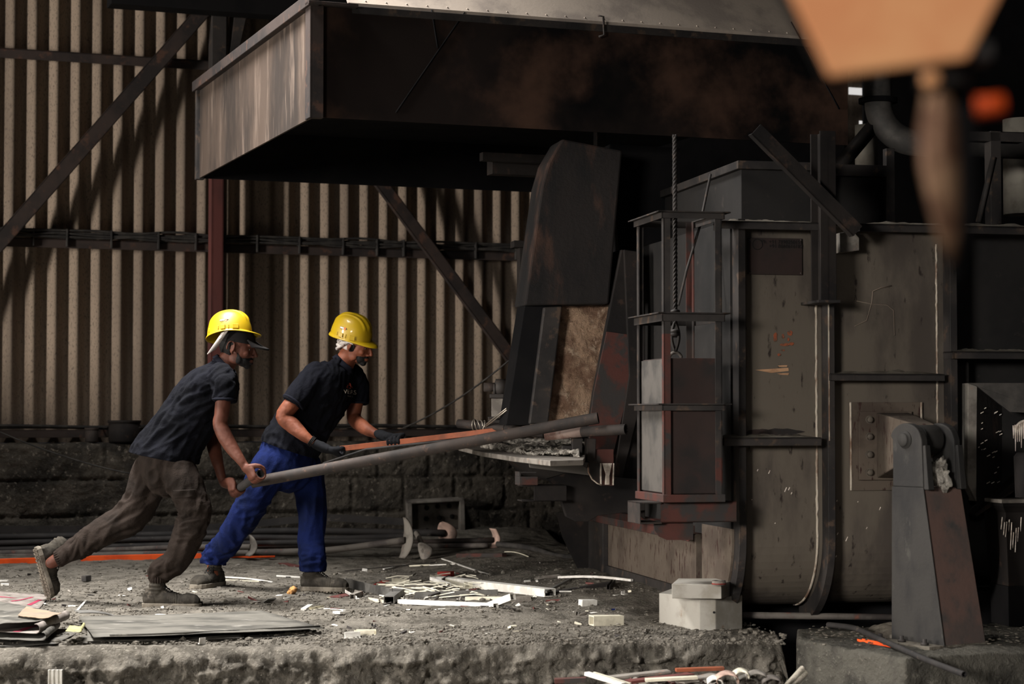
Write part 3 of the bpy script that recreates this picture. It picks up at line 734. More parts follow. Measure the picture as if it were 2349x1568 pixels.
# gudgeon arm out to the pedestal head
PE = Frame(33)
base = PE.l(hitz(2168, 1484, .0)); pa0, pb0 = base[0], base[1]
Ft = PE.l(P(2118, 1118, 9.36)); fa_, fb_, zfork = Ft[0], Ft[1], Ft[2]
B0b = PE.hit(2049, 1450, a=pa0)[1]; R0a = PE.hit(2264, 1477, b=pb0)[0]
B1b = PE.hit(2050, 1118, a=fa_)[1]; R1a = PE.hit(2205, 1112, b=fb_)[0]
ta = (fa_ + R1a) / 2; tb = (fb_ + B1b) / 2 + .012
HD = PE.w(ta, tb, PE.hit(2070, 1008, a=fa_)[2])
A0 = FU.w(fa(2047, b=PB), PB, 0)
ydir = (Vector((HD.x, HD.y, 0)) - A0).normalized(); xdir = Vector((ydir.y, -ydir.x, 0)) * 1
if xdir.x < 0: xdir = -xdir
hw = .085; z0a, z1a = fz(2040, 1096), fz(2040, 946)
zh0, zh1 = HD.z - .075, HD.z + .075
mb = MB(); p = A0 - ydir * .0; q = Vector((HD.x, HD.y, 0)) - ydir * .02
def zz(v, z): return Vector((v.x, v.y, z))
mb.hexa([zz(p - xdir * hw, z0a), zz(q - xdir * .05, zh0 + .0), zz(q + xdir * .05, zh0), zz(p + xdir * hw, z0a),
         zz(p - xdir * hw, z1a), zz(q - xdir * .05, zh1), zz(q + xdir * .05, zh1), zz(p + xdir * hw, z1a)])
fn.part('gudgeon_arm', mb, 'furnace_rusty', bevel=.006)
mb = MB(); mb.lathe([(.068, -.056), (.070, -.052), (.070, .052), (.068, .056)], HD, PE.w(1, 0, 0), 30); fn.part('arm_eye', mb, 'pillar')
# upper structure above the front panels
UB = BF + .35
mb = MB(FU); a0u = FU.hit(1700, 450, b=UB)[0]; mb.box(a0u, FU.hit(1895, 450, b=UB)[0], UB, UB + 1.4, ztA - .02, FU.hit(1790, 378, b=UB)[2]); fn.part('upper_box', mb, 'panel_dark', bevel=.004)
zu = FU.hit(1790, 378, b=UB)[2]
mb = MB(FU); mb.box(a0u - .03, FU.hit(1895, 450, b=UB)[0], UB - .04, UB + 1.4, zu - .03, zu + .012); fn.part('upper_rim', mb, 'dark_steel', bevel=.003)
mb = MB(FU); b2 = BF + .5; mb.box(FU.hit(1905, 450, b=b2)[0], FU.hit(2050, 450, b=b2)[0], b2, b2 + .9, ztA - .02, FU.hit(1980, 385, b=b2)[2]); fn.part('upper_box', mb, 'panel_dark', bevel=.004)
mb = MB(FU); b3 = b2 - .05
mb.box(FU.hit(1905, 450, b=b3)[0], FU.hit(2052, 450, b=b3)[0], b3, b3 + .05, FU.hit(1980, 404, b=b3)[2], FU.hit(1980, 378, b=b3)[2])
mb.box(FU.hit(2034, 450, b=b3)[0], FU.hit(2053, 450, b=b3)[0], b3, b3 + .05, ztB, FU.hit(2040, 340, b=b3)[2]); fn.part('upper_frame', mb, 'dark_steel', bevel=.002)
fn.done()

# nameplate
b = BF - .006; t = Thing('nameplate', 'dark reddish nameplate with faint stamped phone numbers on the furnace front', 'sign')
mb = MB(FU); mb.box(fa(1716, b=b), fa(1841, b=b), b - .006, b + .004, FU.hit(1780, 630, b=b)[2], FU.hit(1780, 546, b=b)[2]); pl = t.part('plate', mb, 'plate_red', bevel=.002)
def put_text(body, px, py, size, matn, F=FU, b=None, name='lettering', parent=None, T=None):
    me = text_mesh(body, size); p = F.hit(px, py, b=b)
    M = Matrix.Translation(F.w(*p)) @ Matrix.Rotation(F.ang, 4, 'Z') @ Matrix.Rotation(PI / 2, 4, 'X')
    me.transform(M); T.part(name, None, matn, me=me, parent=parent)
put_text('Ph. +91 7898250151', 1794, 555, .026, 'text_dark', b=b - .0075, parent=pl, T=t)
put_text('+91 8860616182', 1803, 565, .026, 'text_dark', b=b - .0075, parent=pl, T=t)
mb = MB(FU)
p = FU.hit(1738, 560, b=b - .0065); mb2 = MB()
mb2.tube([FU.w(p[0] + .026 * math.cos(k / 20 * 2 * PI), p[1], p[2] + .026 * math.sin(k / 20 * 2 * PI)) for k in range(21)], .002, 5); t.part('round_emblem', mb2, 'text_dark', parent=pl)
for (x, y) in ((1720, 550), (1837, 550), (1720, 626), (1837, 626)):
    mb = MB(); mb.ell(FU.w(*FU.hit(x, y, b=b - .006)), (.004, .004, .004), seg=8, rings=6); t.part('rivet', mb, 'pipe_grey')
t.done()

# column fixed on the flange before the furnace, with a thin brace
b = BF - .24
t = Thing('hanging_column', 'dark steel I-column ending above the middle flange of the furnace', 'column')
zc1 = FU.hit(1900, 300, b=b)[2]; aq_ = (fa(1884, b=b) + fa(1921, b=b)) / 2
mb = MB(FU); ibeam(FU, aq_, b, FU.hit(1900, 691, b=b)[2], zc1, .082, .14, mb); t.part('column_shaft', mb, 'soot_steel', bevel=.002)
mb = MB(FU); mb.box(fa(1882, b=b) - .01, fa(1923, b=b) + .01, b - .01, BF + .02, FU.hit(1900, 694, b=b)[2], FU.hit(1900, 688, b=b)[2]); t.part('end_plate', mb, 'dark_steel')
t.done()
b8 = BF - .3; A = FU.w(*FU.hit(1735, 296, b=b8)); B = FU.w(*FU.hit(1968, 530, b=b8)); tt = (B - A).normalized(); up_ = FU.w(0, 1, 0); sd = tt.cross(up_).normalized()
mb = MB(); mb.prism([A - sd * .034, A + sd * .034, A + sd * .034 + up_ * .01, A - sd * .034 + up_ * .01], B - A); mb.prism([A - sd * .034, A - sd * .026, A - sd * .026 + up_ * .055, A - sd * .034 + up_ * .055], B - A)
single('diagonal_brace', mb, 'soot_steel', 'thin dark angle brace slanting from under the hood to the furnace top', 'steel brace')
b = BF - .1
mb = MB(FU); q = [FU.hit(x, y, b=b) for x, y in ((1926, 534), (1955, 529), (1971, 545), (1971, 574), (1927, 579))]
mb.prism([Vector(p) for p in q][::-1], (0, .1, 0)); single('bracket_plate', mb, 'pale_steel', 'small pale grey plate at the lower end of the thin angle brace', 'metal plate', bevel=.002)

# ---- low box of the furnace beside the soil
t = Thing('furnace_base_box', 'low rusty steel base box with sloping sides between the soil and the caged shaft', 'furnace base')
ba0 = FU.hit(1597, 1250, a=CAPA)[1]; ba1 = FU.hit(1362, 1240, a=CAPA)[1]; z0_, z1_ = FU.hit(1525, 1362, a=CAPA)[2] - .1, sz
mb = MB(FU); mb.box(CAPA, CAPA + .6, ba0, ba1, z0_, z1_); t.part('side_panel', mb, 'furnace_rusty')
mb = MB(FU); mb.box(CAPA - .05, CAPA + .02, ba0 - .02, ba1 + .03, z1_ - .01, z1_ + .035); mb.box(CAPA - .05, CAPA - .04, ba0 - .02, ba1 + .03, z1_ - .05, z1_ + .035); t.part('top_flange', mb, 'red_oxide', bevel=.003)
mb = MB(FU); mb.box(CAPA - .02, CAPA, ba0 - .0, ba1, z0_, z0_ + .17); t.part('skirting_strip', mb, 'dark_steel', bevel=.003)
mb = MB(FU); mb.box(CAPA - .035, CAPA, ba1 - .36, ba1 + .0, z0_, z1_); t.part('corner_post', mb, 'dark_steel', bevel=.003)
mb = MB(FU); p = [FU.hit(x, y, b=ba1) for x, y in ((1362, 1182), (1330, 1182), (1358, 1300), (1362, 1300))]
mb.prism([(CAPA - .01, ba1, z1_), (CAPA - .24, ba1, z1_), (CAPA - .20, ba1, z1_ - .16), (CAPA - .04, ba1, z0_)], (0, .02, 0)); t.part('gusset', mb, 'soot_steel')
t.done()

# ---- caged shaft with counterweight
CB_ = FU.l(P(1523, 900, 9.6)); ca0, cb0 = CB_[0], CB_[1]; ca1 = FU.hit(1657, 900, b=cb0)[0]; cb1 = FU.hit(1461, 900, a=ca0)[1]
cz = lambda y: FU.hit(1530, y, b=cb0)[2]
t = Thing('caged_shaft', 'tall open steel cage with flat ring frames, holding the rusty counterweight', 'cage')
w_ = .034; zT, zB = cz(487), cz(1150)
def angle_post(a, b, sa, sb, m, z0=zB, z1=zT):
    mb = MB(FU); mb.box(a, a + sa * w_, b, b + sb * .006, z0, z1); mb.box(a, a + sa * .006, b, b + sb * w_, z0, z1); return t.part('corner_post', mb, m)
angle_post(ca0, cb0, 1, 1, 'dark_steel', cz(765), zT); angle_post(ca0, cb0, 1, 1, 'red_oxide', zB, cz(765))
angle_post(ca1, cb0, -1, 1, 'dark_steel', cz(1050), zT); angle_post(ca1, cb0, -1, 1, 'red_oxide', zB, cz(1050))
angle_post(ca0, cb1, 1, -1, 'dark_steel', cz(1080), zT); angle_post(ca0, cb1, 1, -1, 'red_oxide', zB, cz(1080))
angle_post(ca1, cb1, -1, -1, 'red_oxide')
def ring(yt, yb, out, m, lip=True, wid=.045):
    z1, z0 = cz(yt), cz(yb); mb = MB(FU); k = .006
    A0, A1, B0, B1 = ca0 - out, ca1 + out, cb0 - out, cb1 + out
    for zlo, zhi, ww in ((z1 - k, z1, wid), (z0, z1, k)):
        o = out if zhi - zlo < .007 else min(out, .012); a0, a1, b0, b1 = ca0 - o, ca1 + o, cb0 - o, cb1 + o
        ww2 = o + .004 if zhi - zlo < .007 else k
        mb.box(a0, a1, b0, b0 + ww2, zlo, zhi); mb.box(a0, a1, b1 - ww2, b1, zlo, zhi)
        mb.box(a0, a0 + ww2, b0, b1, zlo, zhi); mb.box(a1 - ww2, a1, b0, b1, zlo, zhi)
    t.part('ring_frame', mb, m)
ring(484, 500, .035, 'dark_steel'); ring(716, 736, .036, 'dark_steel'); ring(925, 941, .036, 'dark_steel')
mb = MB(FU); mb.box(ca0 - .008, ca1 + .012, cb0 - .008, cb1 + .01, cz(1152), cz(1134)); t.part('base_frame', mb, 'red_oxide', bevel=.003)
# carrying channel under the cage and its gusset
z1, z0 = cz(1152), cz(1200); bq = cb0 + .06
mb = MB(FU); a1q = FU.hit(1690, 1180, b=bq)[0]
mb.box(ca0 - .0, a1q, bq, bq + .008, z0, z1); mb.box(ca0, a1q, bq, bq + .12, z1 - .008, z1); mb.box(ca0, a1q, bq, bq + .12, z0, z0 + .008); t.part('carrying_beam', mb, 'red_oxide', bevel=.002)
mb = MB(FU); 
for (x0, x1, y0, y1) in ((ca0 - .11, ca0, z1 - .008, z1), (ca0 - .11, ca0, z0 - .004, z0 + .004), (ca0 - .11, ca0 - .104, z0, z1)): mb.box(x0, x1, bq - .02, bq + .2, y0, y1)
t.part('open_channel', mb, 'pipe_rust', bevel=.002)
mb = MB(FU); g = [FU.hit(x, y, b=bq + .03) for x, y in ((1500, 1198), (1590, 1198), (1590, 1238), (1530, 1238), (1512, 1230), (1502, 1216))]
mb.prism([Vector(p) for p in g], (0, .012, 0)); t.part('gusset', mb, 'red_oxide')
t.done()
t = Thing('counterweight', 'rusty box counterweight with grey side, standing in the lower half of the cage', 'counterweight')
i_ = .022; zt_, zb_ = cz(820), cz(1133)
mb = MB(FU); mb.box(ca0 + i_, ca1 - i_, cb0 + i_, cb1 - i_, zb_, zt_); t.part('weight_box', mb, 'plate_red', bevel=.004)
mb = MB(FU); mb.box(ca0 + i_ - .006, ca0 + i_, cb0 + i_ + .01, cb1 - i_, zb_ + .005, zt_ - .005); t.part('side_plate', mb, 'duct', label='grey side plate')
mb = MB(); c = FU.w((ca0 + ca1) / 2 - .05, cb0 + .13, zt_); mb.tube([c + Vector((.03 * math.cos(a), 0, .03 * math.sin(a))) for a in [PI * k / 10 for k in range(11)]], .008, 8); t.part('lifting_eye', mb, 'pipe_grey')
t.done()
t = Thing('wire_rope', 'twisted wire rope with clamped eye hanging inside the cage above the counterweight', 'rope')
c = FU.w((ca0 + ca1) / 2 - .05, cb0 + .13, 0); zt2 = cz(300); z_e = cz(795); mb = MB()
for s in range(3):
    mb.tube([zz(c + Vector((.006 * math.cos(k * .5 + s * 2.09), .006 * math.sin(k * .5 + s * 2.09), 0)), z_e + .12 + (zt2 - z_e - .12) * k / 180) for k in range(181)], .0065, 6)
t.part('rope_strand', mb, 'dark_steel')
mb = MB()
for s in (-1, 1): mb.tube([zz(c + Vector((s * .018 * math.sin(PI * k / 12), 0, 0)), z_e - .02 + .15 * k / 12) for k in range(13)], .008, 8)
t.part('rope_eye', mb, 'dark_steel')
for y in (712, 758, 765): 
    mb = MB(); mb.lathe([(.006, -.008), (.024, -.006), (.024, .006), (.006, .008)], zz(c, cz(y)), (0, .3, 1), 14); t.part('rope_clamp', mb, 'dark_steel')
t.done()
mb = MB(); mb.tube([P(1630, 400, 10.3), P(1605, 520, 10.15), P(1575, 620, 10.05), P(1556, 700, 9.98)], .007, 8); single('slack_rope', mb, 'dark_steel', 'thin slack rope running diagonally behind the wire rope in the cage', 'rope')

# ---- mouth of the furnace: leaning slab, uprights, brick lining, red cheek
def fpoly(pts, b, depth, m, name, T, bevel=0, F=FU, tilt=0, label=None):
    mb = MB(F); V = [Vector(F.hit(x, y, b=b)) for x, y in pts]
    mb.prism(V, (0, depth, 0)); return T.part(name, mb, m, bevel=bevel, label=label)
bm_ = FU.l(P(1330, 700, 11.3))[1]
t = Thing('charging_mouth', 'sooty charging mouth of the furnace with leaning plates and brick lining', 'furnace mouth')
fpoly([(1290, 318), (1428, 345), (1397, 697), (1203, 700), (1243, 425), (1258, 372)], bm_, .28, 'slab_steel', 'leaning_slab', t, .012)
fpoly([(1203, 700), (1290, 700), (1215, 975), (1160, 975)], bm_ + .06, .2, 'black_steel', 'upright', t, .006)
fpoly([(1248, 704), (1290, 702), (1258, 972), (1214, 972)], bm_ + .03, .06, 'dark_steel', 'upright_channel', t, .008)
# brick lining: rough baked block
V = [FU.w(*FU.hit(x, y, b=bm_ + .14)) for x, y in ((1286, 700), (1402, 694), (1362, 966), (1255, 970))]
mb = MB(); mb.prism(V, FU.w(0, .3, 0)); me = bake(mb, .012, 6)
for v in me.vertices:
    q = v.co * 14; v.co += Vector((-.1, -1, 0)) * (fbm(q, 5) * .02 + .01 * N3(q.x * 2.5, q.y * 2.5, q.z * 2.5))
t.part('brick_lining', None, 'refractory', me=me)
fpoly([(1397, 697), (1420, 690), (1462, 576), (1426, 572)], bm_ + .05, .25, 'black_steel', 'filler_plate', t)
fpoly([(1426, 572), (1466, 578), (1480, 700), (1480, 1190), (1408, 1120), (1358, 1118), (1352, 975), (1362, 900), (1402, 695)], bm_ - .02, .05, 'soot_steel', 'cheek_plate', t, .004)
fpoly([(1392, 760), (1452, 768), (1440, 900), (1408, 1040), (1354, 1040), (1352, 975), (1362, 900)], bm_ - .03, .012, 'red_oxide', 'red_cheek', t, .002, label='red-oxide painted lower cheek')
fpoly([(1432, 572), (1470, 578), (1480, 760), (1480, 880), (1420, 1130), (1408, 1100), (1444, 860)], bm_ - .045, .03, 'soot_steel', 'cheek_overlay', t, .003)
# ceiling side mass behind
fpoly([(1400, 330), (1560, 340), (1560, 1150), (1440, 1150), (1430, 700)], bm_ + .35, .4, 'black_steel', 'rear_mass', t)
# sill plate, roughly level, with ash
zs = FU.hit(1250, 1046, b=bm_ - .25)[2]
q = [hitz(x, y, zs) for x, y in ((1052, 1024), (1105, 1036), (1180, 1047), (1262, 1056), (1338, 1054), (1352, 1030), (1340, 1012), (1160, 1012), (1090, 1018))]
mb = MB(); mb.prism(q, (0, 0, -.028)); sp = t.part('sill_plate', mb, 'pale_steel', bevel=.004)
mb = MB(); mb.prism([hitz(x, y, zs) for x, y in ((1100, 1026), (1200, 1043), (1330, 1049), (1345, 1025), (1330, 1014), (1150, 1014))], (0, 0, .012)); me = bake(mb, .008, 1)
for v in me.vertices:
    if v.co.z > zs: v.co.z += .028 * max(0, fbm(v.co * 9, 4) + .25) + .012 * N3(*(v.co * 40))
t.part('ash_layer', None, 'ash', me=me, parent=sp, kind='stuff')
# trough body below the sill
mb = MB(); top = [hitz(x, y, zs - .03) for x, y in ((1158, 1050), (1205, 1054), (1350, 1060), (1350, 1022), (1200, 1022))]
cen = sum(top, Vector()) / 5
rings = []
for k in range(7):
    u = k / 6; rings.append([Vector((cen.x + .06 * u + (p.x - cen.x) * (1 - .42 * u), cen.y + (p.y - cen.y) * (1 - .3 * u), zs - .03 - .135 * math.sin(u * PI / 2))) for p in top])
mb.loft(rings, True, False); t.part('trough_body', mb, 'soot_steel', bevel=.004)
fpoly([(1212, 1054), (1350, 1060), (1352, 1090), (1300, 1083), (1215, 1072)], bm_ - .3, .012, 'duct', 'trough_lip', t, .003)
fpoly([(1350, 1030), (1408, 1030), (1408, 1114), (1378, 1113), (1362, 1102), (1352, 1086)], bm_ - .31, .02, 'red_oxide', 'drip_plate', t, .003)
for (pp) in ([(1382, 1062), (1404, 1062), (1398, 1090), (1398, 1111), (1388, 1111), (1390, 1088)], [(1377, 1062), (1380, 1062), (1380, 1111), (1377, 1111)], [(1407, 1062), (1409, 1062), (1408, 1112), (1405, 1112)]):
    fpoly(pp, bm_ - .316, .006, 'drip', 'metal_drip', t)
mb = MB(); mb.tube([FU.w(*FU.hit(x, y, b=bm_ - .316)) for x, y in ((1349, 1060), (1350, 1082), (1358, 1098), (1370, 1108), (1380, 1112))], .004, 6); t.part('weld_seam', mb, 'weld')
# curved support bracket and cross channel under the trough
fpoly([(1256, 1098), (1300, 1085), (1480, 1100), (1480, 1170), (1372, 1182), (1350, 1196), (1322, 1195), (1300, 1184), (1292, 1160), (1285, 1130), (1268, 1110)], bm_ - .1, .05, 'soot_steel', 'support_bracket', t, .003)
bx = bm_ - .2
mb = MB(FU); p0 = FU.hit(1197, 1150, b=bx); p1 = FU.hit(1225, 1112, b=bx); aq = FU.hit(1300, 1130, b=bx)[0]
for (z0, z1) in ((p0[2], p0[2] + .008), (p1[2] - .008, p1[2])): mb.box(p0[0], aq, bx, bx + .12, z0, z1)
mb.box(p1[0], aq, bx, bx + .01, p0[2], p1[2]); t.part('cross_channel', mb, 'soot_steel', bevel=.002)
mb = MB(FU); p0 = FU.hit(1190, 1112, b=bx); p1 = FU.hit(1232, 1092, b=bx); mb.box(p0[0], p1[0], bx - .02, bx + .1, p0[2], p1[2]); mb.box(p0[0] + .01, p1[0] - .005, bx - .01, bx + .1, p1[2] + .018, p1[2] + .026)
mb.box(p0[0] + .0, p0[0] + .01, bx - .01, bx + .1, p1[2], p1[2] + .026); t.part('stub_channel', mb, 'red_oxide', bevel=.002)
for pp, dd in (([(1313, 975), (1336, 975), (1336, 1055), (1322, 1055), (1313, 1030)], -.34), ([(1290, 1022), (1320, 1022), (1320, 1034), (1290, 1034)], -.33)):
    fpoly(pp, bm_ + dd, .03, 'dark_steel', 'pipe_clamp', t, .003)
fpoly([(1346, 1004), (1368, 1006), (1366, 1054), (1358, 1060), (1346, 1056)], bm_ - .33, .05, 'pipe_rust', 'hanging_lug', t, .004)
# lumps of slag on the sill
for (x, y, r, m_) in ((1152, 1022, .04, 'soot_steel'), (1122, 1020, .03, 'ash'), (1210, 1020, .035, 'soot_steel'), (1262, 1024, .04, 'ash'), (1300, 1034, .03, 'ash'), (1235, 1035, .02, 'ash')):
    c = hitz(x, y + 8, zs); mb = MB(); mb.ell(c + Vector((0, 0, r * .5)), (r * 1.3, r, r * .75)); me = bake(mb, .007, 1)
    for v in me.vertices: v.co += (v.co - c) * fbm(v.co * 18, 3) * .5
    t.part('slag_lump', None, m_, me=me)
mb = MB(); mb.tube([P(1052, 971, 11.75), P(1160, 982, 11.55)], .026, 16, hollow=.006); 
mb.tube([P(1160, 982, 11.55), P(1250, 996, 11.4)], .024, 16); t.part('rear_axle', mb, 'pipe_rust')
mb = MB()
for k in range(5):
    c = P(1088 + k * 5, 974 + k * .7, 11.68 - k * .01); mb.tube([c + Vector((.012 * math.cos(a + k), .032 * math.cos(a), .032 * math.sin(a))) for a in [2 * PI * i / 18 for i in range(19)]], .0035, 6)
mb.tube([P(1112, 976, 11.6), P(1128, 962, 11.5), P(1162, 936, 11.3)], .004, 6); mb.tube([P(1114, 978, 11.6), P(1130, 966, 11.5), P(1163, 940, 11.3)], .004, 6)
t.part('wrapped_wire', mb, 'wire_metal', label='shiny wire wrapped around the pipe')
mb = MB(); mb.tube([P(1252, 998, 10.98), P(1335, 990, 10.9)], .029, 18); t.part('axle_pipe', mb, 'pipe_pink')
mb = MB(); mb.tube([P(1335, 990, 10.9), P(1436, 984, 10.78)], .029, 20, hollow=.007); t.part('axle_pipe', mb, 'pipe_rust')
# pillow block with stand, left of the uprights
mb = MB(); c = P(1145, 908, 11.7); mb.box(c.x - .055, c.x + .07, c.y - .04, c.y + .05, c.z - .012, c.z + .012); t.part('bearing_base', mb, 'dark_steel', bevel=.004)
mb = MB(); mb.lathe([(.03, -.035), (.048, -.03), (.048, .03), (.03, .035)], c + Vector((.01, 0, .052)), (1, .1, 0), 20); t.part('bearing_housing', mb, 'dark_steel')
mb = MB(); mb.lathe([(.001, -.09), (.026, -.09), (.026, 0)], c + Vector((.0, 0, .052)), (1, .1, 0), 18); t.part('bearing_shaft', mb, 'pipe_rust')
for s in (-1, 1): mb = MB(); mb.lathe([(.001, .06), (.01, .06), (.01, 0)], c + Vector((.01 + s * .036, -.03, .01)), (0, 0, 1), 6); t.part('bolt', mb, 'dark_steel')
mb = MB(); mb.box(c.x - .045, c.x + .08, c.y - .01, c.y + .06, c.z - .12, c.z - .012); t.part('bearing_stand', mb, 'pale_steel', bevel=.003)
mb = MB(); mb.box(c.x - .065, c.x + .08, c.y - .05, c.y + .06, c.z - .13, c.z - .12); mb.box(c.x - .065, c.x + .08, c.y + .05, c.y + .06, c.z - .24, c.z - .12); t.part('shelf_bracket', mb, 'dark_steel', bevel=.003)
t.done()
# frame bits at the sheeting edge behind the mouth
mb = MB(FU); b = bm_ + .6; p0 = FU.hit(1192, 560, b=b); p1 = FU.hit(1202, 960, b=b); mb.box(p0[0], p1[0] + .02, b, b + .08, p1[2], p0[2]); mb.box(p0[0] - .04, p0[0] + .2, b - .03, b + .08, p0[2] - .02, p0[2] + .02)
single('upright_frame', mb, 'soot_steel', 'narrow dark upright frame between the sheeting and the leaning slab', 'steel frame', bevel=.003)
# cross pipework under the hood, seen dimly
mb = MB(SH); b = HB + 1.2
p = SH.hit(1130, 398, b=b); mb.box(p[0], p[0] + 1.2, b, b + .1, p[2], p[2] + .12); q = SH.hit(1095, 372, b=b); mb.box(q[0], q[0] + .9, b - .1, b - .04, q[2], q[2] + .05)
mb.box(SH.hit(1370, 300, b=b)[0], SH.hit(1390, 300, b=b)[0], b, b + .06, p[2] - .05, HZ + .3); single('hood_hanger', mb, 'soot_steel', 'dim steel hanger frame under the back of the hood above the leaning slab', 'steel frame')

# ================================================================== pedestal
t = Thing('trunnion_pedestal', 'tall tapered steel pedestal with forked head and pivot pin, front right', 'pedestal')
zpf = -.02
def sec(u): return (pa0 + (fa_ - pa0) * u, R0a + (R1a - R0a) * u, pb0 + (fb_ - pb0) * u, B0b + (B1b - B0b) * u)
S0, S1 = sec(0), sec(1); k = .006
mb = MB(PE); mb.hexa([(S0[0], S0[2], zpf), (S0[1], S0[2], zpf), (S0[1], S0[3], zpf), (S0[0], S0[3], zpf), (S1[0], S1[2], zfork), (S1[1], S1[2], zfork), (S1[1], S1[3], zfork), (S1[0], S1[3], zfork)])
t.part('tapered_body', mb, 'pillar_red', bevel=.006)
mb = MB(PE); mb.hexa([(S0[0] - k, S0[2] - k, zpf), (S0[0], S0[2] - k, zpf), (S0[0], S0[3] + k, zpf), (S0[0] - k, S0[3] + k, zpf), (S1[0] - k, S1[2] - k, zfork), (S1[0], S1[2] - k, zfork), (S1[0], S1[3] + k, zfork), (S1[0] - k, S1[3] + k, zfork)])
t.part('side_face_plate', mb, 'pillar', bevel=.002, label='grey side plate')
rb = (B1b - fb_) / 2; thk = .042; rz_ = .078
for s in (-1, 1):
    x0 = fa_ - .006 if s < 0 else R1a - thk
    b0_, b1_ = fb_ + (0 if s < 0 else .0), B1b
    pts = [(x0, b0_ - .006, zfork), (x0, b0_ + .004, HD.z)] + [(x0, tb - (rb + .004) * math.cos(a), HD.z + rz_ * math.sin(a)) for a in [PI * i / 16 for i in range(1, 16)]] + [(x0, b1_, HD.z), (x0, b1_, zfork)]
    mb = MB(PE); mb.prism(pts, (thk, 0, 0)); t.part('fork_cheek', mb, 'pillar', bevel=.006)
    mb = MB(PE); mb.hexa([(x0 + .006, fb_ - .034, zfork - .01), (x0 + thk + .004, fb_ - .034, zfork - .01), (x0 + thk + .004, fb_ + .02, zfork - .01), (x0 + .006, fb_ + .02, zfork - .01),
                          (x0 + .008, fb_ - .012, HD.z - .025), (x0 + thk, fb_ - .012, HD.z - .025), (x0 + thk, fb_ + .03, HD.z - .025), (x0 + .008, fb_ + .03, HD.z - .025)]); t.part('cheek_rib', mb, 'pillar', bevel=.004)
ax = PE.w(-1, 0, 0)
mb = MB(); mb.lathe([(.001, .022), (.028, .022), (.032, .016), (.032, .004), (.042, .004), (.042, 0)], PE.w(fa_ - .006, tb, HD.z), ax, 26); mb.lathe([(.028, 0), (.028, .2)], PE.w(fa_, tb, HD.z), -ax, 20); t.part('pivot_pin', mb, 'pillar')
c = PE.w(ta, fb_ + .01, zfork + .065); mb = MB(); mb.ell(c, (.045, .035, .07)); me = bake(mb, .007, 1)
for v in me.vertices: v.co += (v.co - c) * fbm(v.co * 20, 4) * .9
t.part('slag_lump', None, 'ash', me=me)
A = sec(0); mb = MB(PE); mb.box(A[0] - .10, A[1] + .01, A[2] - .0, A[3] + .05, -.03, .008); t.part('foot_plate', mb, 'dust', bevel=.004)
for (x, y) in ((-.07, .06), (-.06, .22), (-.08, .34)):
    c = PE.w(pa0 + x, pb0 + y, .006); mb = MB(); mb.lathe([(.02, 0), (.02, .014), (.011, .014), (.011, .03), (.001, .03)], c, (0, 0, 1), 6); t.part('anchor_bolt', mb, 'dark_steel')
t.done()
# dust mound at the foot
mb = MB(); c = hitz(2090, 1455, .0); mb.ell(c, (.22, .3, .05)); me = bake(mb, .012, 2)
for v in me.vertices: v.co.z += .02 * fbm(v.co * 9, 4)
single('dust_mound', None, 'dust', 'heap of grey dust against the left foot of the pedestal', 'dust', kind='stuff', me=me)

# ================================================================== pipework and things at the far right
t = Thing('duct_pipe', 'thick dark duct pipe dropping from the roof and bending right behind the hook', 'pipe')
V = [P(2012, -60, 12.2), P(2012, 100, 12.2), P(2014, 215, 12.2)]
V += [P(2014 + 90 * (1 - math.cos(a)), 232 + 95 * math.sin(a), 12.2) for a in [PI / 2 * i / 10 for i in range(1, 11)]] + [P(2480, 338, 12.3)]
mb = MB(); mb.tube(V, .083, 24); t.part('pipe_run', mb, 'duct')
mb = MB(); c = P(2014, 231, 12.2); mb.lathe([(.08, -.015), (.118, -.015), (.118, .015), (.08, .015)], c, (0, 0, 1), 30); t.part('pipe_flange', mb, 'black_steel', bevel=.002); t.done()
mb = MB(); mb.lathe([(.12, 0), (.12, .62)], P(2345, 492, 13), (0, 0, 1), 30); single('flue_pipe', mb, 'light_pipe', 'pale upright flue pipe at the right edge above the furnace', 'pipe')
t = Thing('trestle_frame', 'dim steel trestle with diagonal strut left of the pale flue pipe', 'steel frame')
mb = MB(FU); b = BF + .9
for (x0, x1, y0, y1) in ((2272, 2298, 300, 520), (2200, 2349, 300, 326)):
    p = FU.hit(x0, y0, b=b); q = FU.hit(x1, y1, b=b); mb.box(p[0], q[0], b, b + .08, q[2], p[2])
t.part('upright', mb, 'dark_steel', bevel=.002)
mb = MB(); mb.tube([P(2245, 510, 10.9), P(2280, 360, 10.9)], .018, 4); t.part('strut', mb, 'dark_steel'); t.done()
# inner column with strut behind, near the bright gap
mb = MB(); mb.tube([P(1925, 382, 12.25), P(2014, 276, 12.2)], .045, 4); single('diagonal_brace', mb, 'dark_steel', 'short dark strut below the bend of the duct pipe', 'steel brace')
mb = MB(); mb.lathe([(.08, 0), (.08, .3)], P(1988, 385, 14), (0, 0, 1), 24); single('rear_column', mb, 'light_pipe', 'pale round column behind the short strut under the duct pipe', 'column')
mb = MB(SH)
mb.box(aw(1940, 210), aw(1976, 210), BW - .06, BW - .05, zw(1950, 219), zw(1950, 203)); mb.box(aw(1964, 290), aw(1974, 290), BW - .06, BW - .05, zw(1968, 296), zw(1968, 279))
single('window_1', mb, 'sky_opening', kind='structure')
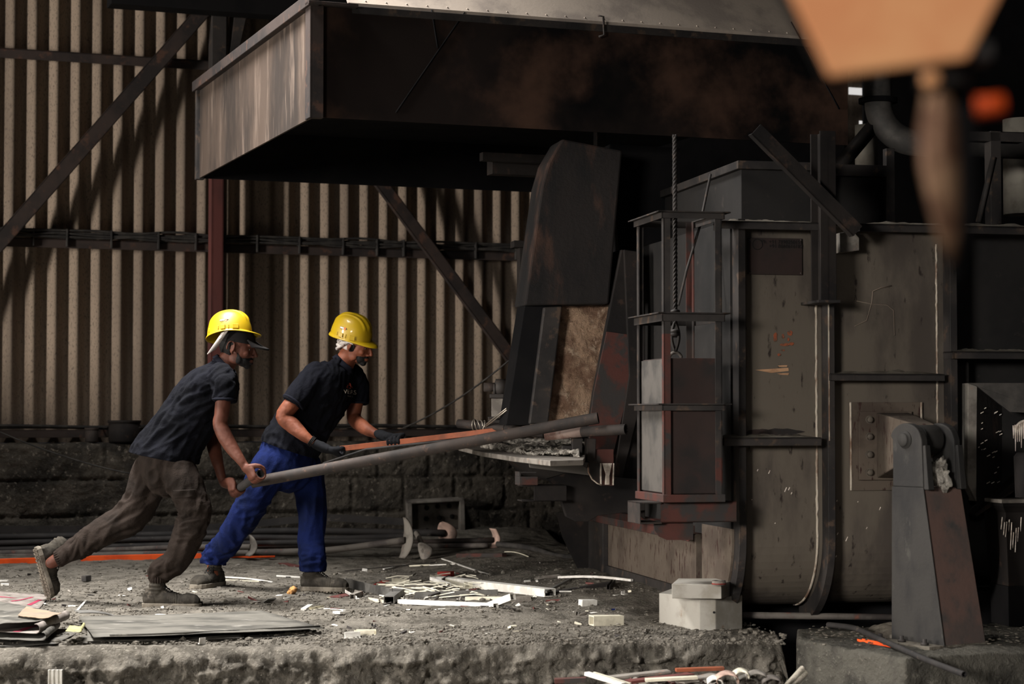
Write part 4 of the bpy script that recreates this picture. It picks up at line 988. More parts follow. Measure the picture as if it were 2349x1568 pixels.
# hopper with white drips behind the pedestal
t = Thing('tapping_hopper', 'slag-splashed hopper with sloping inner face, behind and right of the pedestal', 'hopper')
hb2 = BF - .04
def hp(x, y, b): return Vector(FU.hit(x, y, b=b))
mb = MB(FU); mb.prism([hp(2185, 830, BF + .03), hp(2222, 830, BF + .03), hp(2222, 1230, BF + .03), hp(2185, 1230, BF + .03)], (0, .02, 0)); t.part('back_plate', mb, 'panel_dark')
V = [hp(2220, 878, hb2), hp(2430, 878, hb2), hp(2430, 880, hb2 + .02), hp(2430, 1110, hb2), hp(2232, 1180, hb2), hp(2220, 1100, hb2)]
mb = MB(FU); mb.prism([hp(2220, 878, hb2), hp(2242, 886, hb2), hp(2240, 1150, hb2), hp(2220, 1110, hb2)], (0, .1, 0)); t.part('front_rim', mb, 'pale_steel', bevel=.004)
mb = MB(FU); mb.prism([hp(2220, 878, hb2), hp(2430, 878, hb2), hp(2430, 950, hb2 + .02), hp(2316, 944, hb2 + .02), hp(2242, 886, hb2)], (0, .01, 0)); t.part('upper_plate', mb, 'duct')
mb = MB(FU); mb.add([hp(2240, 886, hb2), hp(2320, 945, hb2 + .22), hp(2320, 1100, hb2 + .22), hp(2240, 1165, hb2), hp(2244, 886, hb2 + .03), hp(2324, 945, hb2 + .25), hp(2324, 1100, hb2 + .25), hp(2244, 1165, hb2 + .03)],
    [(0, 1, 2, 3), (7, 6, 5, 4), (0, 4, 5, 1), (1, 5, 6, 2), (2, 6, 7, 3), (3, 7, 4, 0)]); t.part('inner_face', mb, 'slab_steel')
mb = MB(FU); mb.prism([hp(2236, 1178, hb2), hp(2349, 1090, hb2 - .04), hp(2430, 1050, hb2 - .04), hp(2430, 1058, hb2 - .04), hp(2240, 1184, hb2)], (0, .12, 0)); t.part('lower_edge', mb, 'soot_steel')
for i in range(11):
    x = 2325 + i * 4.5; l = 30 + 55 * abs(N3(i * 2.3, 1, 0)) * 2; mb = MB(); mb.tube([FU.w(*hp(x + .6 * N3(i, k, 2), 968 + abs(x - 2349) * .3 + l * k / 6, hb2 - .012)) for k in range(7)], [.006 - .0007 * k for k in range(7)], 6); t.part('metal_drip', mb, 'drip')
mb = MB(); mb.tube([FU.w(*hp(2349 + 4 - 22 * math.cos(a), 985 - 20 * math.sin(a), hb2 - .012)) for a in [PI * i / 16 for i in range(10)]], .007, 6); t.part('metal_drip', mb, 'drip')
for i in range(26):
    x, y = random.uniform(2243, 2300), random.uniform(935, 1130); l = random.uniform(2, 8); hh = hb2 + (x - 2240) / 80 * .22 - .004
    mb = MB(FU); mb.prism([hp(x, y, hh), hp(x + l, y - l * .5, hh), hp(x + l, y - l * .5 + 2, hh), hp(x, y + 2, hh)], (0, .003, 0)); t.part('metal_splash', mb, 'drip')
mb = MB(FU); mb.box(FU.hit(2316, 945, b=hb2 + .24)[0], FU.hit(2430, 945, b=hb2 + .24)[0], hb2 + .24, hb2 + .26, fz(2330, 1110), fz(2330, 940)); t.part('inner_back', mb, 'black_steel')
t.done()
t = Thing('slag_bin', 'dark steel bin with flared rim and pale drips at the right edge', 'bin')
bb = BF - .16; c = FU.w(FU.hit(2362, 1200, b=bb)[0], bb + .14, 0)
def sq(hw, z, a=FU.ang): return [Vector((c.x + hw * (u * math.cos(a) - v * math.sin(a)), c.y + hw * (u * math.sin(a) + v * math.cos(a)), z)) for u, v in ((-1, -1), (1, -1), (1, 1), (-1, 1))]
zq = lambda y: FU.hit(2349, y, b=bb)[2]
mb = MB(); mb.loft([sq(.10, zq(1345)), sq(.125, zq(1175)), sq(.15, zq(1160)), sq(.155, zq(1152))], True, False); t.part('bin_wall', mb, 'soot_steel', bevel=.003)
mb = MB(); mb.loft([sq(.165, zq(1153)), sq(.165, zq(1144))], True, False); t.part('bin_rim', mb, 'pale_steel', bevel=.004)
mb = MB(); mb.loft([sq(.10, .0), sq(.105, zq(1345))], True, False); t.part('bin_stand', mb, 'black_steel', bevel=.003)
for i in range(9):
    x = 2302 + i * 5.3 + 3 * N3(i * 7.7, 0, 3); mb = MB(); l = 30 + 150 * abs(N3(i * 3.3, 2, 0)); zt1 = zq(1185 + 90 * abs(N3(i * 5.1, 4, 0))); mb.tube([FU.w(FU.hit(x, 1200, b=bb)[0], bb + .012 + .015 * k / 5, zt1 - l / 480 * k / 5) for k in range(6)], .003, 5); t.part('metal_drip', mb, 'drip')
t.done()
mb = MB(); mb.lathe([(.001, 0), (.07, 0), (.075, .2), (.06, .22), (.001, .22)], P(2362, 1140, 9.9), (0, 0, 1), 20); single('slag_pot', mb, 'slab_steel', 'rusty little pot standing on the rim of the bin at the right edge', 'pot')
# pit: low pipe and floor of the furnace base
mb = MB(); mb.tube([P(1690, 1410, 10.25), P(2120, 1416, 10.3)], .017, 12); single('low_pipe', mb, 'pipe_grey', 'thin grey pipe lying low across the dark pit under the furnace', 'pipe')
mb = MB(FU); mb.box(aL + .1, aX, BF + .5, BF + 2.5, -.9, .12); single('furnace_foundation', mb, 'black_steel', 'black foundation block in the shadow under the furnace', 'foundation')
mb = MB(); pts = [hitz(1900, 1432, .03), hitz(1960, 1438, .04), hitz(2010, 1462, .03), hitz(2070, 1488, .02), hitz(2130, 1515, -.0), hitz(2212, 1546, -.02)]
Q = []
for i in range(5):
    for k in range(6): Q.append(pts[i].lerp(pts[i + 1], k / 6))
Q.append(pts[-1])
for _ in range(5): Q = [Q[0]] + [(Q[i - 1] + Q[i] * 2 + Q[i + 1]) / 4 for i in range(1, len(Q) - 1)] + [Q[-1]]
mb.tube(Q, .0135, 10, hollow=.003); single('bent_pipe', mb, 'pipe_dark', 'bent thin pipe lying across the plinth and sticking out past its front edge', 'pipe')

# ================================================================== crane hook close to the lens
t = Thing('crane_hook_block', 'blurred orange crane hook block hanging close to the camera at the top right', 'crane hook')
d = 1.7; K = d / 2.3
q = [P(x, y, d) for x, y in ((1775, -90), (1905, 178), (2222, 136), (2335, -90))]
mb = MB(); mb.prism(q, (0, .012 * K, 0)); t.part('front_cheek', mb, 'hook_orange', bevel=.004)
q = [P(x, y, d) + Vector((0, .09 * K, 0)) for x, y in ((1790, -90), (1915, 150), (2215, 120), (2325, -90))]
mb = MB(); mb.prism(q, (0, .012 * K, 0)); t.part('rear_cheek', mb, 'soot_steel', bevel=.004)
mb = MB(); c = P(2050, -40, d) + Vector((0, .03 * K, 0)); mb.lathe([(r * K, z * K) for r, z in [(.001, 0), (.085, 0), (.095, .005), (.08, .02), (.08, .03), (.095, .045), (.085, .05), (.001, .05)]], c, (0, 1, 0), 36); t.part('sheave', mb, 'pipe_dark')
mb = MB(); c = P(2165, 165, d + .04); mb.lathe([(.022, -.015), (.022, .015)], c, (0, 0, 1), 20); mb.box(c.x - .037, c.x + .037, c.y - .022, c.y + .022, c.z + .009, c.z + .022); t.part('swivel', mb, 'dark_steel')
mb = MB(); pts = [(2140, 185), (2150, 230), (2150, 300), (2155, 380), (2165, 460), (2175, 540), (2185, 600)]
mb.tube([P(x, y, d + .04) for x, y in pts], [r * K for r in (.012, .018, .024, .024, .02, .013, .004)], 16); t.part('hook_shank', mb, 'hook_steel', label='worn shiny hook shank')
mb = MB(); mb.tube([P(x, y, d + .06) for x, y in ((2190, 150), (2198, 300), (2200, 480), (2195, 640))], [r * K for r in (.02, .022, .02, .008)], 14); t.part('hook_back', mb, 'black_steel')
mb = MB(); c = P(2262, 243, d + .07); mb.lathe([(.001, -.015), (.010, -.015), (.010, .015), (.001, .015)], c, (1, 0, .1), 14); t.part('latch_pin', mb, 'orange_strip'); 
mb = MB(); c = P(2135, 182, d + .02); mb.ell(c, (.008, .008, .008)); t.part('shank_nut', mb, 'hook_orange')
t.done()
# ================================================================== people
def with_normals(me):
    ns = [v.normal.copy() for v in me.vertices]
    return zip(me.vertices, ns)
def rings_path(st, side=Vector((0, 1, 0)), seg=20, sq=0.0):
    """st: (point, r_in_plane, r_side[, side]) -> elliptical rings square to the path"""
    n = len(st); out = []
    for i, s in enumerate(st):
        p = s[0]; t = (st[min(i + 1, n - 1)][0] - st[max(i - 1, 0)][0]).normalized()
        sd = s[3] if len(s) > 3 else side
        a = (sd - t * sd.dot(t)).normalized(); b = t.cross(a).normalized(); r = []
        for k in range(seg):
            th = 2 * PI * k / seg; c, q = math.cos(th), math.sin(th)
            e = 1 - sq * .5
            c2 = math.copysign(abs(c) ** e, c); q2 = math.copysign(abs(q) ** e, q)
            r.append(p + a * (c2 * s[2]) + b * (q2 * s[1]))
        out.append(r)
    return out
def smooth_st(st, sub=4):
    """Catmull-Rom through the stations"""
    out = []; n = len(st)
    for i in range(n - 1):
        a, b, c, d = st[max(i - 1, 0)], st[i], st[i + 1], st[min(i + 2, n - 1)]
        for k in range(sub):
            t = k / sub
            def cr(w, x, y, z): return .5 * ((2 * x) + (y - w) * t + (2 * w - 5 * x + 4 * y - z) * t * t + (3 * x - w - 3 * y + z) * t ** 3)
            e = [cr(a[j], b[j], c[j], d[j]) for j in range(3)]
            if len(b) > 3: e.append(b[3].lerp(c[3], t))
            out.append(tuple(e))
    out.append(tuple(st[-1])); return out
def limb(mb, st, side=Vector((0, 1, 0)), seg=20, sub=4, round_ends=True, sq=0.0):
    st = smooth_st([(Vector(s[0]),) + tuple(s[1:]) for s in st], sub)
    R_ = rings_path(st, side, seg, sq)
    if round_ends:
        def cap(ring, st0, st1, r):
            c = st0[0]; t = (st0[0] - st1[0]).normalized(); o = []
            for a in (R(35), R(62), R(82)):
                o.append([c + (v - c) * math.cos(a) + t * (r * math.sin(a)) for v in ring])
            return o
        R_ = cap(R_[0], st[0], st[1], st[0][1])[::-1] + R_ + (cap(R_[-1], st[-1], st[-2], st[-1][1]) if round_ends != 'start' else [])
    mb.loft(R_, True); return mb
def wrinkle(me, fields, nscale=1.0):
    """displace along normals by anisotropic noise folds: (direction, stretch, scale, amount, power)"""
    ns = [v.normal.copy() for v in me.vertices]
    for v, nn in zip(me.vertices, ns):
        d = 0
        for (ax, st, sc, am, cen, rad) in fields:
            q = v.co - ax * (v.co.dot(ax) * (1 - st)); k = 1.0
            if cen is not None:
                k = math.exp(-((v.co - cen).length / rad) ** 2)
                if k < .02: continue
            x = noise.noise(q * sc); d += am * k * (1 - 2 * abs(x)) ** 1 - am * k * .5
        v.co += nn * d
def clip_mesh(me, co, no):
    """cut the mesh open with a plane (removes what lies on the normal side)"""
    bm = bmesh.new(); bm.from_mesh(me)
    bmesh.ops.bisect_plane(bm, geom=bm.verts[:] + bm.edges[:] + bm.faces[:], plane_co=co, plane_no=no, clear_outer=True)
    bm.to_mesh(me); bm.free()
def finger_wrap(mb, C, A, u0, v0, Rb, off, a0, a1, r0, r1, n=9, grow=0.0):
    pts = []
    for i in range(n):
        a = a0 + (a1 - a0) * i / (n - 1); rad = Rb + r0 * .8 + grow * (1 - i / (n - 1)) ** 2
        pts.append(C + A * off + (u0 * math.cos(a) + v0 * math.sin(a)) * rad)
    rr = [r0 + (r1 - r0) * i / (n - 1) for i in range(n)]
    for k, f in ((2, 1.12), (5, 1.1)):
        if k < n: rr[k] *= f
    limb(mb, [(p, q, q) for p, q in zip(pts, rr)], side=A, seg=12, sub=2)
def grip_hand(mb, wrist, C, A, Rb, sgn=1, thumb=1, k=1.0, wr=.027, wrap=R(235), sc=1.0):
    """hand closed round a bar through C along A; palm on the wrist side, thumb at the +A*thumb end"""
    A = A.normalized(); w = wrist - C; u0 = (w - A * w.dot(A)).normalized(); v0 = A.cross(u0) * sgn
    fr = .0088 * sc
    kn = R(70)
    K = C + (u0 * math.cos(kn) + v0 * math.sin(kn)) * (Rb + .013)
    mid = C + (u0 * math.cos(R(22)) + v0 * math.sin(R(22))) * (Rb + .02)
    limb(mb, [(wrist, wr * .78, wr, A), (wrist.lerp(mid, .4) + v0 * .004, .021 * sc, .030 * sc, A), (mid, .018 * sc, .040 * sc, A), (K, .013 * sc, .040 * sc, A)], seg=20)
    for i in range(4):
        off = (1.5 - i) * .0205 * sc * thumb; L = (1.0, 1.08, 1.02, .86)[i]
        finger_wrap(mb, C, A, u0, v0, Rb, off, kn - R(5), kn + wrap * L * .9, fr * (1.05, 1.08, 1.02, .92)[i], fr * .82)
    # thumb leaves the side of the palm and closes the other way round
    b0 = wrist.lerp(mid, .45) + A * (.026 * thumb * sc)
    p1 = C + A * (.040 * thumb * sc) + (u0 * math.cos(-R(25)) + v0 * math.sin(-R(25))) * (Rb + .022)
    p2 = C + A * (.040 * thumb * sc) + (u0 * math.cos(-R(75)) + v0 * math.sin(-R(75))) * (Rb + .012)
    p3 = C + A * (.030 * thumb * sc) + (u0 * math.cos(-R(125)) + v0 * math.sin(-R(125))) * (Rb + .009)
    limb(mb, [(b0, .016 * sc, .016 * sc), (p1, .0135 * sc, .0135 * sc), (p2, .0115 * sc, .0115 * sc), (p3, .0088 * sc, .0088 * sc)], side=A, seg=14)
    return [C + A * ((1.5 - i) * .0205 * sc * thumb) + (u0 * math.cos(kn + wrap * .82) + v0 * math.sin(kn + wrap * .82)) * (Rb + fr * 1.6) for i in range(4)]

# ---- head, in its own axes: x forward, y to its left, z up, origin between the ears
def head_mesh(M, beard=True, neck_to=None, nr=.058):
    """M: 4x4 placing matrix (metres)"""
    mb = MB(); X = lambda x, y, z: M @ Vector((x, y, z)); R3 = M.to_3x3()
    mb.ell(X(-.012, 0, .040), (.098, .077, .088), R3, 28, 18)           # skull
    mb.ell(X(.028, 0, .005), (.062, .066, .085), R3, 24, 16)             # face mass
    mb.ell(X(.042, 0, -.052), (.046, .050, .040), R3)                    # jaw
    mb.ell(X(.068, 0, -.080), (.020, .024, .018), R3)                    # chin
    mb.ell(X(.078, 0, .034), (.020, .052, .012), R3)                     # brow
    for s in (-1, 1):
        mb.ell(X(.058, s * .040, -.014), (.024, .018, .020), R3)         # cheek bone
        mb.ell(X(.010, s * .052, -.050), (.036, .014, .032), R3)         # jaw angle
        mb.ell(X(.094, s * .011, -.026), (.012, .009, .008), R3)         # nostril
    limb(mb, [(X(.083, 0, .030), .008, .009), (X(.096, 0, .008), .009, .009), (X(.111, 0, -.018), .0115, .012)], side=R3 @ Vector((0, 1, 0)), seg=14)
    limb(mb, [(X(.070, -.026, -.050), .006, .006), (X(.093, 0, -.047), .0085, .006), (X(.070, .026, -.050), .006, .006)], side=R3 @ Vector((0, 0, 1)), seg=12)
    limb(mb, [(X(.070, -.024, -.060), .006, .007), (X(.091, 0, -.061), .009, .007), (X(.070, .024, -.060), .006, .007)], side=R3 @ Vector((0, 0, 1)), seg=12)
    for s in (-1, 1):                                                      # ears: rim, lobe, bowl
        c = (-.006, s * .078, .004)
        pts = [X(c[0] - .010 + .020 * math.cos(a), c[1] + s * (.010 + .006 * math.cos(a + 2.6)), c[2] + .006 + .031 * math.sin(a)) for a in [R(-60) + R(270) * i / 10 for i in range(11)]]
        limb(mb, [(p, .0048, .0055) for p in pts], side=R3 @ Vector((0, 1, 0)), seg=10, sub=1)
        mb.ell(X(c[0] - .004, c[1] + s * .001, c[2] - .004), (.014, .006, .026), R3)
        mb.ell(X(c[0] + .002, c[1] + s * .004, c[2] - .026), (.008, .0055, .010), R3)
    if neck_to is not None:
        limb(mb, [(X(-.022, 0, -.02), nr * 1.05, nr * .95), (X(-.022, 0, -.02).lerp(neck_to, .55), nr * .98, nr), (neck_to, nr * 1.15, nr * 1.35)], side=R3 @ Vector((0, 1, 0)), seg=24)
    return mb
def eyes(T, M, parent):
    for s in (-1, 1):
        mb = MB(); mb.ell(M @ Vector((.0725, s * .031, .011)), (.0100, .0098, .0088), seg=16, rings=10); e = T.part('eye', mb, 'eye_white', parent=parent)
def eye_iris(T, M, parent):
    for s in (-1, 1):
        mb = MB(); mb.ell(M @ Vector((.0785, s * .031, .011)), (.0046, .006, .006), M.to_3x3(), 14, 8); T.part('iris', mb, 'hair', parent=parent)
def helmet(T, M, sticker=True):
    """hard hat shell with ridges, brim, peak, slots and sticker; x forward"""
    nu, nv = 96, 30; vs = []
    ax, ay, h = .135, .108, .125
    def dome(th, t):   # th around, t 0 rim .. 1 crown
        c, s = math.cos(th), math.sin(th)
        prof = math.cos(t * PI / 2) ** .72; z = h * math.sin(t * PI / 2) ** .98
        x = ax * c * prof; y = ay * s * prof
        r = 1.0
        # three raised ribs running front to back over the crown
        if z > h * .42:
            k = min(1, (z - h * .42) / (h * .2)) * min(1, (1.12 - abs(x) / ax) / .25) if abs(x) < ax * 1.1 else 0
            b = 0
            for yc, wd, am in ((0, .012, .0065), (.034, .007, .005), (-.034, .007, .005)):
                b += am * math.exp(-((y - yc) / wd) ** 4)
            n = Vector((x / ax ** 2, y / ay ** 2, z / h ** 2)).normalized(); return Vector((x, y, z)) + n * b * max(0, k)
        return Vector((x, y, z))
    rows = []
    for j in range(nv + 1):
        rows.append([dome(2 * PI * i / nu, .02 + .98 * j / nv * .999) for i in range(nu)])
    # brim: short lip all round, longer peak in front
    def brim(th, k):
        c, s = math.cos(th), math.sin(th); f = max(0, c) ** 3.0
        ext = .010 + .048 * f; drop = -.004 - .013 * f - .010 * max(0, -c)
        return Vector(((ax + ext * k) * c, (ay + (.010 + .0 * f) * k) * s, drop * k + (.0 if k < 1 else -.002)))
    low = [[brim(2 * PI * i / nu, k) for i in range(nu)] for k in (1.0, .6, .25, 0.0)]
    edge = [[v + Vector((0, 0, -.004)) for v in low[0]]]
    inner = [[v + Vector((0, 0, -.004)) for v in low[1]], [v * .965 + Vector((0, 0, -.003)) for v in rows[0]]]
    inner += [[v * .965 for v in rows[j]] for j in range(3, nv, 6)]
    allr = inner[::-1] + edge + low + rows
    mb = MB(); mb.loft([[M @ v for v in r] for r in allr], True, True)
    sh = T.part('hard_hat', mb, 'helmet', label='bright yellow hard hat')
    # accessory slots and rim bumps on the visible right side (y<0)
    def onshell(th, t, off=.0):
        p = dome(th, t); n = Vector((p.x / ax ** 2, p.y / ay ** 2, p.z / h ** 2)).normalized(); return p + n * off
    for th0, wd in ((-R(60), .016), (-R(92), .012), (R(60), .016)):
        mb = MB(); q = []
        for (dt, tt) in ((-1, .02), (1, .02), (1, .13), (-1, .13)): q.append(onshell(th0 + dt * wd / .12, tt, .0))
        e = [onshell(th0 + dt * wd / .12, tt, .007) for (dt, tt) in ((-1, .02), (1, .02), (1, .13), (-1, .13))]
        mb.hexa([M @ v for v in q] + [M @ v for v in e]); T.part('accessory_slot', mb, 'helmet', parent=sh, bevel=.0015)
    for th0 in (-R(78), -R(105), -R(140)):
        mb = MB(); mb.tube([M @ onshell(th0, .03 + .02 * k, .001) for k in range(6)], .0028, 8); T.part('slot_bump', mb, 'helmet', parent=sh)
    if sticker:      # small sticker: white lozenge bar, orange diamond and arrow head on the right side
        def sp(u, v, off): return M @ onshell(-R(90) + u / .115, .28 + v / .16, off)
        def flat(pts, m, off):
            mb = MB(); vs = [sp(u, v, off) for u, v in pts]; n = len(vs); c = sp(sum(p[0] for p in pts) / n, sum(p[1] for p in pts) / n, off)
            vs2 = [sp(u, v, off - .002) for u, v in pts]
            mb.add(vs + [c] + vs2, [(i, (i + 1) % n, n) for i in range(n)] + [(i, n + 1 + i, n + 1 + (i + 1) % n, (i + 1) % n) for i in range(n)]); T.part('sticker', mb, m, parent=sh)
        def rect(u0, u1, v0, v1, m, off):
            for k in range(6):
                a, b = u0 + (u1 - u0) * k / 6, u0 + (u1 - u0) * (k + 1) / 6; flat([(a, v0), (b, v0), (b, v1), (a, v1)], m, off)
        rect(-.024, .004, -.005, .005, 'sticker_dark', .0012); rect(-.0225, .003, -.0032, .0032, 'sticker_white', .0016)
        flat([(.000, 0), (.011, -.010), (.022, 0), (.011, .010)], 'sticker_orange', .0014)
        flat([(.003, 0), (.011, -.0072), (.019, 0), (.011, .0072)], 'helmet', .0018)
        flat([(.003, -.0028), (.016, -.0028), (.016, .0028), (.003, .0028)], 'sticker_orange', .0022)
        flat([(.016, -.005), (.025, 0), (.016, .005)], 'sticker_dark', .0024)
        rect(-.018, -.004, -.0095, -.0085, 'sticker_dark', .0012)
    return sh

# ---- boots, in their own axes: x toe, y left, z up, origin at the heel on the ground
def boot(T, M, L=.31, name='boot', shaft=.13, bend=0.0, lean=0.0):
    X = lambda x, y, z: M @ (Vector((x, y, z + bend * max(0, (x - .6 * L)) ** 2 * 6)))
    R3 = M.to_3x3(); S = R3 @ Vector((0, 1, 0)); mb = MB()
    # upper: stations along the foot; each ring square to x
    st = [(.012, .045, .030, .034), (.05, .058, .046, .037), (.10, .058, .050, .038), (.15, .052, .046, .040), (.20, .044, .038, .047), (.245, .047, .042, .052), (.285, .043, .036, .045), (.306, .036, .022, .030)]
    rg = []
    for (x, z, rz, ry) in st:
        rg.append([X(x * L / .31, ry * math.cos(a), max(.012, z + rz * math.sin(a))) for a in [2 * PI * i / 22 for i in range(22)]])
    mb.loft(rg, True)
    lx = lean
    limb(mb, [(X(.062, 0, .05), .048, .040), (X(.066 + lx * .4, 0, .09), .047, .040), (X(.062 + lx, 0, shaft), .046, .041)], side=S, seg=22)
    mb.ell(X(.028, 0, .06), (.030, .031, .055), R3)
    limb(mb, [(X(.085 + lx * .5, 0, shaft - .02), .022, .024), (X(.125, 0, .085), .022, .026), (X(.165, 0, .066), .018, .024)], side=S, seg=16)
    me = bake(mb, .0045, 2)
    Mi = M.inverted()
    for v, vn in with_normals(me):
        l = Mi @ v.co
        # padded collar folds, creases over the instep, seam lines
        k = math.exp(-((l.z - shaft + .012) / .03) ** 2) if l.x < .11 else 0
        d = .0035 * k * math.sin((l.z) * 2 * PI / .021) + .002 * fbm(l * 30, 4)
        d += .003 * math.exp(-((l.x - .19) / .03) ** 2) * math.sin(l.x * 520 + 8 * N3(l.x * 20, l.y * 30, 0))
        d -= .002 * math.exp(-((l.x - .222 - .25 * abs(l.y)) / .0025) ** 2) + .002 * math.exp(-((l.x - .075 + .2 * (l.z - .06)) / .0025) ** 2) * (l.z < .085)
        v.co += vn * d
    b = T.part(name, None, 'boot', me=me, label='dusty grey lace-up work boot')
    # sole with tread lugs
    mb = MB(); out = []
    for x, ry in ((.0, .022), (.012, .034), (.05, .041), (.10, .038), (.15, .040), (.20, .050), (.25, .054), (.29, .046), (.31, .028), (.316, .012)):
        out.append((x * L / .31, ry))
    poly = [(x, y) for x, y in out] + [(x, -y) for x, y in out[::-1]]
    for z0, z1, k in ((.006, .032, 1.0),):
        n = len(poly); vs = [X(x, y * k, z0) for x, y in poly] + [X(x - .003, y * 1.0, z1) for x, y in poly]
        mb.add(vs, [tuple(range(n))[::-1], tuple(range(n, 2 * n))] + [(i, (i + 1) % n, n + (i + 1) % n, n + i) for i in range(n)])
    so = T.part('boot_sole', mb, 'sole', parent=b, bevel=.003)
    mb = MB()
    for i in range(15):
        x = .012 + i * .0205; 
        import bisect
        w_ = .034 if x < .03 else (.036 if x < .17 else .046)
        if x > .295: w_ = .028
        for s in (-1, 1):
            y0, y1 = s * .006, s * w_
            mb.hexa([X(x, min(y0, y1), 0), X(x + .013, min(y0, y1), 0), X(x + .013, max(y0, y1), 0), X(x, max(y0, y1), 0), X(x, min(y0, y1), .008), X(x + .013, min(y0, y1), .008), X(x + .013, max(y0, y1), .008), X(x, max(y0, y1), .008)])
    T.part('sole_tread', mb, 'sole', parent=b)
    mb = MB()      # laces: crossings and a bow with hanging ends
    for i in range(5):
        x = .170 - i * .018; z = .093 + i * .0125
        for s in (-1, 1): mb.tube([X(x, s * .024, z - .010), X(x - .006, 0, z + .008), X(x - .012, -s * .024, z + .003)], .0028, 6)
    for s in (-1, 1):
        mb.tube([X(.098, 0, .148), X(.108, s * .020, .156), X(.122, s * .030, .140), X(.112, s * .012, .142), X(.100, 0, .146)], .0025, 6)
        mb.tube([X(.100, 0, .146), X(.122, s * .016, .130), X(.142, s * .026, .100)], .0022, 6)
    T.part('laces', mb, 'lace', parent=b)
    return b
def boot_matrix(heel, yaw, pitch=0, roll=0):
    return Matrix.Translation(heel) @ Matrix.Rotation(R(yaw), 4, 'Z') @ Matrix.Rotation(R(pitch), 4, 'Y') @ Matrix.Rotation(R(roll), 4, 'X')

# ================================================================== worker pushing the pipe (left)
D1 = 11.28
T1 = Thing('person', 'left person in yellow hard hat, dark shirt and brown cargo trousers, leaning into the pipe', 'person')
foot_f = P(328, 1388, 11.22); foot_f.z = ground_z(foot_f.x, foot_f.y) - .002
def pd(x, y, d=0): return P(x, y, D1 + d)
# main pipe with tee handle (world geometry needed for the hands)
PA = P(578, 1106, 11.12); PBB = P(1372, 958, 10.78)
BA = P(597, 1086, 11.0); BBk = P(536, 1128, 11.24)
Abar = (BA - BBk).normalized()
handN = BA - Abar * .035; handF = BBk + Abar * .045
# skin body: torso core, neck, arms, hands, shins
bd = MB()
hipc = pd(385, 1045)
limb(bd, [(pd(394, 1030), .08, .11), (pd(432, 965), .11, .14), (pd(476, 896), .085, .14), (pd(500, 858), .05, .08)], seg=20)
shN, shF = pd(514, 868, -.175), pd(520, 868, .17)
HM1 = Matrix.Translation(pd(546, 801)) @ Matrix.Rotation(R(-10), 4, 'Z') @ Matrix.Rotation(R(10), 4, 'Y')
bd.join(head_mesh(HM1, neck_to=pd(508, 846), nr=.056))
elN, wrN = pd(505, 972, -.20), P(560, 1066, 11.03)
limb(bd, [(shN, .052, .05), (pd(512, 915, -.19), .044, .045), (pd(508, 950, -.2), .040, .042), (elN, .041, .040), (pd(516, 1000, -.21), .043, .042), (P(534, 1030, 11.05), .037, .036), (P(550, 1052, 11.03), .028, .030), (wrN, .023, .029)], seg=22)
elF, wrF = pd(488, 990, .15), P(512, 1106, 11.28)
limb(bd, [(shF, .042, .042), (pd(502, 930, .17), .042, .042), (elF, .040, .040), (pd(492, 1030, .1), .040, .038), (P(502, 1070, 11.3), .030, .031), (wrF, .023, .027)], seg=22)
grip_hand(bd, wrN, handN, Abar, .0235, sgn=1, thumb=1)
grip_hand(bd, wrF, handF, Abar, .0235, sgn=1, thumb=-1)
# legs (under the trousers) down to the ankles
kF, kR = pd(452, 1172, -.10), pd(300, 1190, .12)
anF = foot_f + Vector((.085, 0, .15)); 
toeR = P(124, 1384, 11.36); toeR.z = ground_z(toeR.x, toeR.y)
anR = P(140, 1277, 11.42)
limb(bd, [(pd(412, 1095, -.09), .06, .06), (pd(446, 1170, -.10), .055, .055), (pd(424, 1240, -.08), .048, .048), (pd(398, 1290, -.07), .040, .040), (foot_f + Vector((.088, 0, .15)), .037, .037), (foot_f + Vector((.08, 0, .08)), .036, .036)], seg=18)
limb(bd, [(pd(345, 1105, .10), .06, .06), (pd(300, 1184, .12), .055, .055), (pd(222, 1228, .13), .046, .046), (P(180, 1254, 11.41), .040, .040), (P(118, 1290, 11.42), .034, .034)], seg=18)
me = bake(bd, .0042, 2)
for v, vn in with_normals(me): v.co += vn * (.0012 * fbm(v.co * 40, 3))
body1 = T1.part('body', None, 'skin1', me=me)
eyes(T1, HM1, body1); eye_iris(T1, HM1, body1)
# shirt
def shirt(T, tor, sleeves, side, hem_co, hem_no, folds, parent=None, neck=None, seg=36, extra=None, mat_='shirt', skin_cut=None):
    mb = MB(); limb(mb, tor, side=side, seg=seg, sub=5)
    for s, sd in sleeves: limb(mb, s, side=sd, seg=22, sub=4, round_ends=True)
    if extra: extra(mb)
    me = bake(mb, .0085, 4, .6)
    wrinkle(me, folds)
    for co, no in hem_co: clip_mesh(me, co, no)
    me.polygons.foreach_set('use_smooth', [True] * len(me.polygons))
    o = T.part('shirt', None, mat_, me=me)
    so = o.modifiers.new('thickness', 'SOLIDIFY'); so.thickness = .003; so.offset = 1
    return o
Y = Vector((0, 1, 0))
tor1 = [(pd(366, 1082), .195, .20), (pd(380, 1044), .188, .195), (pd(404, 1003), .160, .175), (pd(434, 960), .152, .178), (pd(462, 915), .148, .19), (pd(484, 880), .125, .195), (pd(502, 853), .075, .14), (pd(508, 842), .062, .085)]
slN = [(pd(505, 862, -.15), .075, .06), (pd(516, 882, -.19), .064, .062), (pd(515, 905, -.195), .060, .060), (pd(514, 918, -.2), .060, .059)]
slF = [(pd(512, 864, .15), .072, .06), (pd(522, 885, .18), .062, .06), (pd(520, 905, .18), .058, .058), (pd(518, 918, .17), .057, .057)]
ax1 = (pd(484, 880) - pd(390, 1030)).normalized(); diag = Vector((ax1.z, .3, ax1.x)).normalized()
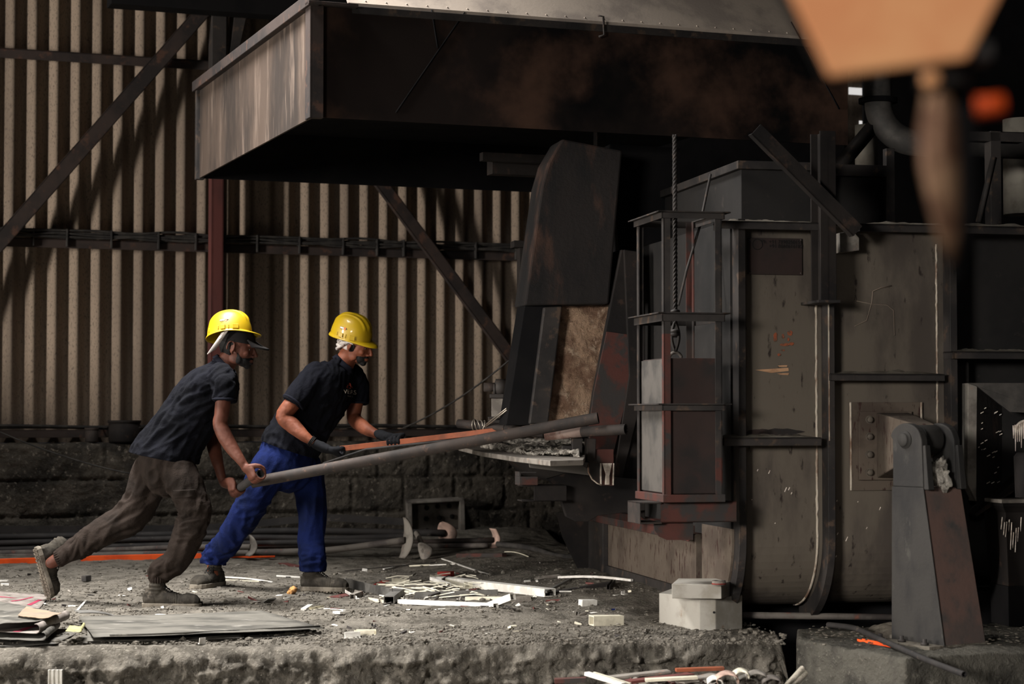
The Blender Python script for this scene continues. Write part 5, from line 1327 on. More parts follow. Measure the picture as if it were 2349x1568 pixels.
folds1 = [(ax1, .18, 15, .018, pd(420, 980), .26), (Vector((ax1.x, 0, ax1.z * .3)).normalized(), .2, 20, .014, pd(470, 930, -.1), .17), (Vector((.2, 0, 1)).normalized(), .25, 22, .010, pd(510, 880, -.15), .09), (diag, .3, 26, .006, None, 1)]
folds1 = [(a, b, c_, am * 1.55, e, f) for a, b, c_, am, e, f in folds1]
sN_end = pd(514, 911, -.2); sF_end = pd(520, 911, .18)
hemd = (pd(470, 1066) - pd(300, 1034)); hn = Vector((hemd.z, 0, -hemd.x)); hn = hn if hn.z < 0 else -hn
def cut_local(me, c, no, rad, facing=None):
    """remove only geometry within rad of c beyond plane"""
    bm = bmesh.new(); bm.from_mesh(me); no = no.normalized(); fs = [f for f in bm.faces if (f.calc_center_median() - c).dot(no) > (0 if facing is None else -.012) and (f.calc_center_median() - c).length < rad and (facing is None or f.normal.dot(no) > facing)]
    bmesh.ops.delete(bm, geom=fs, context='FACES'); bm.to_mesh(me); bm.free()
def make_shirt(T, tor, sl, side, folds, hem, sends, neck):
    mb = MB(); limb(mb, tor, side=side, seg=40, sub=5)
    for s in sl: limb(mb, s[0], side=s[1], seg=22, sub=4, round_ends='start')
    me = bake(mb, .0065, 6, .6)
    wrinkle(me, folds)
    cl = []
    clip_mesh(me, hem[0], hem[1])
    for c, no, rad in sends: cut_local(me, c, no, rad, .55)
    cut_local(me, neck[0], neck[1], neck[2])
    me.polygons.foreach_set('use_smooth', [True] * len(me.polygons))
    o = T.part('shirt', None, 'shirt', me=me)
    so = o.modifiers.new('thickness', 'SOLIDIFY'); so.thickness = .0035; so.offset = 1
    return o
sh1 = make_shirt(T1, tor1, [(slN, Y), (slF, Y)], Y, folds1, (pd(385, 1052), hn.normalized() + Vector((0, 0, 0))),
                 [], (pd(512, 838), Vector((.35, 0, .9)).normalized(), .08))
mb = MB()      # rolled cuff and stand collar
for c, r in ((pd(514, 916, -.2), .061), (pd(518, 916, .17), .058)):
    mb.tube([c + Vector((r * math.cos(a), r * math.sin(a), .004)) for a in [2 * PI * i / 24 for i in range(25)]], .007, 8, caps=False)
T1.part('sleeve_cuff', mb, 'collar', parent=sh1)
def collar(T, c, up, fwd, r, h, parent):
    up = up.normalized(); fwd = (fwd - up * fwd.dot(up)).normalized(); sd = up.cross(fwd); rows = []
    for (k, rr, hh) in ((0, 1.10, -.012), (1, 1.0, h * .6), (2, .98, h), (3, 1.06, h * .95), (4, 1.25, h * .15)):
        rows.append([c + (fwd * math.cos(a) + sd * math.sin(a)) * (r * rr) + up * (hh - (.012 * math.cos(a))) for a in [R(25) + R(310) * i / 30 for i in range(31)]])
    mb = MB(); mb.loft(rows, False, True, closed=False); o = T.part('collar', mb, 'collar', parent=parent)
    s = o.modifiers.new('thickness', 'SOLIDIFY'); s.thickness = .003; return o
collar(T1, pd(512, 842), Vector((.55, 0, .85)), Vector((.85, 0, -.5)), .066, .032, sh1)
# trousers
def trousers(T, m, pel, legs, folds, cuts, parent=None, voxel=.0068):
    mb = MB(); limb(mb, pel[0], side=pel[1], seg=36, sub=4)
    for s, sd in legs: limb(mb, s, side=sd, seg=24, sub=5)
    me = bake(mb, voxel, 4, .6); wrinkle(me, folds)
    for c, no, rad in cuts: cut_local(me, c, no, rad)
    me.polygons.foreach_set('use_smooth', [True] * len(me.polygons))
    o = T.part('trousers', None, m, me=me); so = o.modifiers.new('thickness', 'SOLIDIFY'); so.thickness = .003; so.offset = 1
    return o
cuffF = pd(377, 1326, -.08); cuffF = Vector((foot_f.x + .088, foot_f.y, cuffF.z)); cuffR = P(141, 1277, 11.42)
legF = [(pd(402, 1078, -.085), .100, .10), (pd(418, 1100, -.095), .100, .10), (pd(434, 1135, -.10), .092, .09), (pd(448, 1170, -.10), .084, .082), (pd(440, 1205, -.09), .082, .078), (pd(422, 1250, -.08), .077, .074), (pd(400, 1290, -.07), .068, .066), (Vector((cuffF.x, cuffF.y, cuffF.z + .035)), .060, .058), (cuffF, .050, .05), (cuffF - Vector((0.0, 0, .02)), .045, .045)]
legR = [(pd(354, 1078, .09), .112, .10), (pd(342, 1102, .1), .110, .10), (pd(325, 1145, .11), .098, .09), (pd(300, 1182, .12), .092, .085), (pd(262, 1206, .13), .085, .08), (pd(222, 1228, .13), .076, .074), (pd(188, 1250, .14), .066, .066), (P(166, 1263, 11.42), .056, .056), (cuffR, .046, .046), (P(130, 1283, 11.42), .042, .042)]
f1 = [(Vector((1, 0, .45)).normalized(), .18, 24, .018, kR, .13), (Vector((1, 0, .1)).normalized(), .18, 26, .018, kF + Vector((-.03, 0, -.04)), .12), (Vector((.6, 0, .8)), .2, 15, .012, pd(350, 1100), .25), (Vector((1, 0, .3)).normalized(), .2, 30, .014, cuffF + Vector((0, 0, .06)), .10), (Vector((.2, 0, 1)).normalized(), .2, 30, .014, P(185, 1250, 11.4), .10), (Vector((.3, 0, 1)).normalized(), .3, 17, .006, None, 1)]
f1 = [(a, b, c_, am * 1.55, e, f) for a, b, c_, am, e, f in f1]
tr1 = trousers(T1, 'trousers_brown', ([(pd(386, 1045), .130, .15), (pd(382, 1062), .148, .165), (pd(382, 1084), .13, .15)], Y), [(legF, Y), (legR, Y)], f1,
               [(cuffF - Vector((0, 0, .018)), Vector((0, 0, -1)), .09), (P(132, 1282, 11.42), Vector((-.75, 0, -.35)), .09)])
def cuff_ribs(T, c, ax, r, h, m, parent, n=22):
    ax = ax.normalized(); x = ax.cross(Y).normalized(); y = x.cross(ax); mb = MB(); rows = []
    N_ = n * 6
    for k in range(5):
        rows.append([c + ax * (h * (k / 4 - .5)) + (x * math.cos(2 * PI * i / N_) + y * math.sin(2 * PI * i / N_)) * (r + .0035 * math.sin(2 * PI * i * n / N_) + .004 * math.sin(PI * k / 4)) for i in range(N_)])
    mb.loft(rows, False, True); T.part('elastic_cuff', mb, m, parent=parent)
cuff_ribs(T1, cuffF - Vector((0, 0, .008)), Vector((0, 0, 1)), .047, .034, 'trousers_brown', tr1)
cuff_ribs(T1, P(136, 1280, 11.42), Vector((-.85, 0, -.35)), .044, .032, 'trousers_brown', tr1)
# cargo pocket on the near thigh
def skin_patch(T, me0, HM, name, m, inside, off, rough=.0, rs=60, parent=None):
    Mi = HM.inverted(); me = me0.copy(); keep = []
    for v, vn in with_normals(me):
        l = Mi @ v.co; k = inside(l)
        keep.append(k > 0); v.co += vn * (off * min(1, k) + (rough * fbm(l * rs, 3) if k > 0 else 0) - .0012 * (k < .15))
    bm = bmesh.new(); bm.from_mesh(me); bm.verts.ensure_lookup_table()
    bmesh.ops.delete(bm, geom=[v for v in bm.verts if not keep[v.index]], context='VERTS')
    bm.to_mesh(me); bm.free(); me.materials.clear(); me.name = name
    return T.part(name, None, m, me=me, parent=parent)
def beard_in(l):
    if not (-.125 < l.z < .03) or l.x < .016 or abs(l.y) > .09: return 0
    lip = math.hypot((l.z + .054) / .0085, l.y / .022)
    if l.x > .07 and lip < 1: return 0
    top = -.040 + .010 * math.exp(-(l.y / .03) ** 2) if l.x > .045 else -.040 + (.045 - l.x) * 1.3
    k = (top - l.z) / .014
    return max(0, min(1, k)) * max(0, min(1, (l.x - .016 - max(0, (-.075 - l.z)) * 1.6) / .02))
def surface_patch(T, me_obj, pts_px, depth, m, name, parent, lift=.006, nx=12, ny=12, world=None):
    """patch laid on a mesh by nearest hit along the view-independent normal (+y cast)"""
    from mathutils.bvhtree import BVHTree
    bvh = BVHTree.FromPolygons([v.co for v in me_obj.data.vertices], [p.vertices for p in me_obj.data.polygons])
    vs = []; inn = []
    a, b, c, d = [P(x, y, depth) for x, y in pts_px]
    for j in range(ny + 1):
        for i in range(nx + 1):
            u, v = i / nx, j / ny; p = a.lerp(b, u).lerp(d.lerp(c, u), v)
            h = bvh.ray_cast(p - Vector((0, .6, 0)), Vector((0, 1, 0)))
            q = h[0] if h[0] is not None else p
            e = lift if 0 < i < nx and 0 < j < ny else .0006
            vs.append(q + Vector((0, -e, 0)))
    mb = MB(); mb.add(vs, [(j * (nx + 1) + i, j * (nx + 1) + i + 1, (j + 1) * (nx + 1) + i + 1, (j + 1) * (nx + 1) + i) for j in range(ny) for i in range(nx)], True)
    return T.part(name, mb, m, parent=parent)
surface_patch(T1, tr1, [(408, 1122), (460, 1120), (466, 1172), (420, 1180)], D1, 'trousers_brown', 'cargo_pocket', tr1, .005)
fl = surface_patch(T1, tr1, [(404, 1120), (462, 1118), (462, 1136), (412, 1142)], D1, 'trousers_brown', 'pocket_flap', tr1, .011)
# boots
b1 = boot(T1, boot_matrix(foot_f + Vector((.0, 0, .0)), -4), L=.325, shaft=.135, lean=.02)
hR = toeR - Matrix.Rotation(R(76), 3, 'Y') @ Vector((.30, 0, 0))
Mr = boot_matrix(hR, 0, 76, 0) ; Mr = Matrix.Translation(P(78, 1268, 11.42)) @ Matrix.Rotation(R(32), 4, 'Z') @ Matrix.Rotation(R(74), 4, 'Y')
tz = (Mr @ Vector((.316, 0, .0))).z
Mr = Matrix.Translation(Vector((0, 0, ground_z(-2.6, 11.4) - tz + .004))) @ Mr
boot(T1, Mr, L=.30, shaft=.150, lean=-.035)
# helmet, cap, strap, hair, beard
def on_head(HM, dx, dz, pitch, yaw=0, roll=0): return HM @ Matrix.Translation((dx, 0, dz)) @ Matrix.Rotation(R(yaw), 4, 'Z') @ Matrix.Rotation(R(pitch), 4, 'Y') @ Matrix.Rotation(R(roll), 4, 'X')
H1 = Matrix.Translation(P(527, 768, D1)) @ Matrix.Rotation(R(-10), 4, 'Z') @ Matrix.Rotation(R(-6), 4, 'Y') @ Matrix.Rotation(R(-15), 4, 'X')
helmet(T1, H1 @ Matrix.Diagonal((.95, .95, 1.10, 1)))
def skull_shell(T, HM, name, m, inside, r=(.106, .085, .097), c=(-.012, 0, .040), nu=64, nv=40, noise_=.0, parent=None, thick=.003, sc=1.0):
    """a shell round the skull kept only where inside(x,y,z) holds"""
    mb = MB(); vs = []; keep = []
    for j in range(nv + 1):
        t = PI * j / nv - PI / 2
        for i in range(nu):
            a = 2 * PI * i / nu; n = Vector((math.cos(t) * math.cos(a), math.cos(t) * math.sin(a), math.sin(t)))
            k = 1 + noise_ * fbm(n * 5, 3)
            vs.append(Vector((c[0] + r[0] * n.x * k, c[1] + r[1] * n.y * k, c[2] + r[2] * n.z * k)))
    fs = []
    for j in range(nv):
        for i in range(nu):
            q = (j * nu + i, j * nu + (i + 1) % nu, (j + 1) * nu + (i + 1) % nu, (j + 1) * nu + i)
            m_ = sum((vs[k] for k in q), Vector()) / 4
            if inside(m_): fs.append(q)
    mb.add([HM @ v for v in vs], fs, True)
    me = mb.mesh(name); bm = bmesh.new(); bm.from_mesh(me)
    bmesh.ops.delete(bm, geom=[v for v in bm.verts if not v.link_faces], context='VERTS'); bm.to_mesh(me); bm.free()
    o = T.part(name, None, m, me=me, parent=parent); s = o.modifiers.new('thickness', 'SOLIDIFY'); s.thickness = thick; s.offset = 1
    return o
cap1 = skull_shell(T1, HM1, 'cloth_cap', 'cap', lambda p: p.z > .038 - .10 * max(0, -p.x - .02), r=(.103, .082, .09))
mb = MB(); rows = []      # cap peak under the hard hat
for k in range(8):
    u = k / 7; rows.append([HM1 @ Vector((.062 + (.030 + .085 * math.cos(a)) * u ** .8 * 1.0, .062 * math.sin(a) * (1 - .12 * u), .052 - .022 * u - .006 * math.cos(a * 2) - .01 * abs(math.sin(a)) * u)) for a in [R(-88) + R(176) * i / 20 for i in range(21)]])
mb.loft(rows, False, True, closed=False); o = T1.part('cap_peak', mb, 'cap', parent=cap1); s = o.modifiers.new('thickness', 'SOLIDIFY'); s.thickness = .010
skull_shell(T1, HM1, 'hair', 'hair', lambda p: p.x < -.02 + .02 * (p.z > .02) and -.058 < p.z < .06, r=(.100, .0795, .102), noise_=.05, thick=.005)
skin_patch(T1, body1.data, HM1, 'beard', 'hair', beard_in, .004, .0015)
mb = MB(); rows = []      # white suspension strap at the back of the hard hat
S0_ = [P(519, 757, D1 - .088), P(508, 772, D1 - .097), P(497, 788, D1 - .088), P(491, 797, D1 - .078), P(487, 803, D1 - .065), P(485, 806, D1 - .055)]
wds = [.016, .018, .02, .02, .02, .018]
Q = []
for i in range(5):
    for k in range(5): Q.append((S0_[i].lerp(S0_[i + 1], k / 5)))
Q.append(S0_[-1])
for _ in range(4): Q = [Q[0]] + [(Q[i - 1] + Q[i] * 2 + Q[i + 1]) / 4 for i in range(1, len(Q) - 1)] + [Q[-1]]
nrm = Vector((.8, 0, .45)).normalized(); mb.loft([[q + nrm * .028, q - nrm * .028, ] for q in Q], False, True, closed=False)
o = T1.part('suspension_strap', mb, 'helmet_strap', label='white plastic hard hat strap'); s = o.modifiers.new('thickness', 'SOLIDIFY'); s.thickness = .0025
for k in range(6):
    q = Q[2 + k]; mb = MB(); mb.lathe([(.0022, -.003), (.0022, .003)], q + nrm * .002 + Vector((0, -.001, 0)), (0, 1, 0), 8); T1.part('strap_hole', mb, 'text_dark', parent=o)
T1.done(Vector((pd(380, 1388).x, D1, ground_z(pd(380, 1388).x, D1))))

# ---- the pipe he pushes
t = Thing('push_pipe', 'long grey-brown pipe with tee handle pushed by the left worker into the furnace mouth', 'pipe')
mb = MB(); mb.tube([PA, PA.lerp(PBB, .3), PA.lerp(PBB, .6), PBB], .031, 20, hollow=.006); t.part('pipe_shaft', mb, 'pipe_rust')
mb = MB(); mb.tube([BBk, BA], .0235, 18, hollow=.0045); t.part('tee_handle', mb, 'pipe_dark')
t.done()

# ================================================================== second worker
D2 = 12.15
def pe2(x, y, d=0): return P(x, y, D2 + d)
T2 = Thing('person', 'right person in yellow hard hat, grey head scarf, dark polo shirt and blue trousers', 'person')
side2 = Vector((.42, .9, 0)).normalized()       # from near (right) shoulder to far shoulder
barA = P(780, 1029, 11.90); barB = P(1172, 983, 11.55); Aor = (barB - barA).normalized()
bd = MB()
limb(bd, [(pe2(676, 1015), .09, .11), (pe2(705, 955), .11, .14), (pe2(752, 888), .09, .15), (pe2(778, 852), .05, .08)], side=side2, seg=20)
HM2 = Matrix.Translation(pe2(818, 796)) @ Matrix.Rotation(R(-24), 4, 'Z') @ Matrix.Rotation(R(16), 4, 'Y')
bd.join(head_mesh(HM2, neck_to=pe2(783, 842), nr=.062))
shN, shF = pe2(722, 862, -.16), pe2(815, 868, .16)
elN, wrN = pe2(650, 955, -.24), P(712, 1010, 11.86)
limb(bd, [(shN, .050, .046), (pe2(690, 900, -.20), .050, .050), (pe2(668, 928, -.23), .050, .050), (elN, .046, .046), (P(672, 976, 11.9), .047, .046), (P(694, 996, 11.87), .036, .037), (wrN, .027, .031), (P(728, 1020, 11.86), .024, .030)], seg=22)
elF, wrF = pe2(814, 962, .10), P(866, 996, 11.98)
limb(bd, [(shF, .06, .055), (pe2(816, 915, .14), .050, .050), (pe2(812, 945, .12), .045, .045), (elF, .044, .044), (P(832, 978, 12.1), .042, .041), (P(850, 989, 12.03), .033, .034), (wrF, .026, .031), (P(880, 1002, 11.96), .023, .03)], seg=22)
footN = P(0, 0, 1); 
hN2 = P(497, 1300, 12.42); hF2 = P(690, 1355, 12.15)
gz = ground_z(hF2.x, hF2.y)
heelF = Vector((hF2.x, hF2.y, gz)); heelN = P(500, 1318, 12.55); heelN.z = ground_z(heelN.x, heelN.y)
knF, knN = pe2(715, 1160, .10), pe2(588, 1150, -.05)
limb(bd, [(pe2(704, 1100, .09), .06, .06), (knF, .058, .058), (pe2(714, 1250, .06), .042, .042), (heelF + Vector((.07, 0, .18)), .040, .040), (heelF + Vector((.065, 0, .07)), .038, .038)], seg=18)
limb(bd, [(pe2(608, 1095, -.08), .06, .06), (knN, .058, .058), (pe2(540, 1215, .10), .045, .045), (heelN + Vector((-.008, -.04, .19)), .040, .040), (heelN + Vector((-.02, -.055, .08)), .038, .038)], seg=18)
me = bake(bd, .0045, 2)
for v, vn in with_normals(me): v.co += vn * (.0012 * fbm(v.co * 40, 3))
body2 = T2.part('body', None, 'skin2', me=me)
eyes(T2, HM2, body2); eye_iris(T2, HM2, body2)
# gloves gripping the flat bar
g = MB(); c = P(790, 1026, 11.89); gN = c
limb(g, [(P(722, 1017, 11.86), .028, .034), (P(734, 1023, 11.86), .030, .037), (P(752, 1030, 11.86), .028, .041)], side=Y, seg=20)
grip_hand(g, P(738, 1022, 11.86), P(776, 1032, 11.88), (Aor * .75 + Vector((0, -.6, -.35))).normalized(), .012, sgn=1, thumb=1, wr=.034, sc=1.12, wrap=R(200))
me = bake(g, .004, 2)
T2.part('glove', None, 'glove', me=me, label='dark knitted work glove')
g = MB(); cF = P(905, 1011, 11.80)
limb(g, [(P(868, 995, 11.97), .027, .033), (P(882, 1000, 11.94), .029, .036), (P(895, 1002, 11.88), .026, .038)], side=Y, seg=20)
grip_hand(g, P(872, 996, 11.95), cF, Aor, .017, sgn=-1, thumb=1, wr=.034, sc=1.12, wrap=R(215))
me = bake(g, .004, 2)
T2.part('glove', None, 'glove', me=me, label='dark knitted work glove')
mb = MB(); c = P(715, 1012, 11.86); dr = (P(728, 1020, 11.86) - P(700, 1000, 11.87)).normalized(); xx = dr.cross(Y).normalized()
for k in range(3): mb.tube([c + dr * (.008 * (k - 1)) + (xx * .030 * math.cos(a) + Y * .034 * math.sin(a)) for a in [2 * PI * i / 24 for i in range(25)]], .0035, 6, caps=False)
T2.part('wristband', mb, 'text_dark')
# shirt
tor2 = [(pe2(648, 1078), .175, .19), (pe2(660, 1040), .172, .185), (pe2(680, 1000), .168, .18), (pe2(706, 955), .165, .185), (pe2(734, 912), .162, .20), (pe2(760, 876), .135, .21), (pe2(778, 852), .085, .15), (pe2(784, 840), .066, .095)]
slN = [(pe2(728, 860, -.13), .085, .07), (pe2(700, 888, -.18), .076, .070), (pe2(682, 910, -.21), .070, .068), (pe2(672, 925, -.22), .070, .068)]
slF = [(pe2(805, 862, .12), .080, .07), (pe2(820, 885, .15), .070, .065), (pe2(821, 905, .15), .066, .062), (pe2(820, 924, .14), .065, .062)]
ax2 = (pe2(760, 876) - pe2(670, 1030)).normalized()
nEnd = pe2(677, 918, -.22); fEnd = pe2(821, 917, .15); nDir = (pe2(662, 936, -.23) - pe2(700, 888, -.18)).normalized()
folds2 = [(Vector((-ax2.z * .6, 0, ax2.x)).normalized(), .18, 17, .016, pe2(650, 1005), .2), (Vector((.8, 0, .5)).normalized(), .2, 18, .013, pe2(750, 950), .2), (Vector((.3, 0, 1)).normalized(), .2, 20, .012, pe2(740, 870), .16), (Vector((.5, 0, 1)).normalized(), .3, 24, .005, None, 1)]
folds2 = [(a, b, c_, am * 1.55, e, f) for a, b, c_, am, e, f in folds2]
hemd = (pe2(742, 1054) - pe2(590, 1003)); hn = Vector((hemd.z, 0, -hemd.x)).normalized(); hn = hn if hn.z < 0 else -hn
sh2 = make_shirt(T2, tor2, [(slN, side2), (slF, side2)], side2, folds2, (pe2(668, 1032), hn), [], (pe2(790, 836), Vector((.4, 0, .9)).normalized(), .085))
mb = MB()
for c, r, ax_ in ((pe2(673, 923, -.22), .070, nDir), (pe2(820, 922, .145), .064, Vector((0, 0, -1)))):
    xx = ax_.cross(Y).normalized(); yy = xx.cross(ax_).normalized(); mb.tube([c + (xx * math.cos(a) + yy * math.sin(a)) * r for a in [2 * PI * i / 30 for i in range(31)]], .0075, 8, caps=False)
T2.part('sleeve_cuff', mb, 'collar', parent=sh2)
collar(T2, pe2(788, 842), Vector((.55, .0, .85)), Vector((.85, -.3, -.5)), .074, .036, sh2)
# chest emblem and lettering
def decal_on(T, obj, parent, items, org, ux, uy, castdir):
    from mathutils.bvhtree import BVHTree
    bvh = BVHTree.FromPolygons([v.co for v in obj.data.vertices], [p.vertices for p in obj.data.polygons])
    for me, m, name in items:
        bm = bmesh.new(); bm.from_mesh(me); bmesh.ops.triangulate(bm, faces=bm.faces)
        bmesh.ops.subdivide_edges(bm, edges=bm.edges[:], cuts=3, use_grid_fill=True); bm.to_mesh(me); bm.free()
        for v in me.vertices:
            p = org + ux * v.co.x + uy * v.co.y; h = bvh.ray_cast(p - castdir * .4, castdir)
            v.co = (h[0] if h[0] is not None else p) - castdir * .011
        T.part(name, None, m, me=me, parent=parent)
bm = bmesh.new()
tmp = text_mesh('VERS', .036, .0); tmp2 = text_mesh('N E I S', .011, .0)
tri = MB()
def tri_bar(a, b, w2):
    a = Vector(a + (0,)); b = Vector(b + (0,)); n = Vector((-(b - a).y, (b - a).x, 0)).normalized() * w2; k = 8
    vs = []
    for i in range(k + 1): q = a.lerp(b, i / k); vs += [q - n, q + n]
    tri.add(vs, [(2 * i, 2 * i + 2, 2 * i + 3, 2 * i + 1) for i in range(k)])
tri_bar((-.018, .026), (0, .056), .0022); tri_bar((.002, .056), (.018, .026), .003); tri_bar((-.016, .024), (.006, .024), .002); tri_bar((-.008, .031), (.001, .046), .0015); tri_bar((.002, .046), (.009, .031), .0015)
for v in tmp2.vertices: v.co.y -= .026
cd = ray(805, 895).normalized(); ux = Vector((.98, .1, -.10)).normalized(); uy = Vector((-.08, 0, .99)).normalized()
decal_on(T2, sh2, sh2, [(tmp, 'logo_white', 'lettering'), (tmp2, 'logo_white', 'lettering'), (tri.mesh('e'), 'logo_red', 'emblem')], P(803, 899, D2), ux, uy, cd)
# trousers
cF2 = heelF + Vector((.075, 0, .145)); cN2 = heelN + Vector((-.012, -.045, .155))
legF = [(pe2(694, 1066, .085), .102, .10), (pe2(704, 1095, .09), .098, .098), (pe2(712, 1150, .10), .090, .090), (pe2(716, 1200, .09), .083, .083), (pe2(714, 1250, .06), .076, .078), (Vector((cF2.x - .005, cF2.y, cF2.z + .06)), .073, .075), (cF2, .073, .073), (cF2 - Vector((0, 0, .03)), .072, .07)]
legN = [(pe2(630, 1060, -.08), .112, .10), (pe2(612, 1088, -.08), .108, .10), (pe2(590, 1130, -.06), .096, .092), (pe2(566, 1175, 0), .088, .086), (pe2(540, 1215, .10), .080, .08), (pe2(517, 1250, .22), .075, .074), (cN2 + Vector((.005, .01, .04)), .076, .072), (cN2 - Vector((.01, 0, .02)), .074, .07)]
f2 = [(Vector((1, 0, .2)).normalized(), .2, 28, .016, cN2 + Vector((.0, 0, .06)), .12), (Vector((1, 0, .1)).normalized(), .2, 26, .012, cF2 + Vector((0, 0, .03)), .09), (Vector((.6, 0, .8)), .2, 15, .013, pe2(640, 1080), .2), (Vector((.1, 0, 1)).normalized(), .22, 14, .009, None, 1), (Vector((.9, 0, .3)).normalized(), .2, 20, .011, knN, .13)]
f2 = [(a, b, c_, am * 1.55, e, f) for a, b, c_, am, e, f in f2]
tr2 = trousers(T2, 'trousers_blue', ([(pe2(660, 1022), .145, .155), (pe2(658, 1044), .152, .165), (pe2(662, 1075), .135, .15)], side2), [(legF, Y), (legN, Y)], f2,
               [(cF2 - Vector((0, 0, .025)), Vector((0, 0, -1)), .11), (cN2 - Vector((.008, 0, .012)), Vector((-.1, 0, -1)), .11)])
boot(T2, boot_matrix(heelF, -14), L=.30, shaft=.12, lean=.01)
boot(T2, boot_matrix(heelN + Vector((.025, .03, 0)), 180 + 62, 0), L=.30, shaft=.125, lean=.02)
H2 = Matrix.Translation(P(806, 770, D2)) @ Matrix.Rotation(R(-28), 4, 'Z') @ Matrix.Rotation(R(17), 4, 'Y') @ Matrix.Rotation(R(8), 4, 'X')
helmet(T2, H2 @ Matrix.Diagonal((1, 1, 1.08, 1)))
# head scarf: wound bands of cloth at the back and side
sc = skull_shell(T2, HM2, 'head_scarf', 'scarf', lambda p: p.x < .04 and p.z > .026 - .06 * (p.x < -.01), r=(.105, .085, .096), noise_=.03)
for k in range(5):
    mb = MB(); z0 = .036 - .016 * k
    pts = []
    for i in range(41):
        a = R(72) + R(216) * i / 40; back = max(0, -math.cos(a))
        pts.append(HM2 @ Vector((-.012 + (.104 + .003 * math.sin(i + k)) * math.cos(a), (.084 + .002 * k % 2) * math.sin(a), z0 + .006 * math.sin(i * .35 + k * 2) + .012 * (1 - back) * (k > 0) + .010 * k * (1 - back) - .012 * back * (k > 2))))
    mb.tube(pts, [.0105 + .002 * math.sin(i * .5 + k) for i in range(41)], 10); T2.part('scarf_fold', mb, 'scarf', parent=sc)
skull_shell(T2, HM2, 'hair', 'hair', lambda p: p.x < .02 and -.030 < p.z < .02, r=(.099, .0785, .100), noise_=.05, thick=.004)
skin_patch(T2, body2.data, HM2, 'beard', 'hair', lambda l: beard_in(l) * max(0, min(1, (l.x - .040) / .02)), .002, .001)
T2.done(Vector((pe2(640, 1355).x, D2, ground_z(pe2(640, 1355).x, D2))))
# the orange flat bar and the thin rod he feeds in
strip3(barA, barB, .022, .032, 'bar_orange', 'flat_bar', 'long orange-brown flat bar held in the right worker\'s gloves, reaching the furnace', 'metal bar', up=-.016)
mb = MB(); mb.tube([P(741, 1063, 11.75), P(840, 1030, 11.66), P(950, 1018, 11.55), P(1120, 1000, 11.4)], .0065, 8); single('thin_rod', mb, 'pipe_dark', 'thin dark rod between the orange-brown bar and the big push pipe', 'rod')
# ================================================================== scrap on the platform
SB = SH
def scrap(name, p0, p1, w, h, m, label, cat='scrap metal', kind='bar', up0=0.0, up1=0.0, roll=0.0, bend=0.0, group=None):
    """an offcut between two photo points resting on the soil: bar, u (channel), flat, tube, curl, angle"""
    A = G(*p0, up0); B = G(*p1, up1); A = G(p0[0], p0[1] + up0 * 470) + Vector((0, 0, up0)); B = G(p1[0], p1[1] + up1 * 470) + Vector((0, 0, up1))
    n = 8 if bend else 1; t = (B - A); L = t.length; t.normalize(); s = t.cross(Vector((0, 0, 1))).normalized(); u = s.cross(t).normalized()
    if roll: q = Quaternion(t, R(roll)); s = q @ s; u = q @ u
    C = [A.lerp(B, i / n) + u * bend * math.sin(PI * i / n) for i in range(n + 1)]
    k = max(.0016, min(w, h) * .1)
    if kind == 'bar': secs = [[(-w / 2, 0), (w / 2, 0), (w / 2, h), (-w / 2, h)]]
    elif kind == 'flat': secs = [[(-w / 2, 0), (w / 2, 0), (w / 2, .003), (-w / 2, .003)]]
    elif kind == 'u': secs = [[(-w / 2, 0), (w / 2, 0), (w / 2, k), (-w / 2, k)], [(-w / 2, 0), (-w / 2 + k, 0), (-w / 2 + k, h), (-w / 2, h)], [(w / 2 - k, 0), (w / 2, 0), (w / 2, h), (w / 2 - k, h)]]
    elif kind == 'angle': secs = [[(-w / 2, 0), (w / 2, 0), (w / 2, k), (-w / 2, k)], [(w / 2 - k, 0), (w / 2, 0), (w / 2, h), (w / 2 - k, h)]]
    elif kind == 'tube': secs = [[(-w / 2, 0), (w / 2, 0), (w / 2, k), (-w / 2, k)], [(-w / 2, h - k), (w / 2, h - k), (w / 2, h), (-w / 2, h)], [(-w / 2, k), (-w / 2 + k, k), (-w / 2 + k, h - k), (-w / 2, h - k)], [(w / 2 - k, k), (w / 2, k), (w / 2, h - k), (w / 2 - k, h - k)]]
    elif kind == 'ridge': secs = [[(-w / 2, 0), (w / 2, 0), (w / 2, k), (w / 6, k), (w / 6, h), (w / 6 - k, h), (w / 6 - k, k), (-w / 6, k), (-w / 6, h), (-w / 6 - k, h), (-w / 6 - k, k), (-w / 2, k)]]
    mb = MB()
    for sc in secs: mb.loft([[c + s * x + u * y for x, y in sc] for c in C], True, False)
    return single(name, mb, m, label, cat, group, bevel=.0008 if kind in ('bar',) else 0)
S = scrap
W = 'white_alu'
# central heap
S('aluminium_profile', (1012, 1338), (1262, 1368), .07, .045, W, 'longest white profile, running to the right through the middle of the scrap heap', kind='tube')
S('aluminium_profile', (995, 1328), (1075, 1350), .05, .03, 'cream_alu', 'cream profile covered with tangled strips at the back of the scrap heap', kind='u')
S('aluminium_profile', (918, 1384), (1138, 1394), .035, .025, W, 'long white profile along the front of the scrap heap', kind='tube')
S('aluminium_profile', (1122, 1396), (1178, 1374), .035, .035, W, 'short white profile propped up on the front one in the scrap heap', kind='tube', up0=.03, up1=.06)
S('aluminium_profile', (1120, 1418), (1138, 1392), .045, .03, 'cream_alu', 'short cream channel pointing at the viewer below the propped white profile', kind='u')
S('steel_flat', (793, 1346), (900, 1372), .004, .055, 'grey_alu', 'long grey plate standing on edge at the left end of the scrap heap', kind='bar')
S('steel_flat', (952, 1372), (1142, 1366), .05, .035, 'grey_alu', 'long grey channel lying across the middle of the scrap heap', kind='u')
S('grey_block', (892, 1385), (916, 1366), .06, .045, 'grey_alu', 'short grey tube block at the front left of the scrap heap', kind='tube')
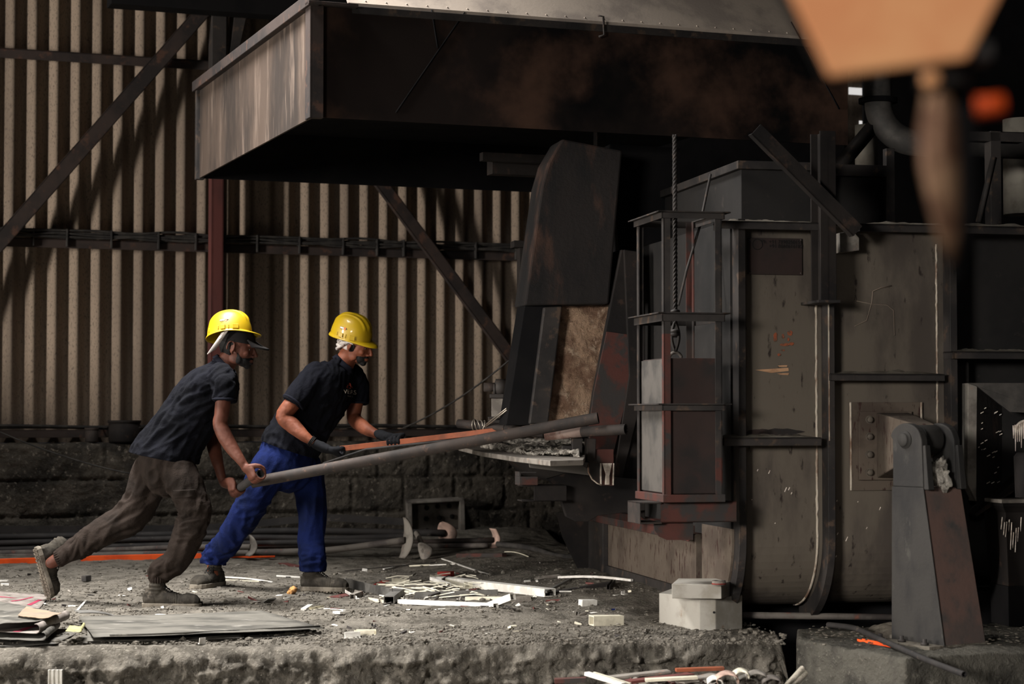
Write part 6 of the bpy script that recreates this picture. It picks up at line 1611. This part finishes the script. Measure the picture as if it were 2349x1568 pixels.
S('dark_bar', (1262, 1366), (1402, 1342), .04, .022, 'dark_scrap', 'long black bar right of the longest white profile', kind='bar')
S('dark_bar', (1395, 1352), (1408, 1338), .02, .025, 'dark_scrap', 'small black lug at the far end of the long black bar', kind='u')
S('grey_bar', (1252, 1358), (1308, 1330), .016, .012, 'grey_alu', 'thin grey bar slanting back from the longest white profile', kind='bar', up0=.03)
S('white_strip', (1282, 1326), (1450, 1333), .02, .014, W, 'long white strip lying at the back right of the scrap heap', kind='bar', bend=.012)
S('grey_tray', (1226, 1328), (1282, 1322), .09, .012, 'pale_steel', 'flat grey layered tray at the left end of the back white strip', kind='u')
S('steel_flat', (985, 1366), (1040, 1348), .02, .01, 'dark_scrap', 'dark flat strip tipped up over the centre of the scrap heap', kind='bar', up0=.03, up1=.03)
S('steel_flat', (1015, 1345), (1030, 1337), .01, .05, 'dark_scrap', 'small dark fin standing in the centre of the scrap heap', kind='bar')
S('red_box', (1008, 1322), (1038, 1321), .04, .032, 'red_scrap', 'small bright red block behind the scrap heap', kind='bar')
S('cream_offcut', (903, 1333), (934, 1338), .08, .028, 'cream_alu', 'cream ribbed offcut at the back left of the scrap heap', kind='ridge', up0=.02, up1=.02)
S('red_offcut', (862, 1342), (885, 1332), .05, .016, 'red_scrap', 'flat red offcut left of the cream ribbed one', kind='flat')
S('aluminium_profile', (866, 1340), (990, 1352), .018, .014, 'cream_alu', 'thin cream strip under the ribbed offcut in the scrap heap', kind='bar', up0=.02, up1=.02)
S('aluminium_profile', (880, 1346), (1000, 1340), .014, .010, 'pale_steel', 'thin greyish strip crossing the cream one in the scrap heap', kind='bar', up0=.03, up1=.03)
S('aluminium_profile', (990, 1325), (1030, 1342), .025, .02, W, 'short white profile leaning at the top of the scrap heap', kind='tube', up0=.05, up1=.03)
S('white_strip', (1060, 1392), (1182, 1398), .045, .012, W, 'wide white strip lying under the propped white profile', kind='flat')
S('aluminium_profile', (1168, 1382), (1218, 1378), .05, .03, 'pale_steel', 'crushed pale channel right of the propped white profile', kind='u')
S('aluminium_profile', (1070, 1376), (1220, 1376), .03, .02, 'cream_alu', 'pale profile half hidden under the longest white one', kind='tube')
S('white_triangle', (1018, 1395), (1042, 1388), .05, .03, 'dark_scrap', 'small dark wedge in front of the scrap heap', kind='angle')
S('white_strip', (850, 1377), (890, 1384), .03, .02, 'cream_alu', 'short cream offcut at the left foot of the scrap heap', kind='angle')
S('maroon_plate', (768, 1372), (808, 1364), .08, .01, 'maroon_scrap', 'flat maroon plate left of the scrap heap by the right boot', kind='bar')
S('white_channel', (795, 1357), (822, 1374), .02, .018, W, 'small white strip resting on the maroon plate', kind='angle', up0=.02)
S('dark_tube_end', (808, 1374), (828, 1366), .03, .03, 'pale_steel', 'square tube end just right of the maroon plate', kind='tube')
S('maroon_plate', (648, 1292), (686, 1300), .07, .006, 'maroon_scrap', 'small maroon plate behind the right worker\'s front boot', kind='bar')
# thin strips and rods
S('white_rod', (500, 1324), (625, 1336), .011, .008, W, 'thin white rod lying between the right worker\'s boots', kind='bar', bend=.008)
S('white_rod', (505, 1330), (600, 1334), .009, .006, 'cream_alu', 'second thinner rod just before the white one between the boots', kind='bar')
S('white_strip', (634, 1322), (688, 1325), .018, .010, W, 'short white strip behind the heel of the right worker\'s front boot', kind='bar')
S('white_strip', (1014, 1282), (1065, 1300), .012, .008, W, 'upper half of the bent white strip behind the scrap heap', kind='bar')
S('white_strip', (1065, 1300), (1126, 1320), .014, .008, W, 'lower half of the bent white strip behind the scrap heap', kind='bar')
S('cream_strip', (940, 1299), (985, 1297), .024, .010, 'cream_alu', 'cream strip behind the scrap heap, nearest the tall pale blade', kind='u')
S('cream_strip', (985, 1297), (1045, 1294), .016, .007, W, 'thin white strip ending at the bent white one', kind='bar')
S('thin_rod', (790, 1310), (1000, 1290), .006, .006, 'dark_scrap', 'thin black rod on the soil behind the scrap heap', kind='bar')
S('white_strip', (880, 1305), (930, 1296), .014, .006, W, 'short pale strip on the thin black rod', kind='bar', up0=.006)
S('thin_rod', (1158, 1266), (1212, 1277), .006, .006, 'cream_alu', 'thin pale curved wire right of the short red bar', kind='bar', bend=.012)
# scattered blocks on the front part
S('white_block', (1331, 1390), (1365, 1390), .05, .036, W, 'small white block right of the scrap heap', kind='bar')
S('white_box_profile', (1356, 1434), (1425, 1433), .07, .05, 'cream_alu', 'larger cream box profile at the front, open at its right end', kind='tube')
S('white_strip', (1408, 1368), (1455, 1364), .018, .010, W, 'first of two short white strips near the furnace base', kind='bar')
S('white_strip', (1410, 1373), (1450, 1369), .018, .010, W, 'front one of two short white strips near the furnace base', kind='bar')
S('white_channel', (856, 1423), (886, 1420), .045, .032, W, 'small white channel in front of the scrap heap', kind='u')
S('white_channel', (791, 1464), (826, 1462), .04, .03, W, 'white channel at the platform edge right of the sheet stack', kind='ridge')
S('white_channel', (815, 1456), (861, 1456), .04, .026, 'cream_alu', 'cream channel just behind the white one at the platform edge', kind='u')
S('white_plate', (696, 1400), (712, 1390), .03, .012, W, 'small white triangular piece near the sheet stack', kind='bar')
S('ribbed_plate', (712, 1398), (740, 1392), .05, .012, 'cream_alu', 'small cream ribbed plate right of the triangular piece', kind='ridge')
S('white_strip', (745, 1397), (790, 1401), .016, .008, W, 'thin white strip right of the small ribbed plate', kind='bar')
S('white_block', (769, 1407), (786, 1408), .03, .014, W, 'tiny white block below the thin strip right of the ribbed plate', kind='bar')
S('dark_block', (192, 1333), (204, 1331), .035, .035, 'dark_scrap', 'small dark cube on the soil between the left worker\'s boots', kind='bar')
S('white_chip', (272, 1365), (290, 1367), .022, .006, W, 'white chip left of the left worker\'s front boot', kind='flat')
S('grey_plate', (568, 1383), (590, 1380), .07, .006, 'pale_steel', 'small rounded grey plate in front of the right worker', kind='bar')
S('grey_plate', (610, 1383), (624, 1372), .05, .006, 'grey_alu', 'small grey plate propped up right of the rounded one', kind='bar', up1=.03)
S('grey_plate', (644, 1368), (672, 1360), .04, .006, 'pale_steel', 'flat pale plate beside the charred lump', kind='bar')
S('white_strip', (360, 1412), (384, 1414), .03, .012, W, 'white offcut lying on the back edge of the grey sheet stack', kind='bar', up0=.03, up1=.03)
S('white_piece', (452, 1477), (466, 1476), .03, .03, W, 'small crumpled white piece at the platform edge before the sheet stack', kind='angle')
S('white_strip', (0, 1334), (18, 1334), .02, .012, W, 'white strip at the far left behind the red-marked sheets', kind='bar')
S('white_strip', (2, 1343), (20, 1343), .03, .014, W, 'thicker white strip at the far left touching the red-marked sheets', kind='bar')
S('white_strip', (145, 1391), (176, 1391), .014, .008, W, 'thin white strip behind the sheets below the raised boot', kind='bar')
S('orange_chip', (1225, 1415), (1240, 1414), .02, .008, 'orange_strip', 'small orange chip on the soil in front of the scrap heap', kind='bar')
S('orange_strip', (1972, 1470), (2048, 1484), .03, .012, 'orange_strip', 'narrow orange strip lying on the plinth left of the pedestal', kind='u', cat='metal strip')
S('red_chip', (1538, 1362), (1556, 1362), .03, .010, 'red_oxide', 'small red piece beside the white upper slab near the furnace', kind='bar')
S('blue_chip', (1404, 1399), (1416, 1399), .02, .01, 'trousers_blue', 'tiny blue plastic scrap right of the small white block', kind='angle')
# charred lump
c = G(670, 1362); mb = MB(); mb.ell(c + Vector((0, 0, .018)), (.028, .022, .022)); me = bake(mb, .004, 1)
for v, vn in with_normals(me): v.co += vn * .012 * fbm(v.co * 40, 3)
mat('charred', (190, 140, 84), (60, 40, 28), None, scale=26, rough=.8, bump=.3)
single('charred_lump', None, 'charred', 'small yellow-brown charred lump near the toe of the right worker', 'lump', me=me)
# tangled thin shavings in the heap: nobody could count them
mb = MB(); random.seed(11)
for i in range(60):
    x, y = random.uniform(880, 1100), random.uniform(1334, 1376)
    c = G(x, y, random.uniform(.01, .05)); a = random.uniform(-.35, .35); l = random.uniform(.05, .2)
    d = Vector((math.cos(a), math.sin(a), random.uniform(-.3, .3))) * l; n = Vector((0, 0, random.uniform(-.005, .01)))
    pts = [c - d * .5, c + n + Vector((0, random.uniform(-.02, .02), 0)), c + d * .5]
    s = Vector((0, .003, .0025)); mb.loft([[p - s, p + s, p + s + Vector((0, .002, 0))] for p in pts], True, False)
single('metal_shavings', mb, 'cream_alu', 'tangle of thin cream strips and shavings on the scrap heap', 'shavings', kind='stuff')
# prototypes of small chips, copied one by one
def proto(i, m):
    mb = MB(); r = random.Random(i)
    L, w_, h = r.uniform(.025, .07), r.uniform(.008, .022), r.uniform(.004, .012)
    k = i % 3
    if k == 0: mb.prism([(-L / 2, -w_ / 2, 0), (L / 2, -w_ * .3, 0), (L / 2 * .9, w_ / 2, 0), (-L / 2 * .7, w_ * .4, 0)], (0, 0, h))
    elif k == 1:
        mb.box(-L / 2, L / 2, -w_ / 2, w_ / 2, 0, .002); mb.box(-L / 2, L / 2, w_ / 2 - .002, w_ / 2, 0, h * 1.6)
    else: mb.prism([(-L / 2, 0, 0), (0, -w_ / 2, 0), (L / 2, w_ * .2, 0), (L * .1, w_, 0)], (0, .002, .003))
    me = mb.mesh('chip'); me.materials.append(MATS[m]); return me
protos = [(proto(i, m), m, lab, nm) for i, (m, lab, nm) in enumerate([('white_alu', 'small white metal chip scattered on the grey soil', 'white_chip')] * 4 + [('cream_alu', 'small cream metal chip scattered on the grey soil', 'cream_chip')] * 3 + [('pale_steel', 'small grey metal chip scattered on the grey soil', 'grey_chip')] * 4 + [('dark_scrap', 'small dark metal chip scattered on the grey soil', 'dark_chip')] * 4 + [('maroon_scrap', 'small maroon metal chip scattered on the grey soil', 'maroon_chip')])]
random.seed(5)
def keep_clear(x, y):
    if 0 < x < 745 and y > 1400: return False
    if 1500 < x < 1720 and y > 1360: return False
    if x > 1330 and y < 1300 + (x - 1330) * .36: return False
    return True
nch = 0
while nch < 250:
    y = 1284 + 176 * random.random() ** .8; x = random.uniform(5, 1770)
    if random.random() < .45: x = random.gauss(1050, 190); y = random.gauss(1385, 30)
    if not (1284 < y < 1460 and 0 < x < 1780 and keep_clear(x, y)): continue
    me, m, lab, nm = random.choice(protos)
    o = bpy.data.objects.new(nm, me); COL.objects.link(o)
    o.location = G(x, y, .001); o.rotation_euler = (random.uniform(-.3, .3), random.uniform(-.3, .3), random.uniform(0, 6.28))
    k = random.uniform(.5, 1.25); o.scale = (k, k, k)
    zone = ('behind the workers near the wall' if y < 1318 else 'near the boots of the left worker' if x < 470 else 'between the right worker and the sheet stack' if x < 760 else 'around the scrap heap' if x < 1270 else 'between the scrap heap and the white blocks')
    o['label'] = lab.replace('scattered on the grey soil', 'on the soil ' + zone); o['category'] = 'metal chip'; o['group'] = nm.replace('_', ' ') + 's ' + zone; nch += 1
# clods and crumbs of the soil itself: uncountable
mb = MB(); random.seed(21)
ico = bmesh.new(); bmesh.ops.create_icosphere(ico, subdivisions=1, radius=1); IV = [v.co.copy() for v in ico.verts]; IF = [tuple(v.index for v in f.verts) for f in ico.faces]; ico.free()
for i in range(12000):
    y = 1283 + 195 * random.random() ** .7; x = random.uniform(-20, 1800)
    if x > 1330 and y < 1300 + (x - 1330) * .33: continue
    c = G(x, y); r = random.uniform(.003, .008) * (2.2 if random.random() < .06 else 1); a, b, d = random.uniform(.6, 1.5), random.uniform(.6, 1.5), random.uniform(.4, .9)
    j = random.random() * 9
    mb.add([c + Vector((v.x * a, v.y * b, v.z * d + .3)) * r * (1 + .35 * noise.noise(v * 2 + Vector((j, j, i)))) for v in IV], IF)
single('soil_crumbs', mb, 'soil', 'loose crumbs and gravel of grey soil over the platform', 'gravel', kind='stuff')
mb = MB()
for i in range(1500):
    y = 1290 + 175 * random.random() ** .8; x = random.uniform(-20, 1790)
    if random.random() < .5: x = random.gauss(1150, 260); y = random.gauss(1410, 30)
    if y < 1288 or y > 1470 or x > 1790 or (x > 1330 and y < 1300 + (x - 1330) * .36): continue
    c = G(x, y, .002); r = random.uniform(.002, .0055); j = random.random() * 9
    mb.add([c + Vector((v.x * 1.6, v.y, v.z * .5 + .4)) * r * (1 + .5 * noise.noise(v * 2 + Vector((j, j, i)))) for v in IV], IF)
single('pale_crumbs', mb, 'ash', 'pale specks and tiny flakes strewn over the soil', 'debris', kind='stuff')

# ---- white blocks near the furnace
t = Thing('block_weight', 'dirty white six-sided block standing at the right end of the platform', 'block')
bz0 = 0; q = [hitz(x, y, .0) for x, y in ((1512, 1434), (1605, 1447), (1642, 1447), (1703, 1440), (1690, 1424), (1540, 1422))]
gz_ = ground_z(q[2].x, q[2].y); ht = (hitz(1605, 1447).y) * (1447 - 1374) / FPX
mb = MB(); mb.prism([p + Vector((0, 0, gz_ - .01)) for p in q], (0, 0, ht + .01)); t.part('block_body', mb, 'white_box', bevel=.004)
mb = MB(); c = P(1638, 1404, q[2].y - .006); mb.lathe([(.006, 0), (.006, .004)], c, (0, 1, 0), 12); t.part('hole', mb, 'text_dark'); t.done()
top = gz_ + ht
q2 = [hitz(x, y, top) for x, y in ((1541, 1372), (1655, 1373), (1674, 1366), (1674, 1358), (1556, 1358))]
mb = MB(); mb.prism(q2, (0, 0, q2[0].y * 33 / FPX)); single('white_slab', mb, 'white_box', 'thick white slab lying on top of the six-sided block', 'block', bevel=.003)
top2 = top + q2[0].y * 33 / FPX; c = hitz(1649, 1341, top2)
t = Thing('tape_roll', 'small grey tape roll on top of the white slab', 'tape roll')
mb = MB(); mb.lathe([(.016, 0), (.034, 0), (.034, .022), (.016, .022), (.016, 0)], c, (0, 0, 1), 28, caps=False); t.part('roll', mb, 'pale_steel')
mb = MB(); mb.lathe([(.0345, .004), (.0355, .004), (.0355, .009), (.0345, .009)], c, (0, 0, 1), 28, caps=False); t.part('red_edge', mb, 'red_scrap'); t.done()

# ---- stack of discarded sheets at the lower left
def sheet_piece(name, corners, m, label, lift, curl=0.0, curl_edge=None, n=24, sag=.004, cat='metal sheet', thick=.002, wav=.004, extra=None):
    """thin sheet through four photo corners (soil level + lift each); curl rolls the right edge over"""
    C = [G(x, y + l * 480) + Vector((0, 0, l)) for (x, y), l in zip(corners, lift)]
    vs = []
    for j in range(n + 1):
        for i in range(n + 1):
            u, v = i / n, j / n; p = C[0].lerp(C[1], u).lerp(C[3].lerp(C[2], u), v)
            p.z += wav * fbm(Vector((u * 3, v * 3, len(label)))) - sag * math.sin(PI * u)
            vs.append(p)
    if curl:
        ex = (C[1] - C[0]).normalized()
        for j in range(n + 1):
            for i in range(n + 1):
                u = i / n
                if u > .72:
                    a = (u - .72) / .28 * R(200); p0 = vs[j * (n + 1) + int(.72 * n)]; r = curl
                    vs[j * (n + 1) + i] = p0 + ex * (r * math.sin(a)) + Vector((0, 0, r * (1 - math.cos(a))))
    mb = MB(); mb.add(vs, [(j * (n + 1) + i, j * (n + 1) + i + 1, (j + 1) * (n + 1) + i + 1, (j + 1) * (n + 1) + i) for j in range(n) for i in range(n)], True)
    t = Thing(name, label, cat); o = t.part('sheet_panel', mb, m); s = o.modifiers.new('thickness', 'SOLIDIFY'); s.thickness = thick; s.offset = 0
    if extra: extra(t, o, C, vs, n)
    t.done(); return t
mat('old_sheet', (98, 95, 88), (62, 60, 55), (134, 130, 123), scale=3.5, stretch=(.7, 1.6, 1), s3=9, t3=(.56, .72), rough=.7, bump=.15, bscale=30, bdist=.004)
mat('old_sheet_dark', (84, 81, 75), (62, 60, 56), (112, 108, 100), scale=7, stretch=(.4, 2, 1), s3=14, rough=.7, bump=.15, bscale=30, bdist=.004)
mat('poster_back', (136, 128, 122), (112, 104, 98), (92, 86, 80), scale=9, s3=20, rough=.7, bump=.1)
mat('magenta_stripe', (150, 40, 68), (128, 44, 66), None, scale=14, rough=.7, bump=0)
mat('sheet_yellow', (160, 156, 112), (140, 136, 98), None, scale=9, rough=.6, bump=.05)
def stripes(bands, m='magenta_stripe'):
    def f(t, o, C, vs, n):
        for (u0, v0, u1, v1, w_) in bands:
            mb = MB(); q = []
            for k in range(9):
                a = k / 8; u = u0 + (u1 - u0) * a; v = v0 + (v1 - v0) * a
                for s in (-1, 1):
                    uu = min(.999, max(0, u + s * w_)); i, j = uu * n, min(.999, max(0, v)) * n; ii, jj = int(i), int(j); fu, fv = i - ii, j - jj
                    g = lambda a_, b_: vs[min(n, b_) * (n + 1) + min(n, a_)]
                    p = g(ii, jj).lerp(g(ii + 1, jj), fu).lerp(g(ii, jj + 1).lerp(g(ii + 1, jj + 1), fu), fv)
                    q.append(p + Vector((0, 0, .0025)))
            mb.add(q, [(2 * k, 2 * k + 1, 2 * k + 3, 2 * k + 2) for k in range(8)]); t.part('printed_stripe', mb, m, parent=o)
    return f
sheet_piece('grey_sheet', [(190, 1474), (690, 1458), (620, 1412), (180, 1420)], 'old_sheet_dark', 'dark lowest grey sheet under the flat stack, left front of the platform', (.004, .006, .006, .006))
sheet_piece('grey_sheet', [(215, 1462), (745, 1440), (600, 1398), (180, 1413)], 'old_sheet', 'large pale grey sheet on top of the flat stack at the left front', (.035, .03, .04, .04), extra=None)
sheet_piece('grey_sheet', [(200, 1470), (560, 1462), (560, 1440), (200, 1440)], 'old_sheet', 'folded lower front strip of the flat sheet stack', (.012, .01, .02, .02))
mb = MB(); mb.tube([G(x, y + l * 480) + Vector((0, 0, l + .004)) for x, y, l in ((252, 1459, .036), (400, 1454, .034), (560, 1446, .031), (735, 1437, .03))], .005, 8); single('rolled_edge', mb, 'old_sheet_dark', 'dark rolled metal strip along the front edge of the large pale grey sheet', 'metal strip')
sheet_piece('printed_sheet', [(-60, 1372), (90, 1394), (116, 1364), (-60, 1344)], 'poster_back', 'rearmost thin sheet with faded red print below the raised boot', (.03, .006, .004, .05), extra=stripes([(.55, .25, .80, .70, .02), (.30, .45, .55, .55, .06), (.82, .15, .93, .55, .03)]))
sheet_piece('printed_sheet', [(-60, 1482), (128, 1476), (200, 1440), (-40, 1440)], 'old_sheet_dark', 'lowest dark folded sheet at the bottom of the crumpled stack at the left edge', (.005, .005, .005, .01), extra=None)
sheet_piece('printed_sheet', [(-60, 1462), (165, 1470), (205, 1444), (-40, 1425)], 'old_sheet_dark', 'grey sheet with a curled right end in the crumpled stack at the left edge', (.03, .03, .03, .03), curl=.018)
sheet_piece('printed_sheet', [(-80, 1442), (150, 1456), (208, 1424), (20, 1405)], 'poster_back', 'pale sheet with magenta stripe and curled-over end in the crumpled stack', (.06, .055, .05, .05), curl=.022, extra=stripes([(.50, .02, .62, .9, .03), (.02, .04, .5, .05, .02)]))
sheet_piece('printed_sheet', [(150, 1448), (200, 1448), (206, 1434), (160, 1434)], 'sheet_yellow', 'small yellow-white sheet tucked into the curled end of the crumpled stack', (.06, .06, .06, .06), curl=.008, n=16)
sheet_piece('wooden_sheet', [(-80, 1440), (110, 1420), (135, 1402), (-60, 1362)], 'old_sheet', 'top weathered cream sheet of the crumpled stack at the left edge', (.09, .10, .10, .10), wav=.01)
mat('peach_sheet', (140, 120, 100), (124, 112, 98), None, scale=6, rough=.7, bump=.1)
sheet_piece('peach_sheet', [(40, 1410), (105, 1418), (142, 1405), (60, 1388)], 'peach_sheet', 'small peach-tinted sheet on the crumpled stack, nearest the raised boot', (.108, .108, .105, .105))
S('grey_strip', (176, 1402), (262, 1412), .04, .004, 'grey_alu', 'dark grey bent strip right of the peach-tinted sheet', kind='bar', up0=.06, roll=20, bend=.01)
S('white_strip', (175, 1404), (197, 1378), .012, .006, W, 'thin white strip leaning at the left end of the bent grey strip', kind='bar', up0=.0, up1=.0)

# ---- below the platform edge
zl = -.5
t = Thing('aluminium_profile', 'white ribbed aluminium profile leaning upright against the platform face, bottom left', 'scrap metal')
A = P(130, 1640, 9.0); B = P(128, 1535, 9.02)
mb = MB(); A.z = -.6; A.x = B.x
mb.box(B.x - .031, B.x + .031, B.y, B.y + .004, A.z, B.z)
for x in (-.031, -.012, .008, .027): mb.box(B.x + x, B.x + x + .004, B.y - .016, B.y, A.z, B.z)
t.part('profile_body', mb, 'white_alu'); t.done()
# pile of offcuts in front of the platform: one by one
random.seed(31)
def lowbar(x0, y0, x1, y1, w_, h, m, label, d0=8.9, d1=8.9, name='offcut', kind=None):
    A, B = P(x0, y0, d0), P(x1, y1, d1); t = (B - A).normalized(); s = t.cross(Vector((0, 0, 1))).normalized(); u = s.cross(t)
    mb = MB(); mb.prism([A - s * w_ / 2, A + s * w_ / 2, A + s * w_ / 2 + u * h, A - s * w_ / 2 + u * h], B - A)
    single(name, mb, m, label, 'scrap metal', bevel=.001)
mb = MB(); vs = []; nx, ny = 110, 60
for j in range(ny + 1):
    for i in range(nx + 1):
        u, v = i / nx, j / ny; p = P(1130 + 800 * u, 1568, 8.05 + 1.2 * v)
        hh = (math.sin(PI * u) * math.sin(PI * min(1, v * .62 + .02))) ** .55 * .42
        vs.append(Vector((p.x, p.y, -.56 + hh + .05 * fbm(p * 8, 5))))
mb.add(vs, [(j * (nx + 1) + i, j * (nx + 1) + i + 1, (j + 1) * (nx + 1) + i + 1, (j + 1) * (nx + 1) + i) for j in range(ny) for i in range(nx)], True)
single('scrap_mound', mb, 'dust', 'dark mound of loose scrap under the offcuts at the bottom edge', 'scrap', kind='stuff')
for q_, (mm, nm_, n_) in enumerate((('pale_steel', 'grey_scrap_flakes', 260), ('maroon_scrap', 'brown_scrap_flakes', 160))):
    mb = MB()
    for i in range(n_):
        u, v = random.uniform(.1, .9), random.uniform(.15, .95); p = P(1130 + 800 * u, 1568, 8.05 + 1.2 * v)
        hh = (math.sin(PI * u) * math.sin(PI * min(1, v * .62 + .02))) ** .55 * .42
        c = Vector((p.x, p.y, -.55 + hh)); a = random.uniform(0, 6.28); l = random.uniform(.02, .07); w2 = random.uniform(.006, .02)
        dx = Vector((math.cos(a), math.sin(a), random.uniform(-.3, .3))) * l; dy = Vector((-math.sin(a), math.cos(a), random.uniform(-.4, .4))) * w2
        mb.prism([c - dx - dy, c + dx - dy * .6, c + dx * .8 + dy, c - dx * .9 + dy * 1.2], (0, 0, .003))
    single(nm_, mb, mm, ('grey' if not q_ else 'brown') + ' scrap flakes covering the mound at the bottom edge', 'scrap', kind='stuff')
lowbar(1272, 1566, 1345, 1563, .05, .02, 'red_oxide', 'rusty red flat offcut at the left end of the pile below the platform')
lowbar(1345, 1548, 1430, 1574, .03, .016, W, 'long white profile lying across the pile below the platform', 8.85, 8.7)
lowbar(1362, 1546, 1446, 1572, .012, .012, 'cream_alu', 'thin cream strip beside the white profile on the pile below the platform', 8.88, 8.74)
lowbar(1440, 1566, 1585, 1549, .06, .012, 'maroon_scrap', 'long maroon strip in the middle of the pile below the platform', 8.8, 8.95)
lowbar(1395, 1556, 1535, 1541, .07, .01, 'pale_steel', 'long grey plate at the back of the pile below the platform', 8.95, 9.0)
lowbar(1480, 1562, 1600, 1556, .05, .012, 'cream_alu', 'flat cream plate in the middle of the pile below the platform', 8.75, 8.75)
lowbar(1550, 1540, 1660, 1536, .04, .015, 'bar_orange', 'brownish bar at the back right of the pile below the platform', 9.0, 9.02)
lowbar(1560, 1566, 1640, 1548, .07, .008, 'pale_steel', 'crumpled grey sheet right of centre on the pile below the platform', 8.75, 8.85)
for i, (x, y, r, m, lb) in enumerate([(1668, 1554, .05, 'pink_blade', 'pinkish bent sheet ring'), (1700, 1543, .035, 'cream_alu', 'cream curled offcut'), (1735, 1552, .05, 'pale_steel', 'grey curled sheet offcut'), (1640, 1560, .035, W, 'white U-shaped clip'), (1770, 1562, .045, 'pipe_grey', 'rusty grey curled offcut'), (1715, 1562, .05, 'old_sheet', 'flat folded grey sheet')]):
    c = P(x, y + 6, 8.75 + .04 * (i % 3)); mb = MB(); rows = []
    for k in range(17):
        a = R(-30 + 15 * k); q = c + Vector((r * math.cos(a), .01 * math.sin(k), r * .6 * math.sin(a))); rows.append([q + Vector((0, -.04, 0)), q + Vector((0, .03, .01))])
    mb.loft(rows, False, True, closed=False); o = single('curled_offcut', mb, m, lb + ' at the right end of the pile below the platform', 'scrap metal'); s = o.modifiers.new('thickness', 'SOLIDIFY'); s.thickness = .003
# ribbed metal hose
t = Thing('ribbed_hose', 'shiny ribbed metal hose ends sticking up below the gap between platform and plinth', 'hose')
for (a, b) in (((1806, 1572), (1843, 1531)), ((1818, 1575), (1849, 1540))):
    A, B = P(*a, 9.0), P(*b, 9.05); mb = MB(); n = 90; mb.tube([A.lerp(B, k / n) for k in range(n + 1)], [.013 + .003 * math.sin(k / n * 2 * PI * 16) for k in range(n + 1)], 14); t.part('hose_length', mb, 'light_pipe')
t.done()
# litter on the plinth round the pedestal
random.seed(8); mb = MB()
for i in range(240):
    x = random.uniform(1850, 2349); y = random.uniform(1436, 1480) if x < 2060 or x > 2260 else random.uniform(1432, 1450)
    c = hitz(x, y, .004 + .01 * random.random()); r = random.uniform(.003, .008); j = random.random() * 9
    mb.add([c + Vector((v.x * 1.6, v.y, v.z * .5 + .4)) * r * (1 + .5 * noise.noise(v * 2 + Vector((j, j, i)))) for v in IV], IF)
single('slag_crumbs', mb, 'dust', 'pale slag crumbs strewn over the plinth around the pedestal', 'debris', kind='stuff')
